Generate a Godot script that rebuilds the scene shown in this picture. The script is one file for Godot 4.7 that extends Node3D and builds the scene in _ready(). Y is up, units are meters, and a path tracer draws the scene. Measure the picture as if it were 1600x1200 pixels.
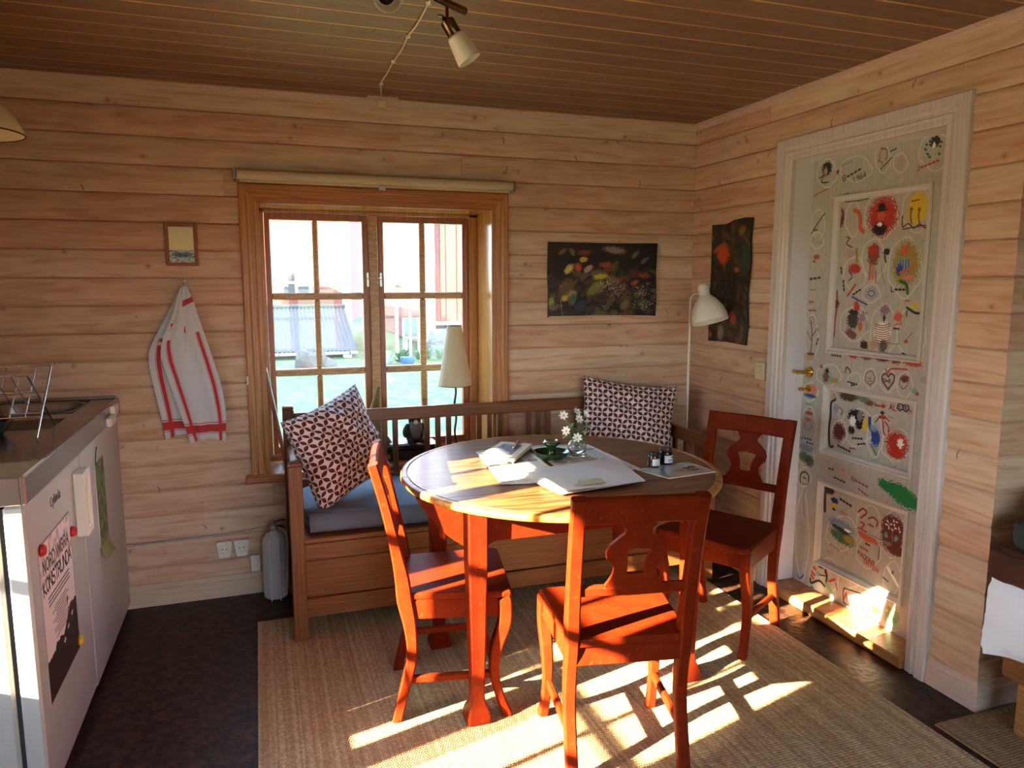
extends Node3D

# ---------------------------------------------------------------- mesh builder
class MB:
	var v := PackedVector3Array()
	var n := PackedVector3Array()
	var uv := PackedVector2Array()
	var ix := PackedInt32Array()
	var xf := Transform3D.IDENTITY

	func push(p: Vector3, nor: Vector3, t := Vector2.ZERO) -> int:
		v.append(xf * p)
		n.append((xf.basis * nor).normalized())
		uv.append(t)
		return v.size() - 1

	func tri_i(a: int, b: int, c: int) -> void:   # counter-clockwise from outside
		ix.append(a); ix.append(c); ix.append(b)

	func face(p: Array, hint: Vector3, t: Array = []) -> void:   # flat convex polygon facing hint
		var nor: Vector3 = (p[1] - p[0]).cross(p[2] - p[0])
		if nor.length_squared() < 1e-14 and p.size() > 3:
			nor = (p[2] - p[0]).cross(p[3] - p[0])
		if nor.length_squared() < 1e-16:
			return
		nor = nor.normalized()
		var q := p.duplicate()
		var s := t.duplicate()
		if nor.dot(hint) < 0.0:
			nor = -nor
			q.reverse()
			s.reverse()
		var first := v.size()
		for k in q.size():
			push(q[k], nor, s[k] if s.size() else Vector2.ZERO)
		for k in range(1, q.size() - 1):
			tri_i(first, first + k, first + k + 1)

	func box(c: Vector3, s: Vector3, b := 0.0) -> MB:
		var h := s * 0.5
		b = minf(b, minf(h.x, minf(h.y, h.z)) * 0.98)
		var ax := [Vector3(1, 0, 0), Vector3(0, 1, 0), Vector3(0, 0, 1)]
		for a in 3:
			var u: int = (a + 1) % 3
			var w: int = (a + 2) % 3
			for sg in [-1.0, 1.0]:
				var o: Vector3 = c + ax[a] * (h[a] * sg)
				var du: Vector3 = ax[u] * (h[u] - b)
				var dw: Vector3 = ax[w] * (h[w] - b)
				face([o - du - dw, o + du - dw, o + du + dw, o - du + dw], ax[a] * sg, [Vector2(0, 0), Vector2(1, 0), Vector2(1, 1), Vector2(0, 1)])
				if b > 0.0:   # edge between face a and face u
					for su in [-1.0, 1.0]:
						var p1: Vector3 = c + ax[a] * (h[a] * sg) + ax[u] * ((h[u] - b) * su)
						var p2: Vector3 = c + ax[a] * ((h[a] - b) * sg) + ax[u] * (h[u] * su)
						face([p1 - dw, p1 + dw, p2 + dw, p2 - dw], ax[a] * sg + ax[u] * su)
		if b > 0.0:
			for sx in [-1.0, 1.0]:
				for sy in [-1.0, 1.0]:
					for sz in [-1.0, 1.0]:
						var i := h - Vector3(b, b, b)
						var sv := Vector3(sx, sy, sz)
						face([c + Vector3(h.x, i.y, i.z) * sv, c + Vector3(i.x, h.y, i.z) * sv, c + Vector3(i.x, i.y, h.z) * sv], sv)
		return self

	func bx(lo: Vector3, hi: Vector3, b := 0.0) -> MB:
		return box((lo + hi) * 0.5, (hi - lo).abs(), b)

	# smooth grid; rows[i][j]
	func grid(rows: Array, flip := false, cu := false, cv := false, tile := Vector2.ONE, us := [], vs := []) -> MB:
		var nu := rows.size()
		var nv: int = rows[0].size()
		var first := v.size()
		for i in nu:
			for j in nv:
				var i0 := i - 1 if i > 0 else (nu - 2 if cu else 0)
				var i1 := i + 1 if i < nu - 1 else (1 if cu else nu - 1)
				var j0 := j - 1 if j > 0 else (nv - 2 if cv else 0)
				var j1 := j + 1 if j < nv - 1 else (1 if cv else nv - 1)
				var du: Vector3 = rows[i1][j] - rows[i0][j]
				var dv: Vector3 = rows[i][j1] - rows[i][j0]
				var nor := du.cross(dv)
				if nor.length_squared() < 1e-18:
					var k := clampi(i, 1, nu - 2)
					nor = (rows[k + 1][j] - rows[k - 1][j]).cross(rows[k][j1] - rows[k][j0])
					if nor.length_squared() < 1e-18:
						nor = Vector3.UP
				nor = nor.normalized()
				push(rows[i][j], -nor if flip else nor, Vector2(us[j] if us else float(j) / (nv - 1), vs[i] if vs else float(i) / (nu - 1)) * tile)
		for i in nu - 1:
			for j in nv - 1:
				var a := first + i * nv + j
				var b := a + nv
				if flip:
					tri_i(a, b + 1, b); tri_i(a, a + 1, b + 1)
				else:
					tri_i(a, b, b + 1); tri_i(a, b + 1, a + 1)
		return self

	func lathe(prof: Array, seg := 24, at := Vector3.ZERO) -> MB:   # Vector2(radius, y), bottom to top outside
		var rows := []
		for q in prof:
			var r := PackedVector3Array()
			for k in seg + 1:
				var a := TAU * k / seg
				r.append(at + Vector3(cos(a) * q.x, q.y, -sin(a) * q.x))
			rows.append(r)
		return grid(rows, true, false, true)

	func tube(path: Array, r, seg := 8, cap := true) -> MB:
		var rows := []
		var t0: Vector3 = (path[1] - path[0]).normalized()
		var x := t0.cross(Vector3.UP)
		if x.length() < 0.05:
			x = t0.cross(Vector3.RIGHT)
		x = x.normalized()
		for i in path.size():
			var t: Vector3 = (path[mini(i + 1, path.size() - 1)] - path[maxi(i - 1, 0)]).normalized()
			x = (x - t * x.dot(t)).normalized()
			var y := t.cross(x)
			var rad: float = r[i] if r is Array else r
			var row := PackedVector3Array()
			for k in seg + 1:
				var a := TAU * k / seg
				row.append(path[i] + x * (cos(a) * rad) + y * (sin(a) * rad))
			rows.append(row)
		grid(rows, true, false, true)
		if cap:
			for e in [0, path.size() - 1]:
				var pts := []
				for k in seg:
					pts.append(rows[e][k])
				var d: Vector3 = path[0] - path[1] if e == 0 else path[-1] - path[-2]
				face(pts, d)
		return self

	# bar of chamfered rectangular section along a path, smooth lengthwise
	func beam(path: Array, sx: Array, sz: Array, xdir: Vector3, ch := 0.004) -> MB:
		var rings := []
		var nors := []
		for i in path.size():
			var t: Vector3 = (path[mini(i + 1, path.size() - 1)] - path[maxi(i - 1, 0)]).normalized()
			var x := (xdir - t * xdir.dot(t)).normalized()
			var z := t.cross(x)
			var a: float = sx[i] * 0.5
			var b: float = sz[i] * 0.5
			var c := minf(ch, minf(a, b) * 0.9)
			var q := [Vector2(a, b - c), Vector2(a - c, b), Vector2(-a + c, b), Vector2(-a, b - c), Vector2(-a, -b + c), Vector2(-a + c, -b), Vector2(a - c, -b), Vector2(a, -b + c)]
			var ring := []
			for w in q:
				ring.append(path[i] + x * w.x + z * w.y)
			rings.append(ring)
			var nn := []
			for w in [Vector2(1, 1), Vector2(0, 1), Vector2(-1, 1), Vector2(-1, 0), Vector2(-1, -1), Vector2(0, -1), Vector2(1, -1), Vector2(1, 0)]:
				nn.append((x * w.x + z * w.y).normalized())
			nors.append(nn)
		for k in 8:
			var k2 := (k + 1) % 8
			for i in path.size() - 1:
				var a := push(rings[i][k], nors[i][k])
				var b := push(rings[i][k2], nors[i][k])
				var c := push(rings[i + 1][k2], nors[i + 1][k])
				var d := push(rings[i + 1][k], nors[i + 1][k])
				tri_i(a, b, c); tri_i(a, c, d)
		face(rings[0], path[0] - path[1])
		face(rings[-1], path[-1] - path[-2])
		return self

	# straight moulding: profile points (across, out), mitred ends ma/mb per metre of across
	func mould(a: Vector3, b: Vector3, across: Vector3, out: Vector3, prof: Array, ma := 0.0, mb := 0.0) -> MB:
		var d := (b - a).normalized()
		var mid := Vector2.ZERO
		for q in prof:
			mid += q
		mid /= prof.size()
		var pa := []
		var pb := []
		for q in prof:
			pa.append(a + across * q.x + out * q.y + d * (q.x * ma))
			pb.append(b + across * q.x + out * q.y + d * (q.x * mb))
		for k in prof.size():
			var k2 := (k + 1) % prof.size()
			var m: Vector2 = (prof[k] + prof[k2]) * 0.5 - mid
			var e: Vector2 = prof[k2] - prof[k]
			var nn := Vector2(e.y, -e.x)
			if nn.dot(m) < 0.0:
				nn = -nn
			face([pa[k], pa[k2], pb[k2], pb[k]], across * nn.x + out * nn.y)
		var poly := PackedVector2Array(prof)
		var tr := Geometry2D.triangulate_polygon(poly)
		for k in range(0, tr.size(), 3):
			face([pa[tr[k]], pa[tr[k + 1]], pa[tr[k + 2]]], -d)
			face([pb[tr[k]], pb[tr[k + 1]], pb[tr[k + 2]]], d)
		return self

	# polygon in the x-y plane of t, extruded along its z from z0 to z1
	func extrude(poly: PackedVector2Array, z0: float, z1: float, t := Transform3D.IDENTITY) -> MB:
		var tr := Geometry2D.triangulate_polygon(poly)
		var lo := Vector2(1e9, 1e9)
		var hi := -lo
		for q in poly:
			lo = lo.min(q)
			hi = hi.max(q)
		for k in range(0, tr.size(), 3):
			for z in [z0, z1]:
				var p := []
				var s := []
				for m in 3:
					var q := poly[tr[k + m]]
					p.append(t * Vector3(q.x, q.y, z))
					s.append(Vector2((q.x - lo.x) / (hi.x - lo.x), (hi.y - q.y) / (hi.y - lo.y)))
				face(p, t.basis.z * (z - (z0 + z1) * 0.5), s)
		var ccw := not Geometry2D.is_polygon_clockwise(poly)
		for k in poly.size():
			var a := poly[k]
			var b := poly[(k + 1) % poly.size()]
			var e := b - a
			var nn := Vector2(e.y, -e.x) * (1.0 if ccw else -1.0)
			face([t * Vector3(a.x, a.y, z0), t * Vector3(b.x, b.y, z0), t * Vector3(b.x, b.y, z1), t * Vector3(a.x, a.y, z1)], t.basis * Vector3(nn.x, nn.y, 0))
		return self

	func quad(a: Vector3, b: Vector3, c: Vector3, d: Vector3, hint: Vector3, t: Array = [Vector2(0, 0), Vector2(1, 0), Vector2(1, 1), Vector2(0, 1)]) -> MB:
		face([a, b, c, d], hint, t)
		return self

	func mesh() -> ArrayMesh:
		var arr := []
		arr.resize(Mesh.ARRAY_MAX)
		arr[Mesh.ARRAY_VERTEX] = v
		arr[Mesh.ARRAY_NORMAL] = n
		arr[Mesh.ARRAY_TEX_UV] = uv
		arr[Mesh.ARRAY_INDEX] = ix
		var m := ArrayMesh.new()
		m.add_surface_from_arrays(Mesh.PRIMITIVE_TRIANGLES, arr)
		return m

func _ready() -> void:
	# ---- camera
	var cam := Camera3D.new()
	cam.name = "camera"
	add_child(cam)
	var yaw := deg_to_rad(19.09)
	var pitch := deg_to_rad(-7.868)
	var fwd := Vector3(sin(yaw) * cos(pitch), sin(pitch), -cos(yaw) * cos(pitch))
	cam.transform = Transform3D(Basis.looking_at(fwd, Vector3.UP), Vector3(-2.2771, 1.45, 3.5345))
	cam.fov = 2.0 * rad_to_deg(atan(600.0 / 1145.7))
	cam.near = 0.05
	cam.far = 200.0
	cam.current = true
	# ---- sky
	var env := Environment.new()
	env.background_mode = Environment.BG_SKY
	var sky := Sky.new()
	var sm := ProceduralSkyMaterial.new()
	sm.sky_top_color = Color(0.62, 0.79, 0.95)
	sm.sky_horizon_color = Color(0.9, 0.97, 0.98)
	sm.sky_curve = 0.2
	sm.ground_bottom_color = Color(0.3, 0.36, 0.25)
	sm.ground_horizon_color = Color(0.5, 0.55, 0.45)
	sm.sun_angle_max = 12.0
	sky.sky_material = sm
	env.sky = sky
	env.background_energy_multiplier = 20.0
	env.tonemap_mode = Environment.TONE_MAPPER_LINEAR
	env.tonemap_exposure = 1.25
	env.sdfgi_enabled = true
	env.ssao_enabled = true
	env.ssil_enabled = true
	var we := WorldEnvironment.new()
	we.name = "world_environment"
	we.environment = env
	add_child(we)
	# ---- low evening sun
	var sun := DirectionalLight3D.new()
	sun.name = "sun"
	add_child(sun)
	var az := deg_to_rad(74.5)
	var el := deg_to_rad(21.3)
	var d := Vector3(sin(az) * cos(el), -sin(el), -cos(az) * cos(el))
	sun.transform = Transform3D(Basis.looking_at(d, Vector3.UP), Vector3(-8, 6, 4))
	sun.light_color = Color(1.0, 0.9, 0.74)
	sun.light_energy = 52.0
	sun.light_angular_distance = 0.55
	sun.shadow_enabled = true
	rng.seed = 2024
	materials()
	room()
	door()
	settle()
	table()
	chairs()
	kitchen()
	rugs()
	daybed()
	pillows()
	corner_lamp()
	wall_things()
	sill_things()
	table_things()
	outside()
	unseen()

# ---------------------------------------------------------------- scene helpers
var M := {}
var counts := {}
var rng := RandomNumberGenerator.new()

func numbered(called: String) -> String:
	counts[called] = counts.get(called, -1) + 1
	return called if counts[called] == 0 else "%s_%03d" % [called, counts[called]]

func thing(called: String, label: String, category: String, at := Vector3.ZERO, turn := 0.0, group := "") -> Node3D:
	var o := Node3D.new()
	o.name = numbered(called)
	add_child(o)
	o.position = at
	o.rotation.y = turn
	tag(o, label, category, group)
	return o

func tag(o: Node3D, label: String, category: String, group := "") -> Node3D:
	o.set_meta("label", label)
	o.set_meta("category", category)
	if group:
		o.set_meta("group", group)
	return o

func struct(called: String, label := "") -> Node3D:
	var o := Node3D.new()
	o.name = called
	add_child(o)
	o.set_meta("kind", "structure")
	if label:
		o.set_meta("label", label)
		o.set_meta("category", called.split("_")[0])
	return o

func part(called: String, b: MB, m: Material, parent: Node3D) -> MeshInstance3D:
	return put(called, b.mesh(), m, parent)

func put(called: String, mesh: Mesh, m: Material, parent: Node3D, at := Transform3D.IDENTITY) -> MeshInstance3D:
	var o := MeshInstance3D.new()
	o.name = called
	o.mesh = mesh
	o.material_override = m
	o.transform = at
	parent.add_child(o, true)
	return o

func single(called: String, b: MB, m: Material, label: String, category: String, group := "") -> MeshInstance3D:
	var o := MeshInstance3D.new()
	o.name = numbered(called)
	o.mesh = b.mesh()
	o.material_override = m
	add_child(o)
	tag(o, label, category, group)
	return o

func c8(r: int, g: int, b: int) -> Color:
	return Color8(r, g, b)

func mat(c: Color, rough := 0.6, metal := 0.0, tex: Texture2D = null, scale := Vector3.ZERO, world := false, height: Texture2D = null, hs := 0.0) -> StandardMaterial3D:
	var m := StandardMaterial3D.new()
	m.albedo_color = c
	m.roughness = rough
	m.metallic = metal
	if tex:
		m.albedo_texture = tex
	if height:
		m.heightmap_enabled = true
		m.heightmap_texture = height
		m.heightmap_scale = hs
	if scale != Vector3.ZERO:
		m.uv1_triplanar = true
		m.uv1_world_triplanar = world
		m.uv1_scale = scale
		m.uv1_triplanar_sharpness = 8.0
	return m

func noise(sd: int, freq: float, oct := 3, kind := FastNoiseLite.TYPE_SIMPLEX_SMOOTH) -> FastNoiseLite:
	var f := FastNoiseLite.new()
	f.seed = sd
	f.frequency = freq
	f.fractal_octaves = oct
	f.noise_type = kind
	return f

func tex_of(im: Image) -> ImageTexture:
	return ImageTexture.create_from_image(im)

# streaky grain, u along the fibre; values around white so that the material's colour tints it
func grain_image(w: int, h: int, sd: int, knots: int, lo: Color, hi: Color, lines: float, wash := 0.0) -> Image:
	var im := Image.create(w, h, false, Image.FORMAT_RGB8)
	var a := noise(sd, 1.0, 3)
	var b := noise(sd + 1, 1.0, 2)
	var r := RandomNumberGenerator.new()
	r.seed = sd
	var kn := []
	for k in knots:
		kn.append([r.randf() * w, r.randf() * h, r.randf_range(2.5, 9.0), r.randf_range(-0.5, 0.5)])
	for y in h:
		for x in w:
			var fx := float(x) / w
			var fy := float(y) / h
			# torus sampling in x only keeps the long seams quiet
			var cx := cos(fx * TAU) * 0.35
			var sx := sin(fx * TAU) * 0.35
			var bend := b.get_noise_3d(cx, sx, fy * 3.0) * 0.08
			var g := a.get_noise_3d(cx * 1.6, sx * 1.6, (fy + bend) * lines)
			var g2 := a.get_noise_3d(cx * 6.0 + 9.0, sx * 6.0, (fy + bend) * lines * 3.0)
			var t := clampf(0.5 + g * 0.75 + g2 * 0.3, 0.0, 1.0)
			var c := lo.lerp(hi, t)
			if wash > 0.0:
				var q := clampf(b.get_noise_3d(cx * 5.0 + 3.0, sx * 5.0, fy * 9.0) * 1.3 + 0.35, 0.0, 1.0) * wash
				c = c.lerp(Color(1.0, 0.985, 0.97), q)
			for k in kn:
				var dx: float = absf(x - k[0])
				dx = minf(dx, w - dx)
				var dy: float = absf(y - k[1])
				dy = minf(dy, h - dy)
				if dx < 40.0 and dy < 26.0:
					var d := sqrt(dx * dx * 5.0 + dy * dy) / float(k[2])
					if d < 1.0:
						c = c.lerp(Color(0.45, 0.35, 0.29), 0.5 * (1.0 - d * d * 0.5))
					elif d < 2.6:
						c = c.lerp(Color(0.78, 0.62, 0.5), 0.3 * (2.6 - d) / 1.6)
			im.set_pixel(x, y, c)
	for k in knots:   # spike knots and shakes
		if k % 4 == 0:
			var p := Vector2(r.randf() * w, r.randf() * h)
			var q := p + Vector2(r.randf_range(-9, 9), r.randf_range(18, 40))
			stroke(im, [p, p.lerp(q, 0.5) + Vector2(2, 0), q], 0.9, Color(0.55, 0.43, 0.35), 0.5)
	return im

func mottle_image(s: int, sd: int, freq: float, lo: Color, hi: Color, oct := 4, sharp := 1.0) -> Image:
	var f := noise(sd, freq, oct)
	var src := f.get_seamless_image(s, s)
	var im := Image.create(s, s, false, Image.FORMAT_RGB8)
	for y in s:
		for x in s:
			var t := clampf((src.get_pixel(x, y).r - 0.5) * sharp + 0.5, 0.0, 1.0)
			im.set_pixel(x, y, lo.lerp(hi, t))
	return im

# ---------------------------------------------------------------- painting on images
func dab(im: Image, cx: float, cy: float, r: float, c: Color, al := 1.0) -> void:
	var w := im.get_width()
	var h := im.get_height()
	for y in range(maxi(0, int(cy - r)), mini(h, int(cy + r) + 2)):
		for x in range(maxi(0, int(cx - r)), mini(w, int(cx + r) + 2)):
			var d := Vector2(x - cx, y - cy).length()
			var k := clampf(r - d + 0.6, 0.0, 1.0) * al
			if k > 0.0:
				im.set_pixel(x, y, im.get_pixel(x, y).lerp(c, k))

func stroke(im: Image, pts: Array, r: float, c: Color, al := 1.0) -> void:
	for k in pts.size() - 1:
		var a: Vector2 = pts[k]
		var b: Vector2 = pts[k + 1]
		var m := maxi(1, int((b - a).length() / maxf(0.7, r * 0.6)))
		for i in m + 1:
			var q := a.lerp(b, float(i) / m)
			dab(im, q.x, q.y, r, c, al)

func blob(im: Image, cx: float, cy: float, rx: float, ry: float, c: Color, ang := 0.0, rough := 0.15, sd := 1, al := 1.0) -> void:
	var f := noise(sd, 0.06, 2)
	var m := maxf(rx, ry) * 1.3
	var ca := cos(ang)
	var sa := sin(ang)
	for y in range(maxi(0, int(cy - m)), mini(im.get_height(), int(cy + m) + 1)):
		for x in range(maxi(0, int(cx - m)), mini(im.get_width(), int(cx + m) + 1)):
			var dx := x - cx
			var dy := y - cy
			var u := (dx * ca + dy * sa) / rx
			var w := (-dx * sa + dy * ca) / ry
			var d := sqrt(u * u + w * w) + f.get_noise_2d(x * 2.0, y * 2.0) * rough * 2.0
			var k := clampf((1.0 - d) * minf(rx, ry) * 0.7, 0.0, 1.0) * al
			if k > 0.0:
				var tone := 1.0 + f.get_noise_2d(x * 5.0 + 77.0, y * 5.0) * 0.25
				im.set_pixel(x, y, im.get_pixel(x, y).lerp(Color(c.r * tone, c.g * tone, c.b * tone), k))

const GLYPH := {
	"A": "0,6 2,0 4,6|1,4 3,4", "B": "0,6 0,0 3,0 4,1.5 3,3 0,3|3,3 4,4.5 3,6 0,6", "C": "4,1 3,0 1,0 0,2 0,4 1,6 3,6 4,5", "D": "0,0 0,6 2.5,6 4,4 4,2 2.5,0 0,0",
	"E": "4,0 0,0 0,6 4,6|0,3 3,3", "F": "4,0 0,0 0,6|0,3 3,3", "G": "4,1 3,0 1,0 0,2 0,4 1,6 3,6 4,5 4,3 2.5,3", "H": "0,0 0,6|4,0 4,6|0,3 4,3", "I": "2,0 2,6", "J": "3,0 3,5 2,6 1,6 0,5",
	"K": "0,0 0,6|4,0 0,3 4,6", "L": "0,0 0,6 4,6", "M": "0,6 0,0 2,3 4,0 4,6", "N": "0,6 0,0 4,6 4,0", "O": "2,0 0.5,1 0,3 0.5,5 2,6 3.5,5 4,3 3.5,1 2,0", "P": "0,6 0,0 3,0 4,1.5 3,3 0,3",
	"R": "0,6 0,0 3,0 4,1.5 3,3 0,3|2,3 4,6", "S": "4,1 3,0 1,0 0,1.2 1,3 3,3 4,4.6 3,6 1,6 0,5", "T": "0,0 4,0|2,0 2,6", "U": "0,0 0,5 1,6 3,6 4,5 4,0", "V": "0,0 2,6 4,0", "W": "0,0 1,6 2,2 3,6 4,0",
	"Y": "0,0 2,3 4,0|2,3 2,6", "X": "0,0 4,6|4,0 0,6", "Z": "0,0 4,0 0,6 4,6", "1": "1,1 2,0 2,6", "5": "4,0 0.5,0 0,2.5 3,2.5 4,4 3,6 0,6", "6": "3.5,0 1,1 0,4 1,6 3,6 4,4.5 3,3 0.5,3.5", "7": "0,0 4,0 1.5,6", "8": "2,0 0.5,1 2,3 4,4.5 2,6 0,4.5 2,3 3.5,1 2,0", "9": "4,2 2,3 0.5,1.5 2,0 4,1 3.5,4 2,6", "4": "3,6 3,0 0,4 4,4",
	"0": "2,0 0,3 2,6 4,3 2,0", "2": "0,1 2,0 4,1.5 0,6 4,6", "3": "0,0 4,0 2,2.5 4,4 3,6 0,5.5", "-": "1,3 3,3", ".": "1.8,5.8 2.2,6", "/": "0,6 4,0", "~": "0,4 0.7,2.5 1.4,4.5 2,2.6 2.7,4.4 3.3,3 4,4",
}

func text(im: Image, s: String, at: Vector2, size: float, c: Color, r := 1.0, ang := 0.0, gap := 5.4) -> void:
	var k := size / 6.0
	var x := 0.0
	for ch in s:
		if GLYPH.has(ch):
			for run in String(GLYPH[ch]).split("|"):
				var pts := []
				for q in run.split(" "):
					var xy := q.split_floats(",")
					pts.append(at + (Vector2(x + xy[0], xy[1]) * k).rotated(ang))
				stroke(im, pts, r, c)
		x += gap if ch != "I" else gap * 0.8

# ---------------------------------------------------------------- the room
const H := 2.28
const XL := -3.48
const ZF := 5.2
const XE := 1.6
const PITCH := 0.118

const PLANK := [Vector2(-0.012, 0.0), Vector2(0.0045, 0.0), Vector2(0.0085, 0.001), Vector2(0.012, 0.008), Vector2(0.0145, 0.022), Vector2(0.0165, 0.045), Vector2(0.0165, 0.066), Vector2(0.0155, 0.086), Vector2(0.0135, 0.102), Vector2(0.012, 0.11), Vector2(0.0045, 0.1178), Vector2(-0.012, 0.1178)]

func setting(called: String, at := Vector3.ZERO, turn := 0.0) -> Node3D:
	var o := Node3D.new()
	o.name = called
	add_child(o)
	o.position = at
	o.rotation.y = turn
	o.set_meta("kind", "structure")
	return o

# local x along the wall, z into the room; openings are [x0, x1, y0, y1, margin]
func wall(called: String, at: Vector3, turn: float, x0: float, x1: float, thick: float, openings: Array, along: String, m0 := -1.0, m1 := -1.0, px0 := NAN, px1 := NAN) -> Node3D:
	var w := setting(called, at, turn)
	var b := MB.new()
	var cur := x0
	for o in openings:
		b.bx(Vector3(cur, -0.02, -thick), Vector3(o[0], H + 0.1, 0))
		if o[2] > 0.01:
			b.bx(Vector3(o[0], -0.02, -thick), Vector3(o[1], o[2], 0))
		b.bx(Vector3(o[0], o[3], -thick), Vector3(o[1], H + 0.1, 0))
		cur = o[1]
	b.bx(Vector3(cur, -0.02, -thick), Vector3(x1, H + 0.1, 0))
	part("wall_core", b, M["core"], w)
	var a0 := x0 if is_nan(px0) else px0
	var a1 := x1 if is_nan(px1) else px1
	for n in 19:
		var y := 0.057 + PITCH * n
		var yc := y + PITCH * 0.5
		var spans := []
		var c := a0
		for o in openings:
			if yc > o[2] - o[4] * (0.4 if o[2] > 0.1 else 0.0) and yc < o[3] + o[4]:
				spans.append([c, o[0] - o[4]])
				c = o[1] + o[4]
		spans.append([c, a1])
		for s in spans:
			var cuts := [s[0], s[1]]
			if s[1] - s[0] > 1.3:
				cuts = [s[0], lerpf(s[0], s[1], rng.randf_range(0.3, 0.7)), s[1]]
			for k in cuts.size() - 1:
				var e0: float = cuts[k]
				var e1: float = cuts[k + 1] - (0.0008 if k < cuts.size() - 2 else 0.0)
				var pb := MB.new()
				pb.mould(Vector3(e0, y, 0), Vector3(e1, y, 0), Vector3(0, 0, 1), Vector3.UP, PLANK, (-m0 if e0 == a0 else 0.0), (m1 if e1 == a1 else 0.0))
				part("plank", pb, M["wall_" + along][rng.randi() % 5], w)
	return w

const CASING := [Vector2(0, 0), Vector2(0, 0.02), Vector2(0.004, 0.024), Vector2(0.02, 0.024), Vector2(0.024, 0.028), Vector2(0.032, 0.03), Vector2(0.05, 0.03), Vector2(0.056, 0.034), Vector2(0.078, 0.034), Vector2(0.085, 0.029), Vector2(0.085, 0)]

func window(called: String, at: Vector3, turn: float, ext := 0.0) -> Node3D:
	var w := setting(called, at, turn)
	var hw := 0.5415
	var hl := hw + ext   # one sash may be wider
	var y0 := 0.57
	var y1 := 1.8
	var o := Vector3(0, 0, 1)
	part("casing", MB.new().mould(Vector3(-hl, y0, 0), Vector3(-hl, y1, 0), Vector3(-1, 0, 0), o, CASING, 0, 1), M.pine_y, w)
	part("casing", MB.new().mould(Vector3(hw, y0, 0), Vector3(hw, y1, 0), Vector3(1, 0, 0), o, CASING, 0, 1), M.pine_y, w)
	part("casing", MB.new().mould(Vector3(-hl, y1, 0), Vector3(hw, y1, 0), Vector3(0, 1, 0), o, CASING, -1, 1), M.pine_top, w)
	part("stool", MB.new().bx(Vector3(-hl - 0.11, 0.533, -0.25), Vector3(hw + 0.11, y0, 0.05), 0.006), M.pine_top, w)
	for s in [-1.0, 1.0]:
		part("jamb", MB.new().bx(Vector3(-hl if s < 0 else hw, y0, -0.29), Vector3(-hl - 0.015 if s < 0 else hw + 0.015, y1 + 0.015, 0), 0.001), M.pine_gloss, w)
	part("head", MB.new().bx(Vector3(-hl, y1, -0.29), Vector3(hw, y1 + 0.015, 0), 0.001), M.pine_gloss, w)
	var f := MB.new()
	f.bx(Vector3(-hl, y0, -0.3), Vector3(-hl + 0.02, y1, -0.235), 0.003)
	f.bx(Vector3(hw - 0.045, y0, -0.3), Vector3(hw, y1, -0.235), 0.003)
	f.bx(Vector3(-hl, y1 - 0.015, -0.3), Vector3(hw, y1, -0.235), 0.003)
	f.bx(Vector3(-hl, y0, -0.3), Vector3(hw, y0 + 0.025, -0.235), 0.003)
	part("frame", f, M.pine_y, w)
	part("mullion", MB.new().bx(Vector3(-0.024, y0 + 0.025, -0.3), Vector3(0.02, y1 - 0.015, -0.23), 0.004), M.pine_pale, w)
	var ys := [0.632, 0.987, 1.022, 1.366, 1.401, 1.752]
	for side in [[-0.52 - ext, -0.026, -0.4945 - ext, -0.2965 - ext * 0.5, -0.2695 - ext * 0.5, -0.056], [0.022, 0.4955, 0.051, 0.2355, 0.2685, 0.4635]]:
		var sb := MB.new()
		var z0 := -0.29
		var z1 := -0.247
		sb.bx(Vector3(side[0], 0.597, z0), Vector3(side[2], 1.783, z1), 0.003)
		sb.bx(Vector3(side[5], 0.597, z0), Vector3(side[1], 1.783, z1), 0.003)
		sb.bx(Vector3(side[2], 0.597, z0), Vector3(side[5], ys[0], z1), 0.003)
		sb.bx(Vector3(side[2], ys[5], z0), Vector3(side[5], 1.783, z1), 0.003)
		var sash := part("sash", sb, M.pine_sash, w)
		for k in 2:
			part("muntin", MB.new().bx(Vector3(side[2], ys[1 + 2 * k], z0 + 0.006), Vector3(side[5], ys[2 + 2 * k], z1 - 0.004), 0.006), M.pine_pale, sash)
		for k in 3:
			part("muntin", MB.new().bx(Vector3(side[3], ys[2 * k], z0 + 0.006), Vector3(side[4], ys[2 * k + 1], z1 - 0.004), 0.006), M.pine_pale, sash)
			for c in 2:
				part("pane", MB.new().bx(Vector3(side[2 + 2 * c], ys[2 * k], -0.27), Vector3(side[3 + 2 * c], ys[2 * k + 1], -0.267)), M.glass, sash)
	for s in [-1.0, 1.0]:
		var lb := MB.new().bx(Vector3(s * 0.033 - 0.006, 1.43, -0.247), Vector3(s * 0.033 + 0.006, 1.5, -0.242), 0.001)
		lb.tube([Vector3(s * 0.033, 1.47, -0.243), Vector3(s * 0.033, 1.47, -0.228), Vector3(s * 0.033 - s * 0.02, 1.47, -0.222)], 0.004, 6)
		part("latch", lb, M.steel, w)
	part("latch", MB.new().bx(Vector3(-0.628, 0.99, 0.029), Vector3(-0.618, 1.03, 0.033), 0.001).tube([Vector3(-0.623, 1.0, 0.033), Vector3(-0.623, 1.0, 0.05)], 0.004, 6), M.steel, w)
	return w

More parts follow.
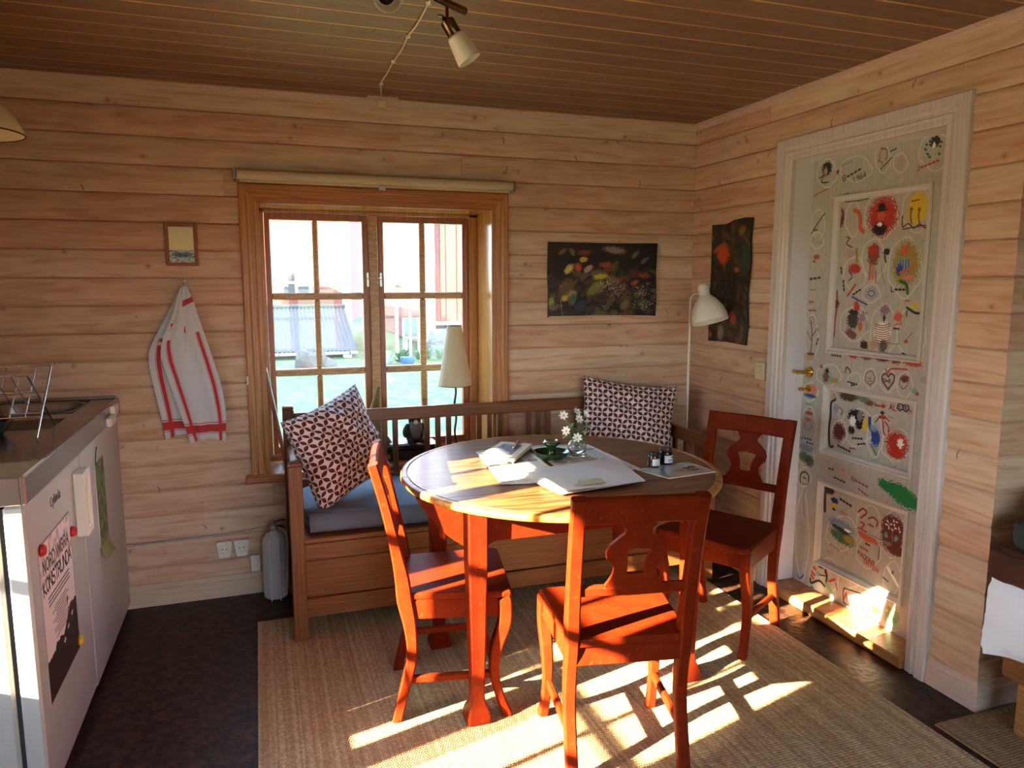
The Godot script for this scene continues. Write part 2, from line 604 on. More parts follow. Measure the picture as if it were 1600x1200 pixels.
func room() -> void:
	# floor
	var fl := setting("floor")
	part("linoleum", MB.new().bx(Vector3(XL - 0.27, -0.1, -0.27), Vector3(XE + 0.15, 0, ZF + 0.27)), M.lino, fl)
	# window openings: world window_1 centre x -1.7085
	var ow := [-1.7085 - 0.5565, -1.7085 + 0.5565, 0.545, 1.815, 0.07]
	wall("wall_back", Vector3.ZERO, 0.0, XL - 0.27, 0.14, 0.27, [ow], "x", -1, -1, XL, 0.0)
	wall("wall_right", Vector3.ZERO, -PI / 2, 0.0, 1.83, 0.14, [[0.775, 1.575, 0.0, 2.0, 0.078]], "z", -1, 1)
	var oz := -1.9
	wall("wall_left", Vector3(XL, 0, 0), PI / 2, -ZF - 0.27, 0.0, 0.27, [[oz - 0.6065, oz + 0.5565, 0.545, 1.815, 0.07]], "z", -1, -1, -ZF, 0.0)
	wall("wall_front", Vector3(0, 0, ZF), PI, -XE - 0.15, -XL + 0.27, 0.27, [[0.55 - 0.5565, 0.55 + 0.5565, 0.545, 1.815, 0.07], [1.85 - 0.5565, 1.85 + 0.5565, 0.545, 1.815, 0.07]], "x", -1, -1, -XE, -XL)
	wall("wall_alcove", Vector3(0, 0, 1.83), 0.0, 0.0, XE + 0.15, 0.14, [], "x", 1, -1, 0.0, XE)
	wall("wall_end", Vector3(XE, 0, 0), -PI / 2, 1.83, ZF, 0.15, [], "z", -1, -1)
	# ceiling of tongued boards
	var ce := setting("ceiling")
	part("ceiling_core", MB.new().bx(Vector3(XL - 0.27, H + 0.0008, -0.27), Vector3(XE + 0.15, H + 0.16, ZF + 0.27)), M.raw_pine, ce)
	var k := 0
	var z := -0.0055
	while z < ZF:
		var z1 := minf(z + 0.1225 - 0.005, ZF)
		var xr := 0.0 if z < 1.83 else XE
		var m: Material = M.ceil[rng.randi() % 4]
		var cuts := [XL, XL + rng.randf_range(1.0, 2.6), xr]
		if k % 3 == 0:
			cuts = [XL, xr]
		for i in cuts.size() - 1:
			var b := MB.new()
			var a := maxf(z, 0.0)
			b.mould(Vector3(cuts[i], H, 0), Vector3(cuts[i + 1] - (0.001 if i < cuts.size() - 2 else 0.0), H, 0), Vector3(0, 0, 1), Vector3.UP, [Vector2(a, 0.014), Vector2(a, 0.0045), Vector2(a + 0.0035, 0), Vector2(z1 - 0.0035, 0), Vector2(z1, 0.0045), Vector2(z1, 0.014)])
			part("plank", b, m, ce)
		z += 0.1225
		k += 1
	# cornices and skirting
	var cor := [Vector2(0.0, 0.0), Vector2(0.046, 0.0), Vector2(0.046, 0.006), Vector2(0.034, 0.012), Vector2(0.03, 0.018), Vector2(0.012, 0.034), Vector2(0.012, 0.05), Vector2(0.0, 0.05)]
	var t1 := setting("trim_1")
	part("cornice", MB.new().mould(Vector3(XL, H, 0), Vector3(0, H, 0), Vector3(0, 0, 1), Vector3.DOWN, cor, 0, -1), M.wash_x, t1)
	var t2 := setting("trim_2")
	part("cornice", MB.new().mould(Vector3(0, H, 0), Vector3(0, H, 1.83), Vector3(-1, 0, 0), Vector3.DOWN, cor, 1, 1), M.wash_z, t2)
	var t3 := setting("trim_3")
	part("cornice", MB.new().mould(Vector3(0, H, 1.83), Vector3(XE, H, 1.83), Vector3(0, 0, 1), Vector3.DOWN, cor, -1, 0), M.wash_x, t3)
	var bb := [Vector2(0, 0), Vector2(0.03, 0), Vector2(0.03, 0.075), Vector2(0.026, 0.08), Vector2(0.026, 0.088), Vector2(0.02, 0.1), Vector2(0.0, 0.104)]
	part("skirting", MB.new().mould(Vector3(XL, 0, 0), Vector3(0, 0, 0), Vector3(0, 0, 1), Vector3.UP, bb, 0, -1), M.wash_x, setting("baseboard_back"))
	var br := setting("baseboard_right")
	part("skirting", MB.new().mould(Vector3(0, 0, 0), Vector3(0, 0, 0.69), Vector3(-1, 0, 0), Vector3.UP, bb, 1, 0), M.wash_z, br)
	part("skirting", MB.new().mould(Vector3(0, 0, 1.657), Vector3(0, 0, 1.83), Vector3(-1, 0, 0), Vector3.UP, bb, 0, 1), M.wash_z, br)
	part("skirting", MB.new().mould(Vector3(0, 0, 1.83), Vector3(XE, 0, 1.83), Vector3(0, 0, 1), Vector3.UP, bb, -1, 0), M.wash_x, setting("baseboard_alcove"))
	window("window_1", Vector3(-1.7085, 0, 0), 0.0)
	window("window_2", Vector3(XL, 0, 1.9), PI / 2, 0.05)
	window("window_3", Vector3(-0.55, 0, ZF), PI)
	window("window_4", Vector3(-1.85, 0, ZF), PI)  # extra unseen window, added for more fill light on the walls

func door() -> void:
	var d := setting("door_1")
	d.set_meta("label", "white panelled door covered in small painted portraits and signatures")
	var z0 := 0.787
	var z1 := 1.563
	var yb := 0.045
	var yt := 1.988
	var x := 0.1
	var cas := [Vector2(0, 0), Vector2(0, 0.022), Vector2(0.006, 0.026), Vector2(0.022, 0.026), Vector2(0.03, 0.032), Vector2(0.036, 0.026), Vector2(0.046, 0.026), Vector2(0.054, 0.036), Vector2(0.088, 0.036), Vector2(0.094, 0.03), Vector2(0.094, 0)]
	var o := Vector3(-1, 0, 0)
	part("casing", MB.new().mould(Vector3(0, 0, 0.79), Vector3(0, 1.985, 0.79), Vector3(0, 0, -1), o, cas, 0, 1), M.casing, d)
	part("casing", MB.new().mould(Vector3(0, 0, 1.56), Vector3(0, 1.985, 1.56), Vector3(0, 0, 1), o, cas, 0, 1), M.casing, d)
	part("casing", MB.new().mould(Vector3(0, 1.985, 0.79), Vector3(0, 1.985, 1.56), Vector3(0, 1, 0), o, cas, -1, 1), M.casing, d)
	part("jamb", MB.new().bx(Vector3(0, 0, 0.775), Vector3(0.14, 1.99, 0.79)), M.jamb, d)
	part("jamb", MB.new().bx(Vector3(0, 0, 1.56), Vector3(0.14, 1.99, 1.575)), M.jamb, d)
	part("head", MB.new().bx(Vector3(0, 1.985, 0.775), Vector3(0.14, 2.0, 1.575)), M.jamb, d)
	part("threshold", MB.new().bx(Vector3(-0.045, 0, 0.79), Vector3(0.14, 0.045, 1.56), 0.006), M.oak, d)
	var uvm := func(p: Vector3) -> Vector2: return Vector2((p.z - z0) / (z1 - z0), (yt - p.y) / (yt - yb))
	var slab := func(a: Vector3, b: Vector3) -> MB:   # box whose face towards the room carries the paint
		var m := MB.new()
		m.bx(Vector3(a.x + 0.0005, a.y, a.z), b)
		var q := [Vector3(a.x, a.y, a.z), Vector3(a.x, a.y, b.z), Vector3(a.x, b.y, b.z), Vector3(a.x, b.y, a.z)]
		m.face(q, Vector3(-1, 0, 0), [uvm.call(q[0]), uvm.call(q[1]), uvm.call(q[2]), uvm.call(q[3])])
		return m
	var leaf := Node3D.new()
	leaf.name = "leaf"
	d.add_child(leaf)
	var pz0 := 0.925
	var pz1 := 1.42
	part("stile", slab.call(Vector3(x, yb, z0), Vector3(x + 0.04, yt, pz0)), M.door, leaf)
	part("stile", slab.call(Vector3(x, yb, pz1), Vector3(x + 0.04, yt, z1)), M.door, leaf)
	var ys := [yb, 0.17, 0.565, 0.69, 1.003, 1.145, 1.82, yt]
	for k in [0, 2, 4, 6]:
		part("rail", slab.call(Vector3(x, ys[k], pz0), Vector3(x + 0.04, ys[k + 1], pz1)), M.door, leaf)
	for k in [1, 3, 5]:
		part("panel", slab.call(Vector3(x + 0.014, ys[k], pz0), Vector3(x + 0.034, ys[k + 1], pz1)), M.door, leaf)
		var mo := [Vector2(0, 0.0), Vector2(0, 0.018), Vector2(0.006, 0.022), Vector2(0.012, 0.016), Vector2(0.022, 0.012), Vector2(0.026, 0.004), Vector2(0.026, 0.0)]
		var ob := Vector3(x + 0.014, 0, 0)
		var mb := MB.new()
		mb.mould(ob + Vector3(0, ys[k], pz0), ob + Vector3(0, ys[k + 1], pz0), Vector3(0, 0, 1), o, mo, 1, -1)
		mb.mould(ob + Vector3(0, ys[k], pz1), ob + Vector3(0, ys[k + 1], pz1), Vector3(0, 0, -1), o, mo, 1, -1)
		mb.mould(ob + Vector3(0, ys[k], pz0), ob + Vector3(0, ys[k], pz1), Vector3.UP, o, mo, 1, -1)
		mb.mould(ob + Vector3(0, ys[k + 1], pz0), ob + Vector3(0, ys[k + 1], pz1), Vector3.DOWN, o, mo, 1, -1)
		part("moulding", mb, M.door_plain, leaf)
	var hb := MB.new()
	hb.tube([Vector3(x - 0.004, 1.045, 0.83), Vector3(x - 0.05, 1.045, 0.83), Vector3(x - 0.056, 1.045, 0.822), Vector3(x - 0.056, 1.046, 0.79), Vector3(x - 0.055, 1.044, 0.735)], [0.009, 0.008, 0.009, 0.009, 0.007], 10)
	part("handle", hb, M.brass, leaf)
	var rb := MB.new()
	rb.xf = Transform3D(Basis(Vector3(0, 0, 1), PI / 2), Vector3(x, 1.045, 0.83))
	rb.lathe([Vector2(0.0, 0.0), Vector2(0.026, 0.0), Vector2(0.026, 0.004), Vector2(0.02, 0.008), Vector2(0.0, 0.008)], 20)
	part("rosette", rb, M.brass, leaf)
	var kb := MB.new()
	kb.xf = Transform3D(Basis(Vector3(0, 0, 1), PI / 2), Vector3(x, 0.968, 0.83))
	kb.lathe([Vector2(0.0, 0.0), Vector2(0.016, 0.0), Vector2(0.016, 0.004), Vector2(0.0, 0.006)], 16)
	kb.lathe([Vector2(0.004, 0.004), Vector2(0.004, 0.03), Vector2(0.009, 0.033), Vector2(0.009, 0.05), Vector2(0.0, 0.05)], 8)
	part("key", kb, M.brass, leaf)

# ---------------------------------------------------------------- shapes
func crom(pts: Array, n: int) -> Array:   # smooth curve through points
	var out := []
	for k in pts.size() - 1:
		var a = pts[maxi(k - 1, 0)]
		var b = pts[k]
		var c = pts[k + 1]
		var d = pts[mini(k + 2, pts.size() - 1)]
		for i in n:
			out.append(b.cubic_interpolate(c, a, d, float(i) / n))
	out.append(pts[-1])
	return out

func slab(b: MB, poly: Array, y0: float, y1: float, bev: float) -> MB:   # convex outline of Vector2(x, z), edges rounded off
	var c := Vector2.ZERO
	for q in poly:
		c += q
	c /= poly.size()
	var lev := [[y0, bev * 0.7], [y0 + bev * 0.7, 0.0], [y1 - bev, 0.0], [y1 - bev * 0.3, bev * 0.3], [y1, bev]]
	var rings := []
	for l in lev:
		var r := []
		for q in poly:
			var d: Vector2 = q - c
			var w: Vector2 = c + d * maxf(0.0, 1.0 - l[1] / maxf(d.length(), 1e-4))
			r.append(Vector3(w.x, l[0], w.y))
		rings.append(r)
	var m := poly.size()
	for i in rings.size() - 1:
		for k in m:
			var k2 := (k + 1) % m
			var mid: Vector3 = (rings[i][k] + rings[i][k2]) * 0.5 - Vector3(c.x, (y0 + y1) * 0.5, c.y)
			b.face([rings[i][k], rings[i][k2], rings[i + 1][k2], rings[i + 1][k]], Vector3(mid.x, mid.y * 0.2, mid.z))
	b.face(rings[0], Vector3.DOWN)
	b.face(rings[-1], Vector3.UP)
	return b

# flat strip with side edges xa..xb over heights ys, thickness th around z
func ribbon(b: MB, ys: Array, xa: Array, xb: Array, zs: Array, th: float) -> void:
	for i in ys.size() - 1:
		var p := []
		for k in [i, i + 1]:
			for x in [xa[k], xb[k]]:
				for s in [-0.5, 0.5]:
					p.append(Vector3(x, ys[k], zs[k] + s * th))
		b.face([p[1], p[3], p[7], p[5]], Vector3(0, 0, 1))
		b.face([p[0], p[2], p[6], p[4]], Vector3(0, 0, -1))
		b.face([p[0], p[1], p[5], p[4]], Vector3(-1, 0, 0))
		b.face([p[2], p[3], p[7], p[6]], Vector3(1, 0, 0))

func soft_box(b: MB, c: Vector3, s: Vector3, e: float, bump: float, sd: int, nu := 40, nv := 24) -> MB:   # pillowy block
	var f := noise(sd, 2.2, 2)
	var rows := []
	for i in nu + 1:
		var row := PackedVector3Array()
		var th := -PI / 2 + PI * i / nu
		for j in nv + 1:
			var ph := -PI + TAU * j / nv
			var cp := func(a: float, q: float) -> float: return signf(cos(a)) * pow(absf(cos(a)), q)
			var sp := func(a: float, q: float) -> float: return signf(sin(a)) * pow(absf(sin(a)), q)
			var p := Vector3(s.x * 0.5 * sp.call(th, e), s.y * 0.5 * cp.call(th, e) * cp.call(ph, e), s.z * 0.5 * cp.call(th, e) * sp.call(ph, e))
			p += Vector3(0, 1, 0) * f.get_noise_3dv((p + c) * 2.0) * bump
			row.append(c + p)
		rows.append(row)
	return b.grid(rows, false, false, true)

# ---------------------------------------------------------------- chairs
func make_chair(label: String) -> Node3D:
	var t := thing("dining_chair", label, "chair", Vector3.ZERO, 0.0, "red painted chairs around the table")
	var zb := -0.1655
	var zf := 0.1655
	var stile := [Vector2(0, -0.03), Vector2(0.012, -0.03), Vector2(0.1, -0.008), Vector2(0.22, 0.02), Vector2(0.33, 0.016), Vector2(0.42, 0.0), Vector2(0.5, -0.008), Vector2(0.62, -0.03), Vector2(0.75, -0.058), Vector2(0.875, -0.091)]
	var sc := crom(stile, 4)
	for s in [-1.0, 1.0]:
		var path := []
		var wx := []
		var wz := []
		for q in sc:
			path.append(Vector3(s * (0.168 + 0.01 * maxf(0.0, q.x - 0.44)), q.x, zb + q.y))
			wx.append(0.036 if q.x < 0.44 else 0.04)
			wz.append(0.03 + 0.018 * exp(-pow((q.x - 0.43) / 0.13, 2.0)) + 0.002)
		part("rear_leg", MB.new().beam(path, wx, wz, Vector3(1, 0, 0), 0.005), M.chair, t)
		var fl := crom([Vector2(0, 0.012), Vector2(0.01, 0.012), Vector2(0.06, -0.008), Vector2(0.15, -0.03), Vector2(0.24, -0.022), Vector2(0.33, 0.004), Vector2(0.4, 0.006), Vector2(0.418, 0.002)], 4)
		path = []
		wx = []
		wz = []
		for q in fl:
			path.append(Vector3(s * (0.182 + 0.006 * (q.y + 0.02) / 0.04), q.x, zf - 0.01 + q.y))
			wx.append(lerpf(0.03, 0.042, smoothstep(0.1, 0.36, q.x)) + 0.004 * maxf(0.0, 1.0 - q.x / 0.05))
			wz.append(lerpf(0.03, 0.044, smoothstep(0.1, 0.36, q.x)) + 0.004 * maxf(0.0, 1.0 - q.x / 0.05))
		part("front_leg", MB.new().beam(path, wx, wz, Vector3(1, 0, 0), 0.005), M.chair, t)
		part("side_rail", MB.new().beam([Vector3(s * 0.166, 0.385, zb + 0.01), Vector3(s * 0.182, 0.385, zf - 0.012)], [0.022, 0.022], [0.066, 0.066], Vector3(1, 0, 0), 0.003), M.chair, t)
		part("stretcher", MB.new().beam([Vector3(s * 0.167, 0.14, zb + 0.002), Vector3(s * 0.178, 0.145, zf - 0.036)], [0.02, 0.02], [0.026, 0.026], Vector3(1, 0, 0), 0.005), M.chair, t)
	part("front_rail", MB.new().beam([Vector3(-0.18, 0.385, zf - 0.005), Vector3(0.18, 0.385, zf - 0.005)], [0.022, 0.022], [0.066, 0.066], Vector3(0, 0, 1), 0.003), M.chair, t)
	part("back_rail", MB.new().beam([Vector3(-0.165, 0.392, zb), Vector3(0.165, 0.392, zb)], [0.024, 0.024], [0.07, 0.07], Vector3(0, 0, 1), 0.003), M.chair, t)
	var seat := [Vector2(-0.178, zb + 0.016), Vector2(0.178, zb + 0.016), Vector2(0.204, zf - 0.01), Vector2(0.2, zf + 0.012), Vector2(0.182, zf + 0.02), Vector2(-0.182, zf + 0.02), Vector2(-0.2, zf + 0.012), Vector2(-0.204, zf - 0.01)]
	var se := MB.new()
	slab(se, seat, 0.418, 0.443, 0.009)
	slab(se, [Vector2(-0.149, zb - 0.022), Vector2(0.149, zb - 0.022), Vector2(0.149, zb + 0.03), Vector2(-0.149, zb + 0.03)], 0.42, 0.4425, 0.002)
	part("seat", se, M.chair, t)
	var zy := func(y: float) -> float:
		for k in sc.size() - 1:
			if sc[k + 1].x >= y:
				return zb + lerpf(sc[k].y, sc[k + 1].y, (y - sc[k].x) / (sc[k + 1].x - sc[k].x))
		return zb + sc[-1].y
	var top := MB.new()
	var zt: float = zy.call(0.838)
	var tp := [Vector3(-0.156, 0.8365, zt), Vector3(-0.08, 0.838, zt - 0.003), Vector3(0, 0.839, zt - 0.004), Vector3(0.08, 0.838, zt - 0.003), Vector3(0.156, 0.8365, zt)]
	top.beam(tp, [0.029, 0.028, 0.028, 0.028, 0.029], [0.077, 0.076, 0.076, 0.076, 0.077], Vector3(0, 0.22, 1), 0.006)
	part("top_rail", top, M.chair, t)
	var lz: float = zy.call(0.59)
	part("lower_rail", MB.new().beam([Vector3(-0.165, 0.589, lz), Vector3(0, 0.589, lz - 0.006), Vector3(0.165, 0.589, lz)], [0.02, 0.02, 0.02], [0.034, 0.034, 0.034], Vector3(0, 0.2, 1), 0.006), M.chair, t)
	# vase splat with a shield-shaped opening
	var hw := [Vector2(0, 0.053), Vector2(0.06, 0.045), Vector2(0.115, 0.036), Vector2(0.18, 0.038), Vector2(0.26, 0.058), Vector2(0.35, 0.077), Vector2(0.46, 0.086), Vector2(0.57, 0.083), Vector2(0.63, 0.07), Vector2(0.71, 0.06), Vector2(0.83, 0.064), Vector2(0.93, 0.076), Vector2(1.0, 0.085)]
	var hole := [Vector2(0.415, 0.0), Vector2(0.42, 0.04), Vector2(0.47, 0.044), Vector2(0.52, 0.037), Vector2(0.58, 0.031), Vector2(0.68, 0.026), Vector2(0.78, 0.026), Vector2(0.8, 0.024), Vector2(0.805, 0.0)]
	var at := func(tab: Array, u: float) -> float:
		for k in tab.size() - 1:
			if u >= tab[k].x and u <= tab[k + 1].x:
				return lerpf(tab[k].y, tab[k + 1].y, (u - tab[k].x) / maxf(1e-6, tab[k + 1].x - tab[k].x))
		return 0.0
	var ys := []
	var le := []
	var li := []
	var ri := []
	var re := []
	var zs := []
	for k in 61:
		var u := k / 60.0
		var y := lerpf(0.803, 0.603, u)
		var w: float = at.call(hw, u)
		var h: float = at.call(hole, u)
		ys.append(y)
		le.append(-w)
		li.append(-h)
		ri.append(h)
		re.append(w)
		zs.append(zy.call(y) - 0.006)
	var sp := MB.new()
	ribbon(sp, ys, le, li, zs, 0.014)
	ribbon(sp, ys, ri, re, zs, 0.014)
	part("splat", sp, M.chair, t)
	return t

func chairs() -> void:
	var labels := ["red painted chair facing the table end beside the settle's big cushion", "red painted chair with its back turned, sunlit seat, on the jute rug", "red painted chair in shade before the painted door"]
	var poses := [[-1.672, 1.14, 79.5], [-1.277, 1.6, 168.9], [-0.505, 1.056, -60.7]]
	var first: Node3D
	for k in 3:
		var c: Node3D
		if k == 0:
			c = make_chair(labels[0])
			first = c
		else:
			c = first.duplicate()
			c.name = numbered("dining_chair")
			add_child(c)
			c.set_meta("label", labels[k])
		c.position = Vector3(poses[k][0], 0.0085, poses[k][1])
		c.rotation.y = deg_to_rad(poses[k][2])

# ---------------------------------------------------------------- table
const TC := Vector3(-1.244, 0, 1.086)
const TT := 0.775

func table() -> void:
	var t := thing("round_table", "round wooden table with red painted legs and worn brown top", "table", TC)
	var R := 0.583
	part("top_underside", MB.new().lathe([Vector2(0, 0.75), Vector2(0.562, 0.75), Vector2(0.562, 0.771), Vector2(0, 0.771)], 96), M.tabletop, t)
	part("rim", MB.new().lathe([Vector2(0.5595, 0.75), Vector2(0.574, 0.75), Vector2(0.58, 0.752), Vector2(R, 0.757), Vector2(R, 0.767), Vector2(0.58, 0.772), Vector2(0.574, TT), Vector2(0.563, TT), Vector2(0.5605, 0.774), Vector2(0.56, 0.77)], 128), M.table_rim, t)
	var cuts := [-0.56, -0.36, -0.055, 0.255, 0.56]
	var r := 0.5575
	for k in 4:
		var poly := []
		var z0: float = maxf(cuts[k] + 0.0004, -r + 0.0005)
		var z1: float = minf(cuts[k + 1] - 0.0004, r - 0.0005)
		for i in 49:
			var z := lerpf(z0, z1, i / 48.0)
			var zz := r * sin(lerpf(asin(z0 / r), asin(z1 / r), i / 48.0))
			poly.append(Vector2(sqrt(maxf(0.0, r * r - zz * zz)), zz))
		for i in 49:
			var q: Vector2 = poly[48 - i]
			poly.append(Vector2(-q.x, q.y))
		part("top_board", slab(MB.new(), poly, 0.758, TT, 0.0016), M.tabletop, t)
	for sx in [-1.0, 1.0]:
		for sz in [-1.0, 1.0]:
			var c := Vector3(sx * 0.402, 0, sz * 0.268)
			var ys := [0.008, 0.012, 0.03, 0.055, 0.075, 0.1, 0.2, 0.5, 0.56, 0.75]
			var ws := [0.06, 0.078, 0.08, 0.07, 0.052, 0.044, 0.049, 0.062, 0.066, 0.068]
			var p := []
			for y in ys:
				p.append(c + Vector3(0, y, 0))
			part("leg", MB.new().beam(p, ws, ws, Vector3(1, 0, 0), 0.006), M.table_red, t)
	for sz in [-1.0, 1.0]:
		var poly := PackedVector2Array([Vector2(-0.372, 0.75), Vector2(0.372, 0.75), Vector2(0.372, 0.592), Vector2(0.362, 0.612), Vector2(0.34, 0.622), Vector2(-0.34, 0.622), Vector2(-0.362, 0.612), Vector2(-0.372, 0.592)])
		part("apron", MB.new().extrude(poly, sz * 0.262 - 0.014, sz * 0.262 + 0.014), M.table_red, t)
	for sx in [-1.0, 1.0]:
		var q := PackedVector2Array([Vector2(-0.24, 0.75), Vector2(0.24, 0.75), Vector2(0.24, 0.6), Vector2(0.22, 0.63), Vector2(-0.22, 0.63), Vector2(-0.24, 0.6)])
		part("apron", MB.new().extrude(q, sx * 0.4 - 0.012, sx * 0.4 + 0.012, Transform3D(Basis(Vector3.UP, PI / 2), Vector3.ZERO)), M.table_red, t)
		var cb := PackedVector2Array()
		cb.append(Vector2(0.412 * sx, 0.75))
		cb.append(Vector2(0.566 * sx, 0.75))
		for k in 13:
			var u := k / 12.0
			cb.append(Vector2((0.566 - 0.154 * u) * sx, 0.742 - 0.17 * u - 0.02 * sin(u * PI)))
		part("bracket", MB.new().extrude(cb, 0.13, 0.155), M.table_red, t)

# ---------------------------------------------------------------- settle along the window wall
func settle() -> void:
	var t := thing("settle_bench", "brown wooden settle bench with slatted back below the window", "bench")
	var x0 := -2.19
	var x1 := -0.225
	var zb := 0.075
	var zf := 0.58
	for x in [x0 + 0.025, x1 - 0.025]:
		var bp := MB.new().bx(Vector3(x - 0.025, 0.0, zb - 0.022), Vector3(x + 0.025, 0.875, zb + 0.024), 0.003)
		slab(bp, [Vector2(x - 0.025, zb - 0.022), Vector2(x + 0.025, zb - 0.022), Vector2(x + 0.025, zb + 0.024), Vector2(x - 0.025, zb + 0.024)], 0.875, 0.892, 0.012)
		part("back_post", bp, M.bench_y, t)
		var fp := MB.new().bx(Vector3(x - 0.027, 0.008, zf - 0.027), Vector3(x + 0.027, 0.735, zf + 0.027), 0.003)
		slab(fp, [Vector2(x - 0.027, zf - 0.027), Vector2(x + 0.027, zf - 0.027), Vector2(x + 0.027, zf + 0.027), Vector2(x - 0.027, zf + 0.027)], 0.735, 0.75, 0.014)
		part("front_post", fp, M.bench_y, t)
		part("arm_rail", MB.new().bx(Vector3(x - 0.016, 0.655, zb + 0.024), Vector3(x + 0.016, 0.72, zf - 0.027), 0.006), M.bench_z, t)
		part("end_board", MB.new().bx(Vector3(x - 0.012, 0.1, zb + 0.024), Vector3(x + 0.012, 0.43, zf - 0.027), 0.002), M.bench_z, t)
		for k in 4:
			var z := lerpf(zb + 0.1, zf - 0.1, k / 3.0)
			part("arm_slat", MB.new().bx(Vector3(x - 0.008, 0.43, z - 0.014), Vector3(x + 0.008, 0.655, z + 0.014), 0.002), M.bench_y, t)
	part("top_rail", MB.new().bx(Vector3(x0 + 0.05, 0.798, zb - 0.014), Vector3(x1 - 0.05, 0.858, zb + 0.014), 0.005), M.bench_x, t)
	part("lower_back_rail", MB.new().bx(Vector3(x0 + 0.05, 0.5, zb - 0.012), Vector3(x1 - 0.05, 0.545, zb + 0.012), 0.004), M.bench_x, t)
	var sl := MB.new().box(Vector3.ZERO, Vector3(0.026, 0.256, 0.014), 0.002).mesh()
	for g in 7:
		for k in 3:
			put("slat", sl, M.bench_y, t, Transform3D(Basis.IDENTITY, Vector3(-1.993 + 0.264 * g + (k - 1) * 0.054, 0.671, zb)))
	part("seat_board", MB.new().bx(Vector3(x0 + 0.02, 0.408, zb), Vector3(x1 - 0.02, 0.43, zf + 0.012), 0.004), M.bench_x, t)
	part("front_board", MB.new().bx(Vector3(x0 + 0.05, 0.335, zf - 0.02), Vector3(x1 - 0.05, 0.406, zf + 0.006), 0.003), M.bench_x, t)
	part("front_board", MB.new().bx(Vector3(x0 + 0.05, 0.176, zf - 0.02), Vector3(x1 - 0.05, 0.333, zf - 0.002), 0.003), M.bench_x, t)
	part("front_board", MB.new().bx(Vector3(x0 + 0.05, 0.095, zf - 0.02), Vector3(x1 - 0.05, 0.174, zf + 0.006), 0.003), M.bench_x, t)
	part("back_board", MB.new().bx(Vector3(x0 + 0.05, 0.1, zb - 0.012), Vector3(x1 - 0.05, 0.408, zb + 0.012)), M.bench_x, t)
	# folded mattress
	var mt := thing("seat_mattress", "folded grey blue mattress lying on the settle", "mattress")
	var a := MB.new()
	soft_box(a, Vector3(-1.2075, 0.4555, 0.315), Vector3(1.84, 0.052, 0.49), 0.32, 0.004, 3, 60, 28)
	part("lower_layer", a, M.mattress, mt)
	var c := MB.new()
	soft_box(c, Vector3(-1.2075, 0.503, 0.315), Vector3(1.85, 0.056, 0.5), 0.32, 0.007, 7, 60, 28)
	part("upper_layer", c, M.mattress, mt)
	var fo := MB.new()
	var rows := []
	for i in 25:
		var row := PackedVector3Array()
		var x := lerpf(-2.115, -0.3, i / 24.0)
		for j in 13:
			var an := -PI / 2 + PI * j / 12.0
			row.append(Vector3(x, 0.479 + 0.04 * sin(an), 0.545 + 0.026 * cos(an) + 0.004 * sin(x * 9.0)))
		rows.append(row)
	fo.grid(rows, true)
	part("fold", fo, M.mattress, mt)

func pillow_mesh(w: float, h: float, t: float, sd: int) -> MB:
	var f := noise(sd, 3.0, 3)
	var b := MB.new()
	for side in [1.0, -1.0]:
		var rows := []
		for i in 33:
			var row := PackedVector3Array()
			var vv := sin(lerpf(PI / 2, -PI / 2, i / 32.0))
			for j in 33:
				var u := sin(lerpf(-PI / 2, PI / 2, j / 32.0))
				var x := w * 0.5 * u * (1.0 - 0.09 * (1.0 - vv * vv))
				var y := h * 0.5 * vv * (1.0 - 0.09 * (1.0 - u * u))
				var prof := pow(maxf(0.0, (1.0 - u * u) * (1.0 - vv * vv)), 0.42)
				var wr := f.get_noise_2d(x * 2.6, y * 2.6 + side * 3.0) * 0.035 * prof + f.get_noise_2d(x * 7.0, y * 7.0) * 0.008 * prof
				row.append(Vector3(x, y, side * (0.002 + t * 0.5 * prof) + wr))
			rows.append(row)
		var us := [0.0]
		var vs := [0.0]
		for k in 32:
			us.append(us[-1] + (rows[10][k + 1] - rows[10][k]).length())
			vs.append(vs[-1] + (rows[k + 1][10] - rows[k][10]).length())
		b.grid(rows, side < 0.0, false, false, Vector2.ONE / 0.054, us, vs)
	return b

func pillows() -> void:
	var a := single("cushion", pillow_mesh(0.43, 0.42, 0.22, 5), M.pillow, "maroon leaf print cushion leaning on the settle arm under the window", "cushion", "patterned cushions on the settle")
	a.transform = Transform3D(Basis(Vector3.UP, deg_to_rad(34)) * Basis(Vector3.RIGHT, deg_to_rad(-14)) * Basis(Vector3.BACK, deg_to_rad(15)), Vector3(-1.97, 0.748, 0.36))
	var b := single("cushion", pillow_mesh(0.5, 0.44, 0.15, 9), M.pillow, "maroon leaf print cushion at the settle end below the white lamp", "cushion", "patterned cushions on the settle")
	b.transform = Transform3D(Basis(Vector3.UP, deg_to_rad(-14)) * Basis(Vector3.RIGHT, deg_to_rad(-20)) * Basis(Vector3.BACK, deg_to_rad(-8)), Vector3(-0.505, 0.735, 0.225))

# ---------------------------------------------------------------- kitchen side
const KX := -2.87

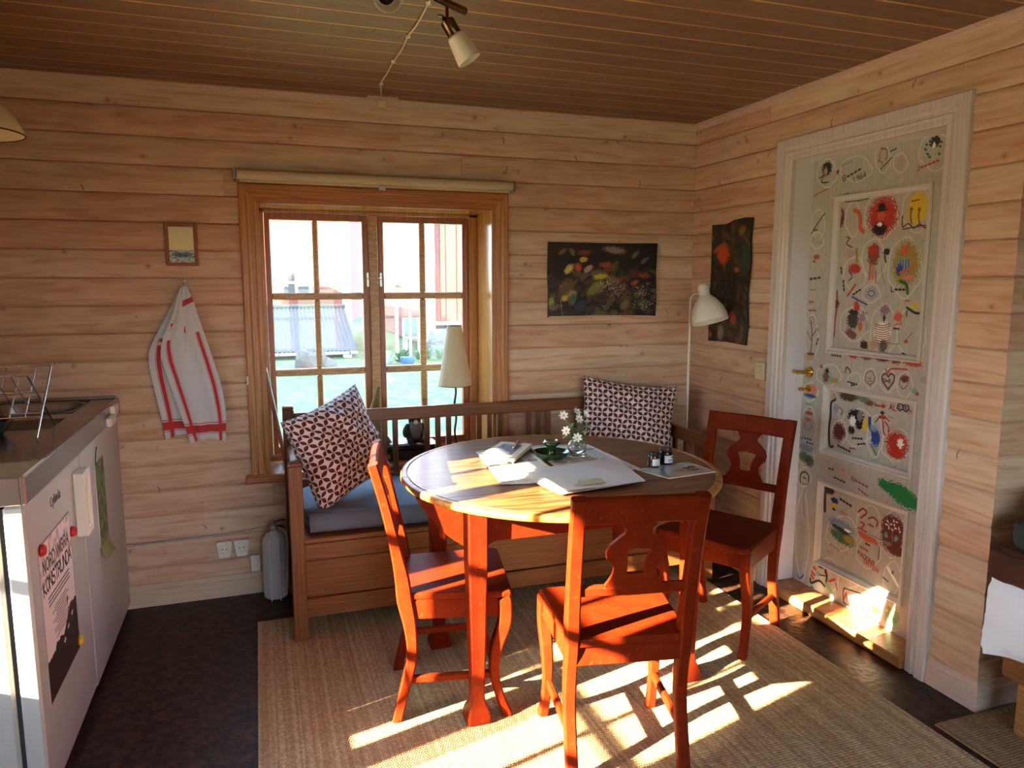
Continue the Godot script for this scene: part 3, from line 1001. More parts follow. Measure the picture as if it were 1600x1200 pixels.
func kitchen() -> void:
	var w := thing("worktop", "stainless steel worktop with sink over the fridge and cupboard", "worktop")
	var b := MB.new()
	var y0 := 0.935
	var y1 := 0.957
	b.bx(Vector3(XL + 0.022, y0, 0.022), Vector3(KX, y1, 0.06), 0.002)
	b.bx(Vector3(XL + 0.022, y0, 0.4), Vector3(KX, y1, 1.395), 0.002)
	b.bx(Vector3(XL + 0.022, y0, 0.06), Vector3(-3.3, y1, 0.4), 0.002)
	b.bx(Vector3(-2.96, y0, 0.06), Vector3(KX, y1, 0.4), 0.002)
	part("top", b, M.steel_wet, w)
	part("front_edge", MB.new().bx(Vector3(KX, 0.884, 0.022), Vector3(KX + 0.012, y1 + 0.002, 1.407), 0.003), M.steel, w)
	part("end_edge", MB.new().bx(Vector3(XL + 0.022, 0.884, 1.395), Vector3(KX, y1 + 0.002, 1.407), 0.003), M.steel, w)
	part("rear_edge", MB.new().bx(Vector3(XL + 0.022, y1, 0.022), Vector3(KX, y1 + 0.012, 0.034), 0.003), M.steel, w)
	var s := MB.new()
	var rows := []
	for k in [[1.04, 0.0005], [1.0, 0.002], [0.97, -0.004], [0.93, -0.03], [0.9, -0.12], [0.8, -0.15], [0.0, -0.155]]:
		var row := PackedVector3Array()
		for j in 33:
			var a := TAU * j / 32.0
			var cx := signf(cos(a)) * pow(absf(cos(a)), 0.45)
			var cz := signf(sin(a)) * pow(absf(sin(a)), 0.45)
			row.append(Vector3(-3.13 + 0.165 * cx * k[0], y1 + k[1], 0.23 + 0.165 * cz * k[0]))
		rows.append(row)
	s.grid(rows, false, false, true)
	part("sink_bowl", s, M.steel, w)
	for k in 7:
		part("drain_ridge", MB.new().bx(Vector3(-3.4, y1, 0.5 + 0.03 * k), Vector3(-2.96, y1 + 0.002, 0.506 + 0.03 * k), 0.001), M.steel_wet, w)
	var f := thing("fridge", "white under-counter fridge with posters on its door", "fridge")
	part("body", MB.new().bx(Vector3(XL + 0.022, 0.02, 0.765), Vector3(KX - 0.062, 0.882, 1.388), 0.008), M.enamel, f)
	part("gasket", MB.new().bx(Vector3(KX - 0.062, 0.05, 0.78), Vector3(KX - 0.05, 0.87, 1.375)), M.gasket, f)
	var dr := part("door", MB.new().bx(Vector3(KX - 0.05, 0.035, 0.765), Vector3(KX, 0.878, 1.388), 0.007), M.enamel, f)
	var hb := MB.new()
	hb.bx(Vector3(KX, 0.62, 0.79), Vector3(KX + 0.036, 0.836, 0.81), 0.004)
	hb.bx(Vector3(KX, 0.62, 0.858), Vector3(KX + 0.036, 0.836, 0.878), 0.004)
	hb.bx(Vector3(KX, 0.62, 0.81), Vector3(KX + 0.036, 0.65, 0.858), 0.004)
	hb.bx(Vector3(KX, 0.806, 0.81), Vector3(KX + 0.036, 0.836, 0.858), 0.004)
	hb.bx(Vector3(KX, 0.65, 0.81), Vector3(KX + 0.006, 0.806, 0.858))
	part("handle", hb, M.handle, dr)
	var tm := TextMesh.new()
	tm.text = "Cylinda"
	var sf := SystemFont.new()
	sf.font_names = PackedStringArray(["Droid Sans"])
	tm.font = sf
	tm.font_size = 16
	tm.pixel_size = 0.0022
	tm.depth = 0.001
	put("badge", tm, M.ink, dr, Transform3D(Basis(Vector3.UP, PI / 2), Vector3(KX + 0.0005, 0.815, 1.09)))
	part("foot", MB.new().bx(Vector3(XL + 0.05, 0.0, 0.8), Vector3(KX - 0.1, 0.02, 1.4)), M.gasket, f)
	var c := thing("base_cupboard", "white base cupboard under the sink beside the log wall", "cupboard")
	part("body", MB.new().bx(Vector3(XL + 0.022, 0.07, 0.03), Vector3(KX - 0.02, 0.882, 0.757), 0.003), M.white_lac, c)
	part("plinth", MB.new().bx(Vector3(XL + 0.022, 0.0, 0.03), Vector3(KX - 0.06, 0.07, 0.757)), M.gasket, c)
	part("door", MB.new().bx(Vector3(KX - 0.02, 0.03, 0.032), Vector3(KX, 0.876, 0.757), 0.004), M.white_lac, c)
	# child lock on the worktop edge
	var l := thing("edge_clip", "white plastic clip fixed on the worktop edge by the wall", "clip")
	part("upper_block", MB.new().bx(Vector3(KX + 0.012, 0.925, 0.16), Vector3(KX + 0.032, 0.957, 0.25), 0.004), M.handle, l)
	part("lower_block", MB.new().bx(Vector3(KX + 0.012, 0.888, 0.24), Vector3(KX + 0.034, 0.925, 0.35), 0.006), M.handle, l)
	part("strap", MB.new().bx(Vector3(KX + 0.012, 0.9, 0.1), Vector3(KX + 0.018, 0.945, 0.17), 0.002), M.handle, l)
	# papers and magnets
	var px := KX + 0.0005
	var po := thing("poster", "exhibition poster with dark hill held by magnets on the fridge", "poster")
	part("print", MB.new().quad(Vector3(px + 0.001, 0.735, 1.313), Vector3(px + 0.001, 0.735, 0.957), Vector3(px + 0.001, 0.28, 0.957), Vector3(px + 0.001, 0.28, 1.313), Vector3.RIGHT), M.poster, po)
	part("paper", MB.new().bx(Vector3(px, 0.28, 0.957), Vector3(px + 0.0008, 0.735, 1.313)), M.paper, po)
	for q in [["red", 0.723, 1.29, 0.017, "round red magnet on the poster corner away from the handle"], ["red", 0.664, 0.947, 0.017, "red magnet on the poster edge beside the fridge handle"], ["yellow", 0.305, 0.966, 0.017, "yellow magnet low on the poster's dark hill"]]:
		var mg := MB.new()
		mg.xf = Transform3D(Basis(Vector3.BACK, -PI / 2), Vector3(px + 0.001, q[1], q[2]))
		mg.lathe([Vector2(0, 0), Vector2(q[3], 0), Vector2(q[3], 0.006), Vector2(q[3] * 0.8, 0.012), Vector2(q[3] * 0.7, 0.014), Vector2(0, 0.015)], 14)
		single("magnet", mg, M["magnet_" + q[0]], q[4], "magnet")
	var ca := thing("wall_calendar", "green photo calendar hanging from a wire on the cupboard door", "calendar")
	part("sheet", MB.new().bx(Vector3(px, 0.47, 0.4), Vector3(px + 0.003, 0.79, 0.55)), M.paper, ca)
	part("print", MB.new().quad(Vector3(px + 0.0035, 0.79, 0.55), Vector3(px + 0.0035, 0.79, 0.4), Vector3(px + 0.0035, 0.47, 0.4), Vector3(px + 0.0035, 0.47, 0.55), Vector3.RIGHT), M.calendar, ca)
	var curl := MB.new()
	var cr := []
	for i in 7:
		var row := PackedVector3Array()
		for j in 3:
			var a := i / 6.0
			row.append(Vector3(px + 0.003 + 0.02 * a * a, 0.475 - 0.06 * a, lerpf(0.55, 0.4, j / 2.0)))
		cr.append(row)
	curl.grid(cr, true)
	part("curled_page", curl, M.calendar_page, ca)
	part("wire", MB.new().tube([Vector3(px + 0.004, 0.78, 0.545), Vector3(px + 0.006, 0.83, 0.53), Vector3(px + 0.004, 0.845, 0.5)], 0.0015, 5), M.dark_metal, ca)
	dish_rack()
	# pendant over the counter
	var pn := thing("pendant_lamp", "cream enamel pendant lamp with black rim over the worktop", "lamp", Vector3(-3.045, 1.872, 1.0))
	part("shade", MB.new().lathe([Vector2(0.155, 0), Vector2(0.15, 0.018), Vector2(0.135, 0.05), Vector2(0.1, 0.085), Vector2(0.06, 0.105), Vector2(0.03, 0.115), Vector2(0.025, 0.14)], 36), M.cream, pn)
	part("inner_shade", MB.new().lathe([Vector2(0.02, 0.11), Vector2(0.058, 0.1), Vector2(0.098, 0.08), Vector2(0.132, 0.046), Vector2(0.147, 0.016), Vector2(0.152, 0.0)], 36), M.cream, pn)
	var rim := []
	for k in 37:
		rim.append(Vector3(0.1545 * cos(TAU * k / 36), 0, 0.1545 * sin(TAU * k / 36)))
	part("rim", MB.new().tube(rim, 0.0022, 6, false), M.ink, pn)
	part("holder", MB.new().lathe([Vector2(0.0, 0.135), Vector2(0.026, 0.135), Vector2(0.024, 0.19), Vector2(0.006, 0.2), Vector2(0, 0.2)], 16), M.dark_metal, pn)
	part("cord", MB.new().tube([Vector3(0, 0.2, 0), Vector3(0, H - 1.872 - 0.02, 0)], 0.003, 6), M.ink, pn)
	part("ceiling_rose", MB.new().lathe([Vector2(0.0, H - 1.915), Vector2(0.04, H - 1.905), Vector2(0.045, H - 1.872), Vector2(0, H - 1.872)], 20), M.cream, pn)

func dish_rack() -> void:
	var t := thing("dish_rack", "folding chrome wire dish rack standing on the steel worktop", "dish rack")
	var xr := -2.955
	var xl := -3.38
	var A0 := Vector3(0, 0.962, 0.89)
	var A1 := Vector3(0, 1.168, 0.645)
	var B0 := Vector3(0, 0.962, 0.66)
	var B1 := Vector3(0, 1.166, 0.93)
	for q in [[A0, A1], [B0, B1]]:
		var a: Vector3 = q[0]
		var c: Vector3 = q[1]
		var X := Vector3(1, 0, 0)
		part("frame_wire", MB.new().tube([a + X * xr, c + X * xr], 0.0032, 6), M.chrome, t)
		part("frame_wire", MB.new().tube([a + X * xl, c + X * xl], 0.0032, 6), M.chrome, t)
		part("frame_wire", MB.new().tube([c + X * xl, c + X * (xr - 0.0)], 0.0028, 6), M.chrome, t)
		for u in [0.28, 0.62]:
			part("cross_wire", MB.new().tube([a.lerp(c, u) + X * xl, a.lerp(c, u) + X * xr], 0.0022, 6), M.chrome, t)
		for k in 9:
			var x := lerpf(xl + 0.03, xr - 0.045, k / 8.0)
			part("divider_wire", MB.new().tube([a.lerp(c, 0.28) + X * x, c + X * x], 0.0018, 5), M.chrome, t)
	var pl := MB.new()
	pl.xf = Transform3D(Basis(Vector3.UP, 0.25) * Basis(Vector3.RIGHT, deg_to_rad(62)), Vector3(-3.215, 1.085, 0.79))
	pl.lathe([Vector2(0, 0), Vector2(0.07, 0.0), Vector2(0.075, 0.006), Vector2(0.118, 0.016), Vector2(0.12, 0.019), Vector2(0.075, 0.01), Vector2(0, 0.006)], 40)
	single("plate", pl, M.plate, "pale yellow plate standing in the wire dish rack", "plate")
	var bo := MB.new()
	bo.lathe([Vector2(0, 0), Vector2(0.04, 0), Vector2(0.06, 0.02), Vector2(0.075, 0.05), Vector2(0.072, 0.05), Vector2(0.056, 0.022), Vector2(0.036, 0.006), Vector2(0, 0.006)], 28, Vector3(-3.12, 0.958, 0.775))
	single("glass_bowl", bo, M.smoke_glass, "dark glass bowl under the wire dish rack", "bowl")

# ---------------------------------------------------------------- things on the walls
func wall_things() -> void:
	# roller blind
	var rb := thing("roller_blind", "rolled up beige blind above the window casing", "blind")
	part("roll", MB.new().tube([Vector3(-2.335, 1.915, 0.062), Vector3(-1.075, 1.915, 0.062)], 0.021, 18), M.blind, rb)
	part("bottom_bar", MB.new().bx(Vector3(-2.325, 1.884, 0.05), Vector3(-1.085, 1.895, 0.058), 0.002), M.blind, rb)
	part("pull", MB.new().bx(Vector3(-1.725, 1.868, 0.056), Vector3(-1.69, 1.89, 0.064), 0.002), M.clear_plastic, rb)
	for x in [-2.345, -1.068]:
		part("bracket", MB.new().bx(Vector3(x - 0.006, 1.89, 0.0), Vector3(x + 0.006, 1.94, 0.08), 0.002), M.steel, rb)
	# small framed watercolour
	var fp := thing("framed_picture", "small watercolour of a shore in a thin wooden frame", "picture")
	var z := 0.022
	var a := Vector3(-2.637, 1.522, z)
	var c := Vector3(-2.508, 1.703, z)
	var fb := MB.new()
	fb.bx(a, Vector3(a.x + 0.014, c.y, z + 0.014), 0.002).bx(Vector3(c.x - 0.014, a.y, z), Vector3(c.x, c.y, z + 0.014), 0.002)
	fb.bx(Vector3(a.x + 0.014, a.y, z), Vector3(c.x - 0.014, a.y + 0.014, z + 0.014), 0.002).bx(Vector3(a.x + 0.014, c.y - 0.014, z), Vector3(c.x - 0.014, c.y, z + 0.014), 0.002)
	part("frame", fb, M.frame_wood, fp)
	part("print", MB.new().quad(Vector3(a.x + 0.013, c.y - 0.013, z + 0.004), Vector3(c.x - 0.013, c.y - 0.013, z + 0.004), Vector3(c.x - 0.013, a.y + 0.013, z + 0.004), Vector3(a.x + 0.013, a.y + 0.013, z + 0.004), Vector3(0, 0, 1)), M.watercolour, fp)
	part("backing", MB.new().bx(a + Vector3(0.004, 0.004, 0), c + Vector3(-0.004, -0.004, 0.002)), M.paper, fp)
	# two dark paintings on board
	var p1 := thing("painting", "wide dark painting of yellow and white autumn leaves", "painting")
	var o1 := PackedVector2Array([Vector2(-0.868, 1.273), Vector2(-0.86, 1.279), Vector2(-0.6, 1.281), Vector2(-0.3, 1.276), Vector2(-0.245, 1.272), Vector2(-0.241, 1.35), Vector2(-0.248, 1.5), Vector2(-0.243, 1.658), Vector2(-0.5, 1.654), Vector2(-0.87, 1.655), Vector2(-0.872, 1.5), Vector2(-0.866, 1.4)])
	part("board", MB.new().extrude(o1, 0.022, 0.032), M.painting1, p1)
	var p2 := thing("painting", "tall narrow dark painting with an orange disc beside the corner", "painting")
	var o2 := PackedVector2Array([Vector2(0.213, 1.146), Vector2(0.37, 1.152), Vector2(0.528, 1.146), Vector2(0.536, 1.24), Vector2(0.525, 1.4), Vector2(0.54, 1.55), Vector2(0.532, 1.66), Vector2(0.542, 1.757), Vector2(0.49, 1.762), Vector2(0.4, 1.757), Vector2(0.34, 1.742), Vector2(0.213, 1.745), Vector2(0.216, 1.5), Vector2(0.207, 1.3)])
	part("board", MB.new().extrude(o2, 0.022, 0.03, Transform3D(Basis(Vector3.UP, -PI / 2), Vector3.ZERO)), M.painting2, p2)
	# light switch
	var sw := thing("light_switch", "cream light switch beside the painted door casing", "switch")
	part("plate", MB.new().bx(Vector3(-0.034, 0.992, 0.61), Vector3(-0.02, 1.076, 0.682), 0.004), M.cream_plastic, sw)
	part("rocker", MB.new().bx(Vector3(-0.04, 1.012, 0.63), Vector3(-0.034, 1.056, 0.662), 0.003), M.cream_plastic, sw)
	# sockets and cable
	for q in [[-2.468, "white wall socket joined to the grey cable"], [-2.394, "white wall socket next to the fire extinguisher"]]:
		var so := thing("wall_socket", q[1], "socket", Vector3(q[0], 0.235, 0.02), 0.0, "wall sockets under the window")
		var poly := PackedVector2Array()
		for v in [Vector2(-0.029, 0.036), Vector2(0.029, 0.036), Vector2(0.033, 0.03), Vector2(0.024, -0.034), Vector2(0.018, -0.04), Vector2(-0.018, -0.04), Vector2(-0.024, -0.034), Vector2(-0.033, 0.03)]:
			poly.append(v)
		part("plate", MB.new().extrude(poly, 0, 0.028), M.white_plastic, so)
		var cup := MB.new()
		cup.xf = Transform3D(Basis(Vector3.RIGHT, PI / 2), Vector3(0, 0.002, 0.0285))
		cup.lathe([Vector2(0.019, 0.0), Vector2(0.021, 0.003), Vector2(0.023, 0.0)], 20)
		part("cup_rim", cup, M.white_plastic, so)
		for s in [-1.0, 1.0]:
			var h := MB.new()
			h.xf = Transform3D(Basis(Vector3.RIGHT, PI / 2), Vector3(s * 0.009, 0.002, 0.0285))
			h.lathe([Vector2(0, 0.0006), Vector2(0.003, 0.0006), Vector2(0.003, 0.0)], 8)
			part("hole", h, M.ink, so)
	var cb := MB.new().tube([Vector3(-2.86, 0.29, 0.022), Vector3(-2.6, 0.296, 0.024), Vector3(-2.47, 0.3, 0.024), Vector3(-2.3, 0.315, 0.024), Vector3(-2.2, 0.32, 0.024)], 0.004, 6)
	single("power_cable", cb, M.cable, "pale cable running along the log wall above the sockets", "cable")
	var jb := MB.new().bx(Vector3(-2.36, 0.11, 0.02), Vector3(-2.315, 0.19, 0.045), 0.004)
	single("junction_box", jb, M.white_plastic, "small white junction box low on the log wall", "box")
	# tea towel
	towel()
	# extinguisher
	var e := thing("fire_extinguisher", "small white fire extinguisher standing by the settle leg", "extinguisher", Vector3(-2.252, 0, 0.105))
	part("cylinder", MB.new().lathe([Vector2(0, 0.006), Vector2(0.048, 0.006), Vector2(0.053, 0.014), Vector2(0.054, 0.26), Vector2(0.05, 0.285), Vector2(0.034, 0.305), Vector2(0.018, 0.312), Vector2(0.016, 0.33), Vector2(0, 0.33)], 28), M.enamel_dirty, e)
	part("valve", MB.new().lathe([Vector2(0, 0.325), Vector2(0.02, 0.325), Vector2(0.02, 0.345), Vector2(0.012, 0.35), Vector2(0.012, 0.368), Vector2(0, 0.368)], 16), M.steel, e)
	part("lever", MB.new().beam([Vector3(-0.012, 0.352, 0.0), Vector3(0.03, 0.372, 0.012), Vector3(0.055, 0.374, 0.02)], [0.004, 0.004, 0.004], [0.016, 0.018, 0.014], Vector3.UP, 0.001), M.dark_metal, e)
	part("carrying_handle", MB.new().beam([Vector3(-0.01, 0.34, 0.0), Vector3(0.03, 0.345, 0.014), Vector3(0.05, 0.335, 0.02)], [0.004, 0.004, 0.004], [0.016, 0.018, 0.014], Vector3.UP, 0.001), M.dark_metal, e)
	part("gauge", MB.new().tube([Vector3(0, 0.34, 0.018), Vector3(0, 0.34, 0.03)], 0.012, 12), M.steel, e)
	part("hose", MB.new().tube(crom([Vector3(0.016, 0.338, 0.006), Vector3(0.05, 0.32, 0.03), Vector3(0.058, 0.25, 0.025), Vector3(0.052, 0.1, 0.03), Vector3(0.05, 0.03, 0.032)], 5), 0.006, 8), M.cable, e)
	for x in [-0.02, 0.02]:
		part("bracket_wire", MB.new().tube([Vector3(x, 0.3, 0.055), Vector3(x, 0.004, 0.058), Vector3(x, 0.004, -0.05)], 0.0025, 6), M.white_plastic, e)
	# ceiling rose plate and cord of the spot rail
	var cd := thing("lamp_cord", "white lamp cord clipped along the ceiling boards", "cord")
	var cp := [Vector3(-1.7, 2.272, 0.06), Vector3(-1.743, H - 0.004, 0.316), Vector3(-1.747, H - 0.006, 0.48), Vector3(-1.75, H - 0.004, 0.646), Vector3(-1.748, H - 0.006, 0.8), Vector3(-1.753, H - 0.004, 0.944), Vector3(-1.749, H - 0.006, 1.08), Vector3(-1.753, H - 0.004, 1.26), Vector3(-1.765, H - 0.012, 1.4), Vector3(-1.79, H - 0.03, 1.52)]
	part("cable", MB.new().tube(crom(cp, 5), 0.0032, 6), M.cord, cd)
	for k in [1, 3, 5, 7]:
		part("clip", MB.new().bx(cp[k] + Vector3(-0.008, -0.006, -0.004), cp[k] + Vector3(0.008, 0.004, 0.004), 0.002), M.white_plastic, cd)
	part("outlet", MB.new().bx(Vector3(-1.722, 2.235, 0.046), Vector3(-1.68, 2.27, 0.075), 0.006), M.cream_plastic, cd)
	part("outlet_plate", MB.new().bx(Vector3(-1.77, 2.271, 0.05), Vector3(-1.63, 2.2795, 0.1), 0.002), M.wash_x, cd)
	spots()

func spots() -> void:
	var t := thing("spot_rail", "dark ceiling rail with frosted glass spot lamps", "lamp")
	var a := Vector3(-1.696, 2.2, 1.444)
	var d := Vector3(-0.081, 0.0, 0.055).normalized()
	part("rail", MB.new().tube([a + d * -0.004, a + d * 0.5], 0.011, 12), M.bronze, t)
	part("mount", MB.new().lathe([Vector2(0, 2.19), Vector2(0.045, 2.195), Vector2(0.05, H), Vector2(0, H)], 24, a + d * 0.3 - Vector3(0, 2.2, 0) + Vector3(0, 0, 0)), M.bronze, t)
	for q in [[a + d * 0.07, Vector3(0.42, -0.7, 0.1)], [a + d * 0.3, Vector3(-0.1, -0.34, 0.9)]]:
		var p: Vector3 = q[0]
		var dir: Vector3 = (q[1] as Vector3).normalized()
		part("stem", MB.new().tube([p, p + Vector3(0, -0.045, 0)], 0.005, 8), M.bronze, t)
		var s := p + Vector3(0, -0.047, 0)
		var y := -dir
		var x := y.cross(Vector3.FORWARD).normalized()
		var bs := Basis(x, y, x.cross(y))
		var so := MB.new()
		so.xf = Transform3D(bs, s + dir * 0.01)
		so.lathe([Vector2(0, -0.034), Vector2(0.02, -0.034), Vector2(0.02, 0.01), Vector2(0.017, 0.013), Vector2(0, 0.013)], 24)
		part("socket", so, M.bronze, t)
		var gl := MB.new()
		gl.xf = Transform3D(bs, s + dir * 0.042)
		gl.lathe([Vector2(0.034, -0.074), Vector2(0.0352, -0.07), Vector2(0.026, -0.008), Vector2(0.023, 0.0), Vector2(0, 0.0)], 28)
		part("glass_shade", gl, M.frosted, t)
		var kn := MB.new().tube([s, s + Vector3(-0.012, 0.006, 0.006)], 0.006, 8)
		kn.box(s + Vector3(-0.02, 0.01, 0.008), Vector3(0.016, 0.004, 0.01), 0.001)
		part("thumb_screw", kn, M.bronze, t)

func towel() -> void:
	var t := thing("tea_towel", "white tea towel with red stripes hanging on the log wall", "towel")
	var f := noise(21, 1.2, 2)
	var lb := crom([Vector2(-2.583, 1.43), Vector2(-2.617, 1.33), Vector2(-2.668, 1.2), Vector2(-2.675, 1.13), Vector2(-2.655, 1.04), Vector2(-2.61, 0.86), Vector2(-2.58, 0.74)], 6)
	var rb := crom([Vector2(-2.556, 1.43), Vector2(-2.535, 1.37), Vector2(-2.505, 1.25), Vector2(-2.465, 1.1), Vector2(-2.44, 0.98), Vector2(-2.43, 0.86), Vector2(-2.437, 0.742)], 6)
	var layer := func(off: float, dx0: float, dx1: float, cut: float) -> MB:
		var rows := []
		for i in lb.size():
			var row := PackedVector3Array()
			var v := float(i) / (lb.size() - 1)
			for j in 21:
				var u := j / 20.0
				var p: Vector2 = lb[i].lerp(rb[i], u) + Vector2(lerpf(dx0, dx1, u) * v, 0)
				var y := p.y
				if v > 0.9:
					y += 0.022 * sin(u * PI) * (v - 0.9) * 10.0
				var fold := 0.007 * sin(u * 15.0 + 1.0 + off * 50.0) * (0.4 + 0.6 * v) + 0.005 * f.get_noise_2d(u * 3.0, v * 4.0)
				row.append(Vector3(p.x, lerpf(1.43, y, cut) if cut < 1.0 else y, 0.034 + off + 0.02 * (1.0 - v) + fold))
			rows.append(row)
		return MB.new().grid(rows, false)
	part("cloth", layer.call(0.03, 0.0, 0.0, 1.0), M.towel, t)
	part("rear_layer", layer.call(0.0, -0.105, -0.06, 0.97), M.towel, t)
	var fr := []
	for i in 9:
		var row := PackedVector3Array()
		var v := i / 8.0
		for j in 9:
			var u := j / 8.0
			row.append(Vector3(lerpf(-2.625, -2.69, v) + u * lerpf(0.05, 0.125, v) , lerpf(1.29, 1.185, v) - 0.05 * sin(v * PI) * u - 0.03 * u * v, 0.066 + 0.012 * sin(u * 7.0 + v * 3.0)))
		fr.append(row)
	part("turned_corner", MB.new().grid(fr, false), M.towel_edge, t)
	part("hanging_loop", MB.new().tube([Vector3(-2.572, 1.425, 0.06), Vector3(-2.569, 1.448, 0.05), Vector3(-2.564, 1.425, 0.06)], 0.002, 5), M.towel_plain, t)
	var h := thing("wall_hook", "small metal hook holding the striped tea towel", "hook")
	part("plate", MB.new().bx(Vector3(-2.575, 1.425, 0.01), Vector3(-2.563, 1.465, 0.024), 0.001), M.steel, h)
	part("prong", MB.new().tube([Vector3(-2.569, 1.436, 0.022), Vector3(-2.569, 1.434, 0.05), Vector3(-2.569, 1.45, 0.058)], 0.0025, 6), M.steel, h)

# ---------------------------------------------------------------- on the table
func flat_quad(b: MB, q: Array, y: float, th: float) -> MB:   # thin sheet from four corners (x, z)
	var t := []
	var lo := []
	for p in q:
		t.append(Vector3(p.x, y + th, p.y))
		lo.append(Vector3(p.x, y, p.y))
	b.face(t, Vector3.UP, [Vector2(0, 0), Vector2(1, 0), Vector2(1, 1), Vector2(0, 1)])
	b.face(lo, Vector3.DOWN)
	var c: Vector3 = (t[0] + t[1] + t[2] + t[3]) * 0.25
	for k in 4:
		var k2 := (k + 1) % 4
		b.face([lo[k], lo[k2], t[k2], t[k]], (t[k] + t[k2]) * 0.5 - c)
	return b

func bent_sheet(q: Array, y: float, th: float, lift: Callable) -> MB:
	var b := MB.new()
	for side in 2:
		var rows := []
		for i in 17:
			var row := PackedVector3Array()
			for j in 17:
				var u := j / 16.0
				var v := i / 16.0
				var p: Vector2 = q[0].lerp(q[1], u).lerp(q[3].lerp(q[2], u), v)
				row.append(Vector3(p.x, y + lift.call(u, v) + (th if side == 0 else 0.0), p.y))
			rows.append(row)
		b.grid(rows, side == 1)
	return b

func table_things() -> void:
	var y := TT + 0.0004
	var n1 := single("newspaper", bent_sheet([Vector2(-1.475, 0.78), Vector2(-1.26, 0.7), Vector2(-1.3, 1.29), Vector2(-1.53, 1.262)], y, 0.002, func(u, v): return 0.003 * sin(u * 5.0 + v * 3.0) * v + 0.003), M.newsprint, "open newspaper lying under the notebook and candlestick", "newspaper")
	var n2 := single("newspaper", bent_sheet([Vector2(-1.25, 0.75), Vector2(-0.995, 0.8), Vector2(-0.985, 1.23), Vector2(-1.27, 1.2)], y, 0.002, func(u, v): return 0.004 + 0.003 * sin(u * 6.0) * u), M.newsprint2, "creased newspaper sheet under the flower vase", "newspaper")
	# notebook
	var nb := thing("notebook", "cream notebook with dark printed cover and red ribbon", "notebook")
	var q := [Vector2(-1.346, 0.712), Vector2(-1.243, 0.796), Vector2(-1.398, 1.018), Vector2(-1.482, 0.892)]
	part("pages", flat_quad(MB.new(), [q[0] + Vector2(0.002, 0.003), q[1] + Vector2(-0.003, 0.002), q[2] + Vector2(-0.001, -0.004), q[3] + Vector2(0.004, -0.001)], y + 0.0085, 0.0145), M.page_edge, nb)
	part("back_cover", flat_quad(MB.new(), q, y + 0.0065, 0.002), M.ink, nb)
	part("front_cover", flat_quad(MB.new(), [q[3], q[0], q[1], q[2]], y + 0.023, 0.002), M.book_cover, nb)
	part("ribbon", MB.new().beam([Vector3(-1.47, y + 0.01, 0.9), Vector3(-1.505, y + 0.004, 0.91), Vector3(-1.53, y + 0.003, 0.935), Vector3(-1.553, y + 0.003, 0.94)], [0.006, 0.006, 0.006, 0.006], [0.001, 0.001, 0.001, 0.001], Vector3(0.4, 0, 1), 0.0002), M.ribbon, nb)
	var pen := thing("ballpoint_pen", "silver ballpoint pen lying on the notebook", "pen")
	var pa := Vector3(-1.292, y + 0.0305, 0.76)
	var pz := Vector3(-1.352, y + 0.0305, 0.875)
	part("barrel", MB.new().tube([pa, pa.lerp(pz, 0.85), pa.lerp(pz, 0.95), pz], [0.0052, 0.0052, 0.0035, 0.0008], 10), M.chrome, pen)
	part("clip", MB.new().beam([pa + Vector3(0, 0.007, 0), pa.lerp(pz, 0.35) + Vector3(0, 0.0065, 0)], [0.003, 0.003], [0.001, 0.001], Vector3(1, 0, 0.5), 0.0003), M.chrome, pen)
	part("button", MB.new().tube([pa, pa + (pa - pz).normalized() * 0.01], 0.003, 8), M.dark_metal, pen)
	# candlestick
	var cs := thing("candlestick", "dark green glazed chamber candlestick with saucer on newspaper", "candlestick", Vector3(-1.237, y + 0.009, 0.99))
	part("saucer", MB.new().lathe([Vector2(0, 0), Vector2(0.045, 0), Vector2(0.056, 0.006), Vector2(0.068, 0.02), Vector2(0.071, 0.026), Vector2(0.069, 0.027), Vector2(0.062, 0.018), Vector2(0.046, 0.007), Vector2(0, 0.006)], 40), M.green_glaze, cs)
	part("stem", MB.new().lathe([Vector2(0.024, 0.006), Vector2(0.017, 0.014), Vector2(0.013, 0.03), Vector2(0.015, 0.042), Vector2(0.026, 0.052), Vector2(0.033, 0.058), Vector2(0.034, 0.063), Vector2(0.028, 0.066)], 28), M.green_glaze, cs)
	part("cup_liner", MB.new().lathe([Vector2(0.03, 0.064), Vector2(0.027, 0.071), Vector2(0.022, 0.071), Vector2(0.017, 0.06), Vector2(0, 0.058)], 24), M.dull_metal, cs)
	# vase and anemones
	var v := Vector3(-1.128, y + 0.009, 0.985)
	var va := thing("glass_vase", "small clear glass jar of water holding white flowers", "vase", v)
	part("glass", MB.new().lathe([Vector2(0, 0), Vector2(0.032, 0), Vector2(0.036, 0.004), Vector2(0.037, 0.04), Vector2(0.034, 0.05), Vector2(0.027, 0.056), Vector2(0.027, 0.068), Vector2(0.0245, 0.068), Vector2(0.0245, 0.056), Vector2(0.031, 0.048), Vector2(0.034, 0.038), Vector2(0.033, 0.007), Vector2(0, 0.006)], 32), M.clear_glass, va)
	part("water", MB.new().lathe([Vector2(0, 0.0065), Vector2(0.0327, 0.0075), Vector2(0.0335, 0.034), Vector2(0, 0.034)], 28), M.water, va)
	rng.seed = 77
	var heads := [[(Vector3(-0.045, 0.155, -0.03)), Vector3(-0.3, 0.5, 0.8)], [Vector3(-0.054, 0.105, 0.02), Vector3(-0.8, 0.25, 0.6)], [Vector3(0.012, 0.142, -0.012), Vector3(0.2, 0.35, 0.9)], [Vector3(0.016, 0.165, -0.04), Vector3(0.3, 0.6, 0.6)], [Vector3(-0.022, 0.082, 0.05), Vector3(-0.2, 0.4, 0.9)], [Vector3(0.06, 0.15, -0.05), Vector3(0.8, 0.4, -0.2)]]
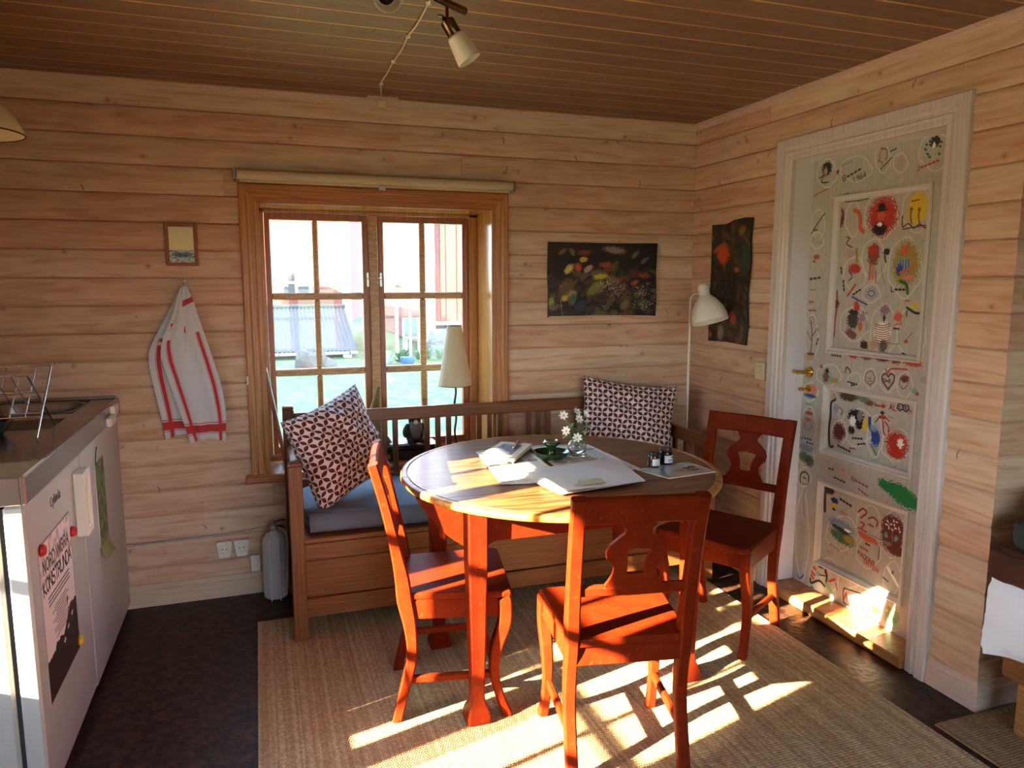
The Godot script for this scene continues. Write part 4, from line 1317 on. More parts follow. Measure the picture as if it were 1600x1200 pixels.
	var places := ["topmost beside the window rail", "drooping over the candlestick side", "in the middle of the bunch", "behind the middle bloom", "hanging low before the jar mouth", "seen edge on beside the cushion"]
	for k in heads.size():
		var fl := thing("wood_anemone", "white wood anemone " + places[k], "flower", v, 0.0, "wood anemones in the glass jar")
		var h: Vector3 = heads[k][0]
		var nr: Vector3 = (heads[k][1] as Vector3).normalized()
		part("stem", MB.new().tube(crom([Vector3(rng.randf_range(-0.012, 0.012), 0.014, rng.randf_range(-0.012, 0.012)), Vector3(h.x * 0.2, 0.066, h.z * 0.2), Vector3(h.x * 0.75, h.y * 0.85 + 0.006, h.z * 0.75), h - nr * 0.004], 5), 0.0011, 5), M.stem, fl)
		var x := nr.cross(Vector3.UP).normalized()
		var bs := Basis(x, nr, x.cross(nr))
		var pm := MB.new()
		pm.grid([PackedVector3Array([Vector3(0.002, 0, 0), Vector3(0.002, 0, 0.0)]), PackedVector3Array([Vector3(0.008, 0.001, -0.0042), Vector3(0.008, 0.001, 0.0042)]), PackedVector3Array([Vector3(0.014, 0.0025, -0.0045), Vector3(0.014, 0.0025, 0.0045)]), PackedVector3Array([Vector3(0.0195, 0.004, -0.0008), Vector3(0.0195, 0.004, 0.0008)])], true)
		var mesh := pm.mesh()
		for i in 7:
			put("petal", mesh, M.petal, fl, Transform3D(bs * Basis(Vector3.UP, TAU * i / 7.0), h))
		var ct := MB.new()
		ct.xf = Transform3D(bs, h)
		ct.lathe([Vector2(0, -0.001), Vector2(0.004, 0.0), Vector2(0.0035, 0.003), Vector2(0, 0.004)], 10)
		part("centre", ct, M.yellow, fl)
	var lf := thing("anemone_leaves", "green divided leaves around the white flowers", "leaves", v)
	var lm := MB.new()
	lm.grid([PackedVector3Array([Vector3(0, 0, 0), Vector3(0, 0, 0)]), PackedVector3Array([Vector3(0.012, 0.002, -0.004), Vector3(0.012, 0.002, 0.004)]), PackedVector3Array([Vector3(0.022, 0.001, -0.006), Vector3(0.022, 0.001, 0.006)]), PackedVector3Array([Vector3(0.036, -0.004, -0.001), Vector3(0.036, -0.004, 0.001)])], true)
	var lmesh := lm.mesh()
	for k in 46:
		var a := rng.randf() * TAU
		var hh := rng.randf_range(0.062, 0.135)
		var rr := rng.randf_range(0.004, 0.04) * (0.5 + hh * 5.0)
		put("leaf", lmesh, M.leaf, lf, Transform3D(Basis(Vector3.UP, -a + rng.randf_range(-0.9, 0.9)) * Basis(Vector3.BACK, rng.randf_range(-0.5, 0.6)), Vector3(cos(a) * rr, hh, sin(a) * rr * 0.8)))
	for k in 7:
		var a := TAU * k / 7.0
		part("leaf_stalk", MB.new().tube([Vector3(0.006 * cos(a), 0.02, 0.006 * sin(a)), Vector3(0.014 * cos(a), 0.066, 0.014 * sin(a)), Vector3(0.035 * cos(a), 0.1, 0.03 * sin(a))], 0.0011, 5), M.stem, lf)
	# big white folder with papers
	var fo := thing("paper_folder", "large glossy white portfolio folder on the table edge", "folder")
	var fq := [Vector2(-1.438, 1.158), Vector2(-1.005, 1.068), Vector2(-1.064, 1.408), Vector2(-1.395, 1.452)]
	var lift := func(u, v): return 0.012 + 0.012 * exp(-pow((u - 0.1) / 0.25, 2.0)) * (0.4 + 0.6 * sin(v * PI))
	part("back_cover", bent_sheet(fq, y, 0.001, func(u, v): return 0.008 + 0.002 * u), M.folder, fo)
	part("cover", bent_sheet([fq[0] + Vector2(0.012, 0.003), fq[1], fq[2], fq[3] + Vector2(0.02, -0.004)], y, 0.0012, lift), M.folder, fo)
	part("inner_sheet", bent_sheet([fq[0] + Vector2(0.004, 0.01), fq[1] + Vector2(-0.01, 0.002), fq[2] + Vector2(-0.01, -0.006), fq[3] + Vector2(0.008, -0.004)], y, 0.0008, func(u, v): return lift.call(u, v) * 0.7), M.paper, fo)
	part("label", bent_sheet([Vector2(-1.335, 1.36), Vector2(-1.2, 1.335), Vector2(-1.205, 1.395), Vector2(-1.325, 1.415)], y, 0.0008, func(u, v): return 0.0195 - 0.004 * u), M.folder_label, fo)
	# jars
	for k in 2:
		var jp: Vector3 = [Vector3(-0.918, y + 0.0022, 1.206), Vector3(-0.852, y + 0.0022, 1.182)][k]
		var s: float = [1.0, 1.12][k]
		var j := thing("jam_jar", ["small jam jar with black lid and plain white label on postcard", "larger dark jam jar with black lid and printed label"][k], "jar", jp, [0.62, 0.62][k], "jam jars on the table")
		j.scale = Vector3(s, s, s)
		part("glass", MB.new().lathe([Vector2(0, 0), Vector2(0.0205, 0), Vector2(0.0225, 0.003), Vector2(0.0225, 0.036), Vector2(0.019, 0.042), Vector2(0.019, 0.046), Vector2(0, 0.046)], 24), [M.jam, M.jam_dark][k], j)
		part("lid", MB.new().lathe([Vector2(0.0212, 0.043), Vector2(0.0218, 0.045), Vector2(0.0218, 0.054), Vector2(0.0205, 0.056), Vector2(0, 0.0565)], 24), M.black_plastic, j)
		var rows := []
		for i in 2:
			var row := PackedVector3Array()
			for a in 13:
				var an := lerpf(PI * 0.92, PI * 0.12, a / 12.0)
				row.append(Vector3(0.0229 * cos(an), [0.031, 0.006][i], 0.0229 * sin(an)))
			rows.append(row)
		part("label", MB.new().grid(rows, false), [M.jar_label, M.jar_label2][k], j)
	var pc := single("postcard", flat_quad(MB.new(), [Vector2(-1.0, 1.226), Vector2(-0.76, 1.19), Vector2(-0.742, 1.345), Vector2(-0.952, 1.374)], y, 0.0012), M.postcard, "glossy photo postcard under the jam jars", "postcard")

# ---------------------------------------------------------------- window sill
func sill_things() -> void:
	var y := 0.571
	var l := thing("table_lamp", "table lamp with tall cream cone shade on the window sill", "lamp", Vector3(-1.33, y, -0.1))
	part("base", MB.new().lathe([Vector2(0, 0), Vector2(0.06, 0), Vector2(0.062, 0.004), Vector2(0.05, 0.01), Vector2(0.012, 0.016), Vector2(0, 0.018)], 28), M.dark_metal, l)
	var sp := []
	for k in 25:
		var u := k / 24.0
		sp.append(Vector3(0.004 * sin(u * 16.0), 0.012 + u * 0.36, 0.004 * cos(u * 16.0)))
	part("stem", MB.new().tube(sp, 0.0055, 8), M.dark_metal, l)
	part("shade", MB.new().lathe([Vector2(0.0865, 0.355), Vector2(0.036, 0.662), Vector2(0.0355, 0.662), Vector2(0.086, 0.355)], 40), M.lampshade, l)
	for q in [[0.0865, 0.355], [0.0362, 0.662]]:
		var ring := []
		for k in 33:
			ring.append(Vector3(q[0] * cos(TAU * k / 32), q[1], q[0] * sin(TAU * k / 32)))
		part("shade_rim", MB.new().tube(ring, 0.0018, 5, false), M.dark_metal, l)
	part("shade_carrier", MB.new().tube([Vector3(-0.036, 0.655, 0), Vector3(0.036, 0.655, 0)], 0.0018, 5).tube([Vector3(0, 0.37, 0), Vector3(0, 0.655, 0)], 0.003, 6), M.dark_metal, l)
	var bx := thing("black_box", "black lacquered box on the window sill behind the settle", "box")
	part("body", MB.new().bx(Vector3(-1.695, y, -0.17), Vector3(-1.44, y + 0.05, -0.03), 0.003), M.black_plastic, bx)
	part("lid", MB.new().bx(Vector3(-1.7, y + 0.052, -0.175), Vector3(-1.435, y + 0.07, -0.025), 0.004), M.black_plastic, bx)
	var bk := thing("thin_book", "thin blue and white book lying on the black box", "book")
	part("pages", MB.new().bx(Vector3(-1.68, y + 0.073, -0.15), Vector3(-1.585, y + 0.08, -0.03)), M.paper, bk)
	part("cover", MB.new().bx(Vector3(-1.682, y + 0.08, -0.152), Vector3(-1.583, y + 0.082, -0.028)).bx(Vector3(-1.682, y + 0.0705, -0.152), Vector3(-1.583, y + 0.073, -0.028)), M.blue_cover, bk)
	# picture frame leaning on the reveal
	var fr := MB.new()
	fr.xf = Transform3D(Basis(Vector3.BACK, deg_to_rad(9.5)), Vector3(-2.172, y + 0.002, -0.11))
	var lean := thing("leaning_frame", "picture frame seen edge on leaning in the window reveal", "frame")
	part("frame", fr.bx(Vector3(-0.013, 0.0, -0.09), Vector3(0.0, 0.47, 0.09), 0.002), M.frame_wood, lean)
	var ml := MB.new()
	ml.xf = fr.xf
	part("front", ml.bx(Vector3(0.0005, 0.006, -0.086), Vector3(0.006, 0.476, 0.086), 0.001), M.white_lac, lean)
	gnome(Vector3(-1.545, y + 0.0705, -0.095), 1.0, M.gnome_grey, M.gnome_hat, 0.06, "grey bearded gnome doll with pale nose sitting on the black box")
	gnome(Vector3(-1.745, y, -0.1), 1.25, M.gnome_olive, M.gnome_olive, 0.17, "olive gnome doll with tall pointed hat behind the cushion")

func gnome(at: Vector3, s: float, body: Material, hat: Material, hh: float, label: String) -> void:
	var g := thing("gnome_doll", label, "doll", at, 0.0)
	g.scale = Vector3(s, s, s)
	var b := MB.new()
	b.lathe([Vector2(0, 0.0), Vector2(0.036, 0.004), Vector2(0.046, 0.03), Vector2(0.04, 0.07), Vector2(0.03, 0.1), Vector2(0.032, 0.12), Vector2(0.026, 0.14), Vector2(0, 0.15)], 24)
	part("body", b, body, g)
	var be := []
	for i in 9:
		var row := PackedVector3Array()
		var v := i / 8.0
		for j in 9:
			var a := lerpf(-0.9, 0.9, j / 8.0) * (1.0 - 0.55 * v)
			row.append(Vector3(sin(a) * (0.036 + 0.012 * sin(v * 3.0)), 0.112 - 0.085 * v, cos(a) * (0.034 + 0.018 * sin(v * 2.6)) + 0.003 * sin(j * 2.1)))
		be.append(row)
	part("beard", MB.new().grid(be, false), M.beard, g)
	for x in [-1.0, 1.0]:
		part("arm", MB.new().tube(crom([Vector3(x * 0.032, 0.095, 0.0), Vector3(x * 0.052, 0.065, 0.012), Vector3(x * 0.05, 0.038, 0.03)], 4), [0.012, 0.0125, 0.013, 0.013, 0.013, 0.013, 0.013, 0.012, 0.01], 8), body, g)
		part("leg", MB.new().tube(crom([Vector3(x * 0.02, 0.016, 0.025), Vector3(x * 0.032, 0.014, 0.05), Vector3(x * 0.036, 0.02, 0.066)], 4), [0.013, 0.013, 0.013, 0.013, 0.0135, 0.014, 0.015, 0.015, 0.012], 8), body, g)
	var n := MB.new()
	n.lathe([Vector2(0, -0.012), Vector2(0.009, -0.008), Vector2(0.0125, 0), Vector2(0.009, 0.008), Vector2(0, 0.012)], 14, Vector3(-0.002, 0.112, 0.04))
	part("nose", n, M.nose, g)
	var path := crom([Vector3(0, 0.122, 0.004), Vector3(0.002, 0.122 + hh * 0.35, 0), Vector3(0.008, 0.122 + hh * 0.7, -0.004), Vector3(0.02, 0.122 + hh, -0.006)], 4)
	var rad := []
	for k in path.size():
		rad.append(lerpf(0.04, 0.005, pow(k / float(path.size() - 1), 0.8 if hh > 0.1 else 1.6)))
	part("hat", MB.new().tube(path, rad, 18), hat, g)

# ---------------------------------------------------------------- corner lamp, rugs, day bed
func corner_lamp() -> void:
	var l := thing("floor_lamp", "white reading floor lamp in the corner behind the settle", "lamp", Vector3(-0.13, 0, 0.19))
	part("base", MB.new().lathe([Vector2(0, 0), Vector2(0.085, 0), Vector2(0.088, 0.006), Vector2(0.08, 0.016), Vector2(0.014, 0.024), Vector2(0, 0.026)], 32), M.lamp_white, l)
	part("pole", MB.new().tube([Vector3(0, 0.02, 0), Vector3(0, 1.37, 0)], 0.0065, 10), M.lamp_white, l)
	part("joint", MB.new().tube(crom([Vector3(0, 1.365, 0), Vector3(0.0, 1.39, 0.03), Vector3(-0.005, 1.395, 0.09), Vector3(-0.012, 1.4, 0.135)], 5), 0.006, 8), M.lamp_white, l)
	var ax := Vector3(0.1, -1.0, 0.3).normalized()
	var y := -ax
	var x := y.cross(Vector3.FORWARD).normalized()
	var b := MB.new()
	b.xf = Transform3D(Basis(x, y, x.cross(y)), Vector3(-0.012, 1.4, 0.138))
	b.lathe([Vector2(0.0905, -0.152), Vector2(0.091, -0.146), Vector2(0.088, -0.12), Vector2(0.076, -0.08), Vector2(0.055, -0.045), Vector2(0.034, -0.022), Vector2(0.028, -0.014), Vector2(0.028, 0.026), Vector2(0.02, 0.042), Vector2(0, 0.046)], 40)
	part("shade", b, M.lamp_white, l)
	var i := MB.new()
	i.xf = b.xf
	i.lathe([Vector2(0, -0.03), Vector2(0.033, -0.026), Vector2(0.053, -0.048), Vector2(0.074, -0.082), Vector2(0.086, -0.121), Vector2(0.0895, -0.148), Vector2(0.0905, -0.152)], 40)
	part("inner_shade", i, M.lamp_white, l)
	var u := MB.new()
	u.xf = b.xf
	u.lathe([Vector2(0, -0.125), Vector2(0.03, -0.12), Vector2(0.036, -0.1), Vector2(0.03, -0.075), Vector2(0.016, -0.05), Vector2(0.016, -0.03)], 20)
	part("bulb", u, M.frosted, l)

func rugs() -> void:
	var r1 := single("jute_rug", MB.new().bx(Vector3(-2.335, 0.0, 0.362), Vector3(-0.255, 0.008, 3.6), 0.003), M.rug, "large woven jute rug under the table and settle", "rug")
	var r2 := single("jute_rug", MB.new().bx(Vector3(-0.225, 0.0, 1.868), Vector3(1.3, 0.008, 3.7), 0.003), M.rug2, "second brown jute rug beside the day bed", "rug")

func daybed() -> void:
	var t := thing("day_bed", "day bed with white sheet beside the end of the log wall", "bed")
	var x0 := -0.12
	part("frame", MB.new().bx(Vector3(x0 + 0.05, 0.2, 1.96), Vector3(1.4, 0.29, 2.74), 0.006), M.bench_x, t)
	for q in [[x0 + 0.12, 2.02], [x0 + 0.12, 2.68], [1.34, 2.02], [1.34, 2.68]]:
		part("leg", MB.new().bx(Vector3(q[0] - 0.03, 0.008, q[1] - 0.03), Vector3(q[0] + 0.03, 0.2, q[1] + 0.03), 0.004), M.oak, t)
	part("mattress", soft_box(MB.new(), Vector3(0.64, 0.405, 2.35), Vector3(1.5, 0.23, 0.8), 0.3, 0.01, 31), M.sheet, t)
	var rows := []
	var f := noise(41, 2.0, 2)
	for i in 17:   # hanging end of the sheet
		var row := PackedVector3Array()
		var v := i / 16.0
		for j in 33:
			var u := j / 32.0
			var out := 0.02 * sin(v * PI * 0.8)
			row.append(Vector3(x0 + 0.006 - out + 0.01 * sin(u * 13.0) * v + f.get_noise_2d(u * 2.0, v * 2.0) * 0.012, lerpf(0.53, 0.27 + 0.03 * sin(u * 9.0), v), lerpf(1.935, 2.76, u)))
		rows.append(row)
	part("sheet_drop", MB.new().grid(rows, true), M.sheet, t)
	var b1 := single("brown_blanket", soft_box(MB.new(), Vector3(0.19, 0.574, 2.28), Vector3(0.68, 0.085, 0.75), 0.2, 0.012, 33), M.blanket_brown, "folded ribbed brown blanket on the day bed", "blanket")
	var b2 := single("green_blanket", soft_box(MB.new(), Vector3(0.2, 0.67, 2.28), Vector3(0.58, 0.09, 0.7), 0.24, 0.014, 35), M.blanket_green, "folded dark green blanket on the brown one", "blanket")
	var b3 := single("white_cushion", soft_box(MB.new(), Vector3(0.2, 0.758, 2.28), Vector3(0.48, 0.08, 0.6), 0.4, 0.012, 37), M.sheet, "white cushion on top of the folded blankets", "cushion")

# ---------------------------------------------------------------- outside
func ground_y(x: float, z: float) -> float:
	return -0.36 + 0.46 * clampf((-z - 1.0) / 9.0, 0.0, 1.4)

func outside() -> void:
	var g := setting("ground_outside")
	var rows := []
	for i in 61:
		var row := PackedVector3Array()
		var z := lerpf(-45.0, 45.0, i / 60.0)
		for j in 41:
			var x := lerpf(-40.0, 40.0, j / 40.0)
			row.append(Vector3(x, ground_y(x, z), z))
		rows.append(row)
	part("lawn", MB.new().grid(rows, false), M.grass, g)
	# low shed with corrugated roof
	var s := thing("root_cellar_shed", "low shed with grey corrugated roof across the lawn", "shed")
	var rr := []
	var ny := 2
	for i in 3:
		var row := PackedVector3Array()
		var v := i / 2.0
		for j in 385:
			var x := lerpf(-3.6, -0.59, j / 384.0)
			row.append(Vector3(x, lerpf(0.225, 0.96, v) + 0.013 * sin((x + 3.6) / 0.075 * TAU), lerpf(-10.0, -11.9, v)))
		rr.append(row)
	part("roof_sheet", MB.new().grid(rr, false), M.eternit, s)
	part("roof_back", MB.new().quad(Vector3(-3.6, 0.96, -11.9), Vector3(-0.59, 0.96, -11.9), Vector3(-0.59, 0.2, -13.6), Vector3(-3.6, 0.2, -13.6), Vector3(0, 1, -1)), M.eternit, s)
	part("ridge_cap", MB.new().tube([Vector3(-3.62, 0.97, -11.9), Vector3(-0.57, 0.97, -11.9)], 0.05, 10), M.eternit, s)
	part("gutter", MB.new().bx(Vector3(-3.62, 0.165, -9.99), Vector3(-0.58, 0.215, -9.93), 0.01), M.gutter, s)
	for x in [-2.9, -1.95, -1.25, -0.72]:
		part("gutter_hook", MB.new().bx(Vector3(x - 0.008, 0.16, -9.93), Vector3(x + 0.008, 0.235, -9.915)), M.ink, s)
	part("wall", MB.new().bx(Vector3(-3.5, -0.1, -13.4), Vector3(-0.72, 0.2, -10.25)), M.falu[1], s)
	part("gable", MB.new().extrude(PackedVector2Array([Vector2(-13.4, -0.1), Vector2(-10.25, -0.1), Vector2(-10.25, 0.2), Vector2(-11.9, 0.93), Vector2(-13.4, 0.2)]), 0.7, 0.72, Transform3D(Basis(Vector3.UP, -PI / 2), Vector3.ZERO)), M.falu[1], s)
	single("white_crate", MB.new().bx(Vector3(-0.83, 0.05, -10.15), Vector3(-0.68, 0.2, -10.0), 0.01), M.white_paint, "white crate under the shed eave", "crate")
	# stump with bark
	var st := thing("tree_stump", "gnarled pale tree stump on the lawn by the shed", "stump", Vector3(-1.5, ground_y(-1.5, -8.6) - 0.02, -8.6))
	part("wood", soft_box(MB.new(), Vector3(0, 0.15, 0), Vector3(0.5, 0.32, 0.4), 0.7, 0.16, 61, 28, 24), M.bark, st)
	part("root", soft_box(MB.new(), Vector3(0.26, 0.09, 0.03), Vector3(0.3, 0.2, 0.26), 0.8, 0.1, 67, 18, 16), M.bark, st)
	# red house close by, on boulders
	var h := thing("red_cottage", "red boarded cottage with white corner board on a stone footing", "house")
	for k in 22:
		var x := 0.88 + k * 0.105
		part("board", MB.new().bx(Vector3(x, 0.72, -10.06), Vector3(x + 0.101, 5.2, -10.0 + 0.006 * (k % 2)), 0.004), M.falu[k % 3], h)
	part("corner_board", MB.new().bx(Vector3(0.615, 0.35, -10.08), Vector3(0.876, 5.2, -9.96), 0.006), M.white_paint, h)
	part("side_wall", MB.new().bx(Vector3(0.62, 0.7, -15.5), Vector3(0.66, 5.2, -10.1)), M.falu[0], h)
	part("water_board", MB.new().bx(Vector3(0.88, 0.66, -10.05), Vector3(3.3, 0.72, -9.93), 0.008), M.white_paint, h)
	part("core", MB.new().bx(Vector3(0.66, 0.3, -15.4), Vector3(3.3, 5.2, -10.1)), M.falu[1], h)
	rng.seed = 12
	for q in [[0.92, 0.42, 0.34], [1.28, 0.46, 0.42], [1.75, 0.44, 0.4], [2.25, 0.42, 0.42], [2.75, 0.45, 0.42], [0.95, 0.17, 0.42], [1.5, 0.15, 0.5], [2.1, 0.15, 0.5]]:
		part("footing_stone", soft_box(MB.new(), Vector3(q[0], q[1], -10.05), Vector3(q[2] + 0.06, 0.36, 0.4), 0.5, 0.03, int(q[0] * 10), 16, 12), M.stone, h)
	# sunlit farmhouse further away
	var a := thing("farmhouse", "sunlit red farmhouse with white windows beyond the shed", "house", Vector3(-1.15, 0.0, -19.0), deg_to_rad(-12))
	part("wall", MB.new().bx(Vector3(-6.0, 0.0, -5.0), Vector3(1.5, 4.6, 0.0)), M.falu[0], a)
	part("gable", MB.new().extrude(PackedVector2Array([Vector2(-6.0, 4.6), Vector2(1.5, 4.6), Vector2(-2.3, 6.6)]), -0.05, 0.0), M.falu[0], a)
	part("corner_board", MB.new().bx(Vector3(1.3, 0.0, -0.1), Vector3(1.55, 4.6, 0.03)), M.white_paint, a)
	part("roof", MB.new().extrude(PackedVector2Array([Vector2(-6.4, 4.4), Vector2(-2.3, 6.7), Vector2(1.9, 4.4), Vector2(1.9, 4.5), Vector2(-2.3, 6.85), Vector2(-6.4, 4.5)]), -5.3, 0.3), M.white_paint, a)
	var wf := part("window", MB.new().bx(Vector3(-0.46, 1.0, 0.0), Vector3(0.46, 2.25, 0.06), 0.01), M.white_paint, a)
	for i in 3:
		for j in 2:
			part("pane", MB.new().bx(Vector3(-0.36 + 0.4 * j, 1.15 + 0.34 * i, 0.055), Vector3(-0.04 + 0.4 * j, 1.42 + 0.34 * i, 0.07)), M.far_glass, wf)
	# garden clutter between the houses
	for q in [[0.05, 1.25, 0.05, "tall pale garden post beside the cottage"], [0.3, 0.95, 0.035, "thin garden post near the birdhouses"]]:
		single("garden_post", MB.new().bx(Vector3(q[0], 0.05, -9.6), Vector3(q[0] + q[2], q[1], -9.55), 0.004), M.white_paint, q[3], "post")
	for q in [[0.1, 1.28, "yellow bird house on the garden post"], [0.22, 1.36, "small yellow bird house beside the other"]]:
		var bh := thing("bird_house", q[2], "bird house", Vector3(q[0], q[1], -9.57))
		part("body", MB.new().bx(Vector3(-0.045, 0, -0.04), Vector3(0.045, 0.09, 0.04), 0.004), M.yellow, bh)
		part("roof", MB.new().extrude(PackedVector2Array([Vector2(-0.07, 0.085), Vector2(0.07, 0.085), Vector2(0, 0.15)]), -0.05, 0.05), M.ink, bh)
	var ch := thing("garden_chair", "pale blue garden chair beside the cottage corner", "chair", Vector3(0.42, 0.08, -9.9))
	part("seat", MB.new().bx(Vector3(-0.16, 0.34, -0.16), Vector3(0.16, 0.37, 0.16), 0.006), M.blue_paint, ch)
	part("backrest", MB.new().bx(Vector3(-0.16, 0.42, -0.18), Vector3(0.16, 0.72, -0.15), 0.006), M.blue_paint, ch)
	for x in [-0.14, 0.14]:
		for z in [-0.14, 0.14]:
			part("leg", MB.new().bx(Vector3(x - 0.015, 0, z - 0.015), Vector3(x + 0.015, 0.34 if z > 0 else 0.72, z + 0.015), 0.003), M.white_paint, ch)
	single("blue_tub", MB.new().lathe([Vector2(0, 0), Vector2(0.1, 0), Vector2(0.13, 0.14), Vector2(0.12, 0.14), Vector2(0.09, 0.01), Vector2(0, 0.01)], 20, Vector3(0.12, 0.05, -8.85)), M.blue_paint, "small blue tub among the garden plants", "tub")
	single("watering_can", MB.new().lathe([Vector2(0, 0), Vector2(0.08, 0), Vector2(0.08, 0.22), Vector2(0.07, 0.23), Vector2(0, 0.23)], 18, Vector3(-0.2, 0.04, -9.2)).tube([Vector3(-0.12, 0.08, -9.2), Vector3(-0.02, 0.24, -9.2)], 0.014, 8), M.gutter, "grey metal watering can on the lawn", "watering can")
	rng.seed = 99
	for k in 5:
		var c := Vector3(0.0 + 0.2 * k, ground_y(0, -9.3) - 0.01, -9.3 + rng.randf_range(-0.25, 0.25))
		var b := MB.new()
		for i in 60:
			var an := rng.randf() * TAU
			var d := Vector3(cos(an), 0, sin(an))
			var w := d.cross(Vector3.UP) * 0.018
			var r0 := rng.randf_range(0.0, 0.06)
			var hh := rng.randf_range(0.06, 0.28)
			var p := d * r0 + Vector3(0, hh * 0.4, 0)
			b.face([p, p + d * 0.03 - w + Vector3(0, hh * 0.3, 0), p + d * 0.07 + Vector3(0, hh * 0.5, 0), p + d * 0.03 + w + Vector3(0, hh * 0.3, 0)], Vector3.UP)
		b.xf = Transform3D.IDENTITY
		var o := single("garden_plant", b, M.leaf_out, "leafy green garden plant in front of the cottage footing", "plant", "plants by the cottage")
		o.position = c

# unseen things added to shade the sun at the side window and the lawn
func unseen() -> void:
	var c := thing("added_cupboard", "unseen wall cupboard added over the worktop to block side window sun", "cupboard")  # out of view, added to keep sun off the far tabletop
	part("body", MB.new().bx(Vector3(XL + 0.022, 1.42, 0.62), Vector3(XL + 0.3, 2.05, 1.32), 0.003), M.white_lac, c)
	for k in 2:
		part("door", MB.new().bx(Vector3(XL + 0.3, 1.42, 0.622 + 0.35 * k), Vector3(XL + 0.318, 2.05, 0.966 + 0.35 * k), 0.003), M.white_lac, c)
	var p := thing("clay_jug", "tall clay jug standing on the side window sill", "jug", Vector3(-3.6, 0.571, 1.665))
	part("body", MB.new().lathe([Vector2(0, 0), Vector2(0.06, 0), Vector2(0.074, 0.08), Vector2(0.076, 0.2), Vector2(0.06, 0.3), Vector2(0.05, 0.34), Vector2(0.058, 0.37), Vector2(0.05, 0.37), Vector2(0.044, 0.34), Vector2(0, 0.33)], 28), M.clay, p)
	part("handle", MB.new().tube(crom([Vector3(0, 0.34, 0.05), Vector3(0, 0.33, 0.1), Vector3(0, 0.24, 0.11), Vector3(0, 0.16, 0.074)], 5), 0.009, 8), M.clay, p)
	var j := thing("amber_jar", "tall amber glass jar on the side window sill", "jar", Vector3(-3.6, 0.571, 1.945))
	part("glass", MB.new().lathe([Vector2(0, 0), Vector2(0.05, 0), Vector2(0.052, 0.01), Vector2(0.052, 0.28), Vector2(0.03, 0.33), Vector2(0.03, 0.38), Vector2(0, 0.38)], 24), M.amber, j)
	var bn := thing("added_barn", "unseen timber barn added across the yard to shade the lawn", "barn")  # out of view, added so that its shadow covers the lawn and shed
	part("wall", MB.new().bx(Vector3(-17.0, -0.4, -15.0), Vector3(-10.5, 4.2, -1.4)), M.bark, bn)
	part("roof", MB.new().extrude(PackedVector2Array([Vector2(-17.6, 4.0), Vector2(-13.75, 6.6), Vector2(-9.9, 4.0), Vector2(-9.9, 4.15), Vector2(-13.75, 6.8), Vector2(-17.6, 4.15)]), -15.5, -1.0), M.eternit, bn)
	part("gable", MB.new().extrude(PackedVector2Array([Vector2(-17.0, 4.2), Vector2(-10.5, 4.2), Vector2(-13.75, 6.5)]), -15.0, -1.4), M.bark, bn)
	part("door", MB.new().bx(Vector3(-10.5, -0.3, -7.0), Vector3(-10.42, 2.4, -4.6)), M.falu[1], bn)
const DOOR_INK := [[30, 26, 26], [178, 48, 32], [196, 92, 52], [98, 34, 34], [128, 66, 46], [206, 176, 40], [150, 132, 48], [40, 92, 44], [20, 120, 58], [40, 62, 140], [120, 140, 160], [236, 232, 220], [176, 142, 110], [120, 116, 112], [140, 100, 130], [200, 120, 110], [60, 52, 36], [110, 160, 140], [204, 200, 188]]
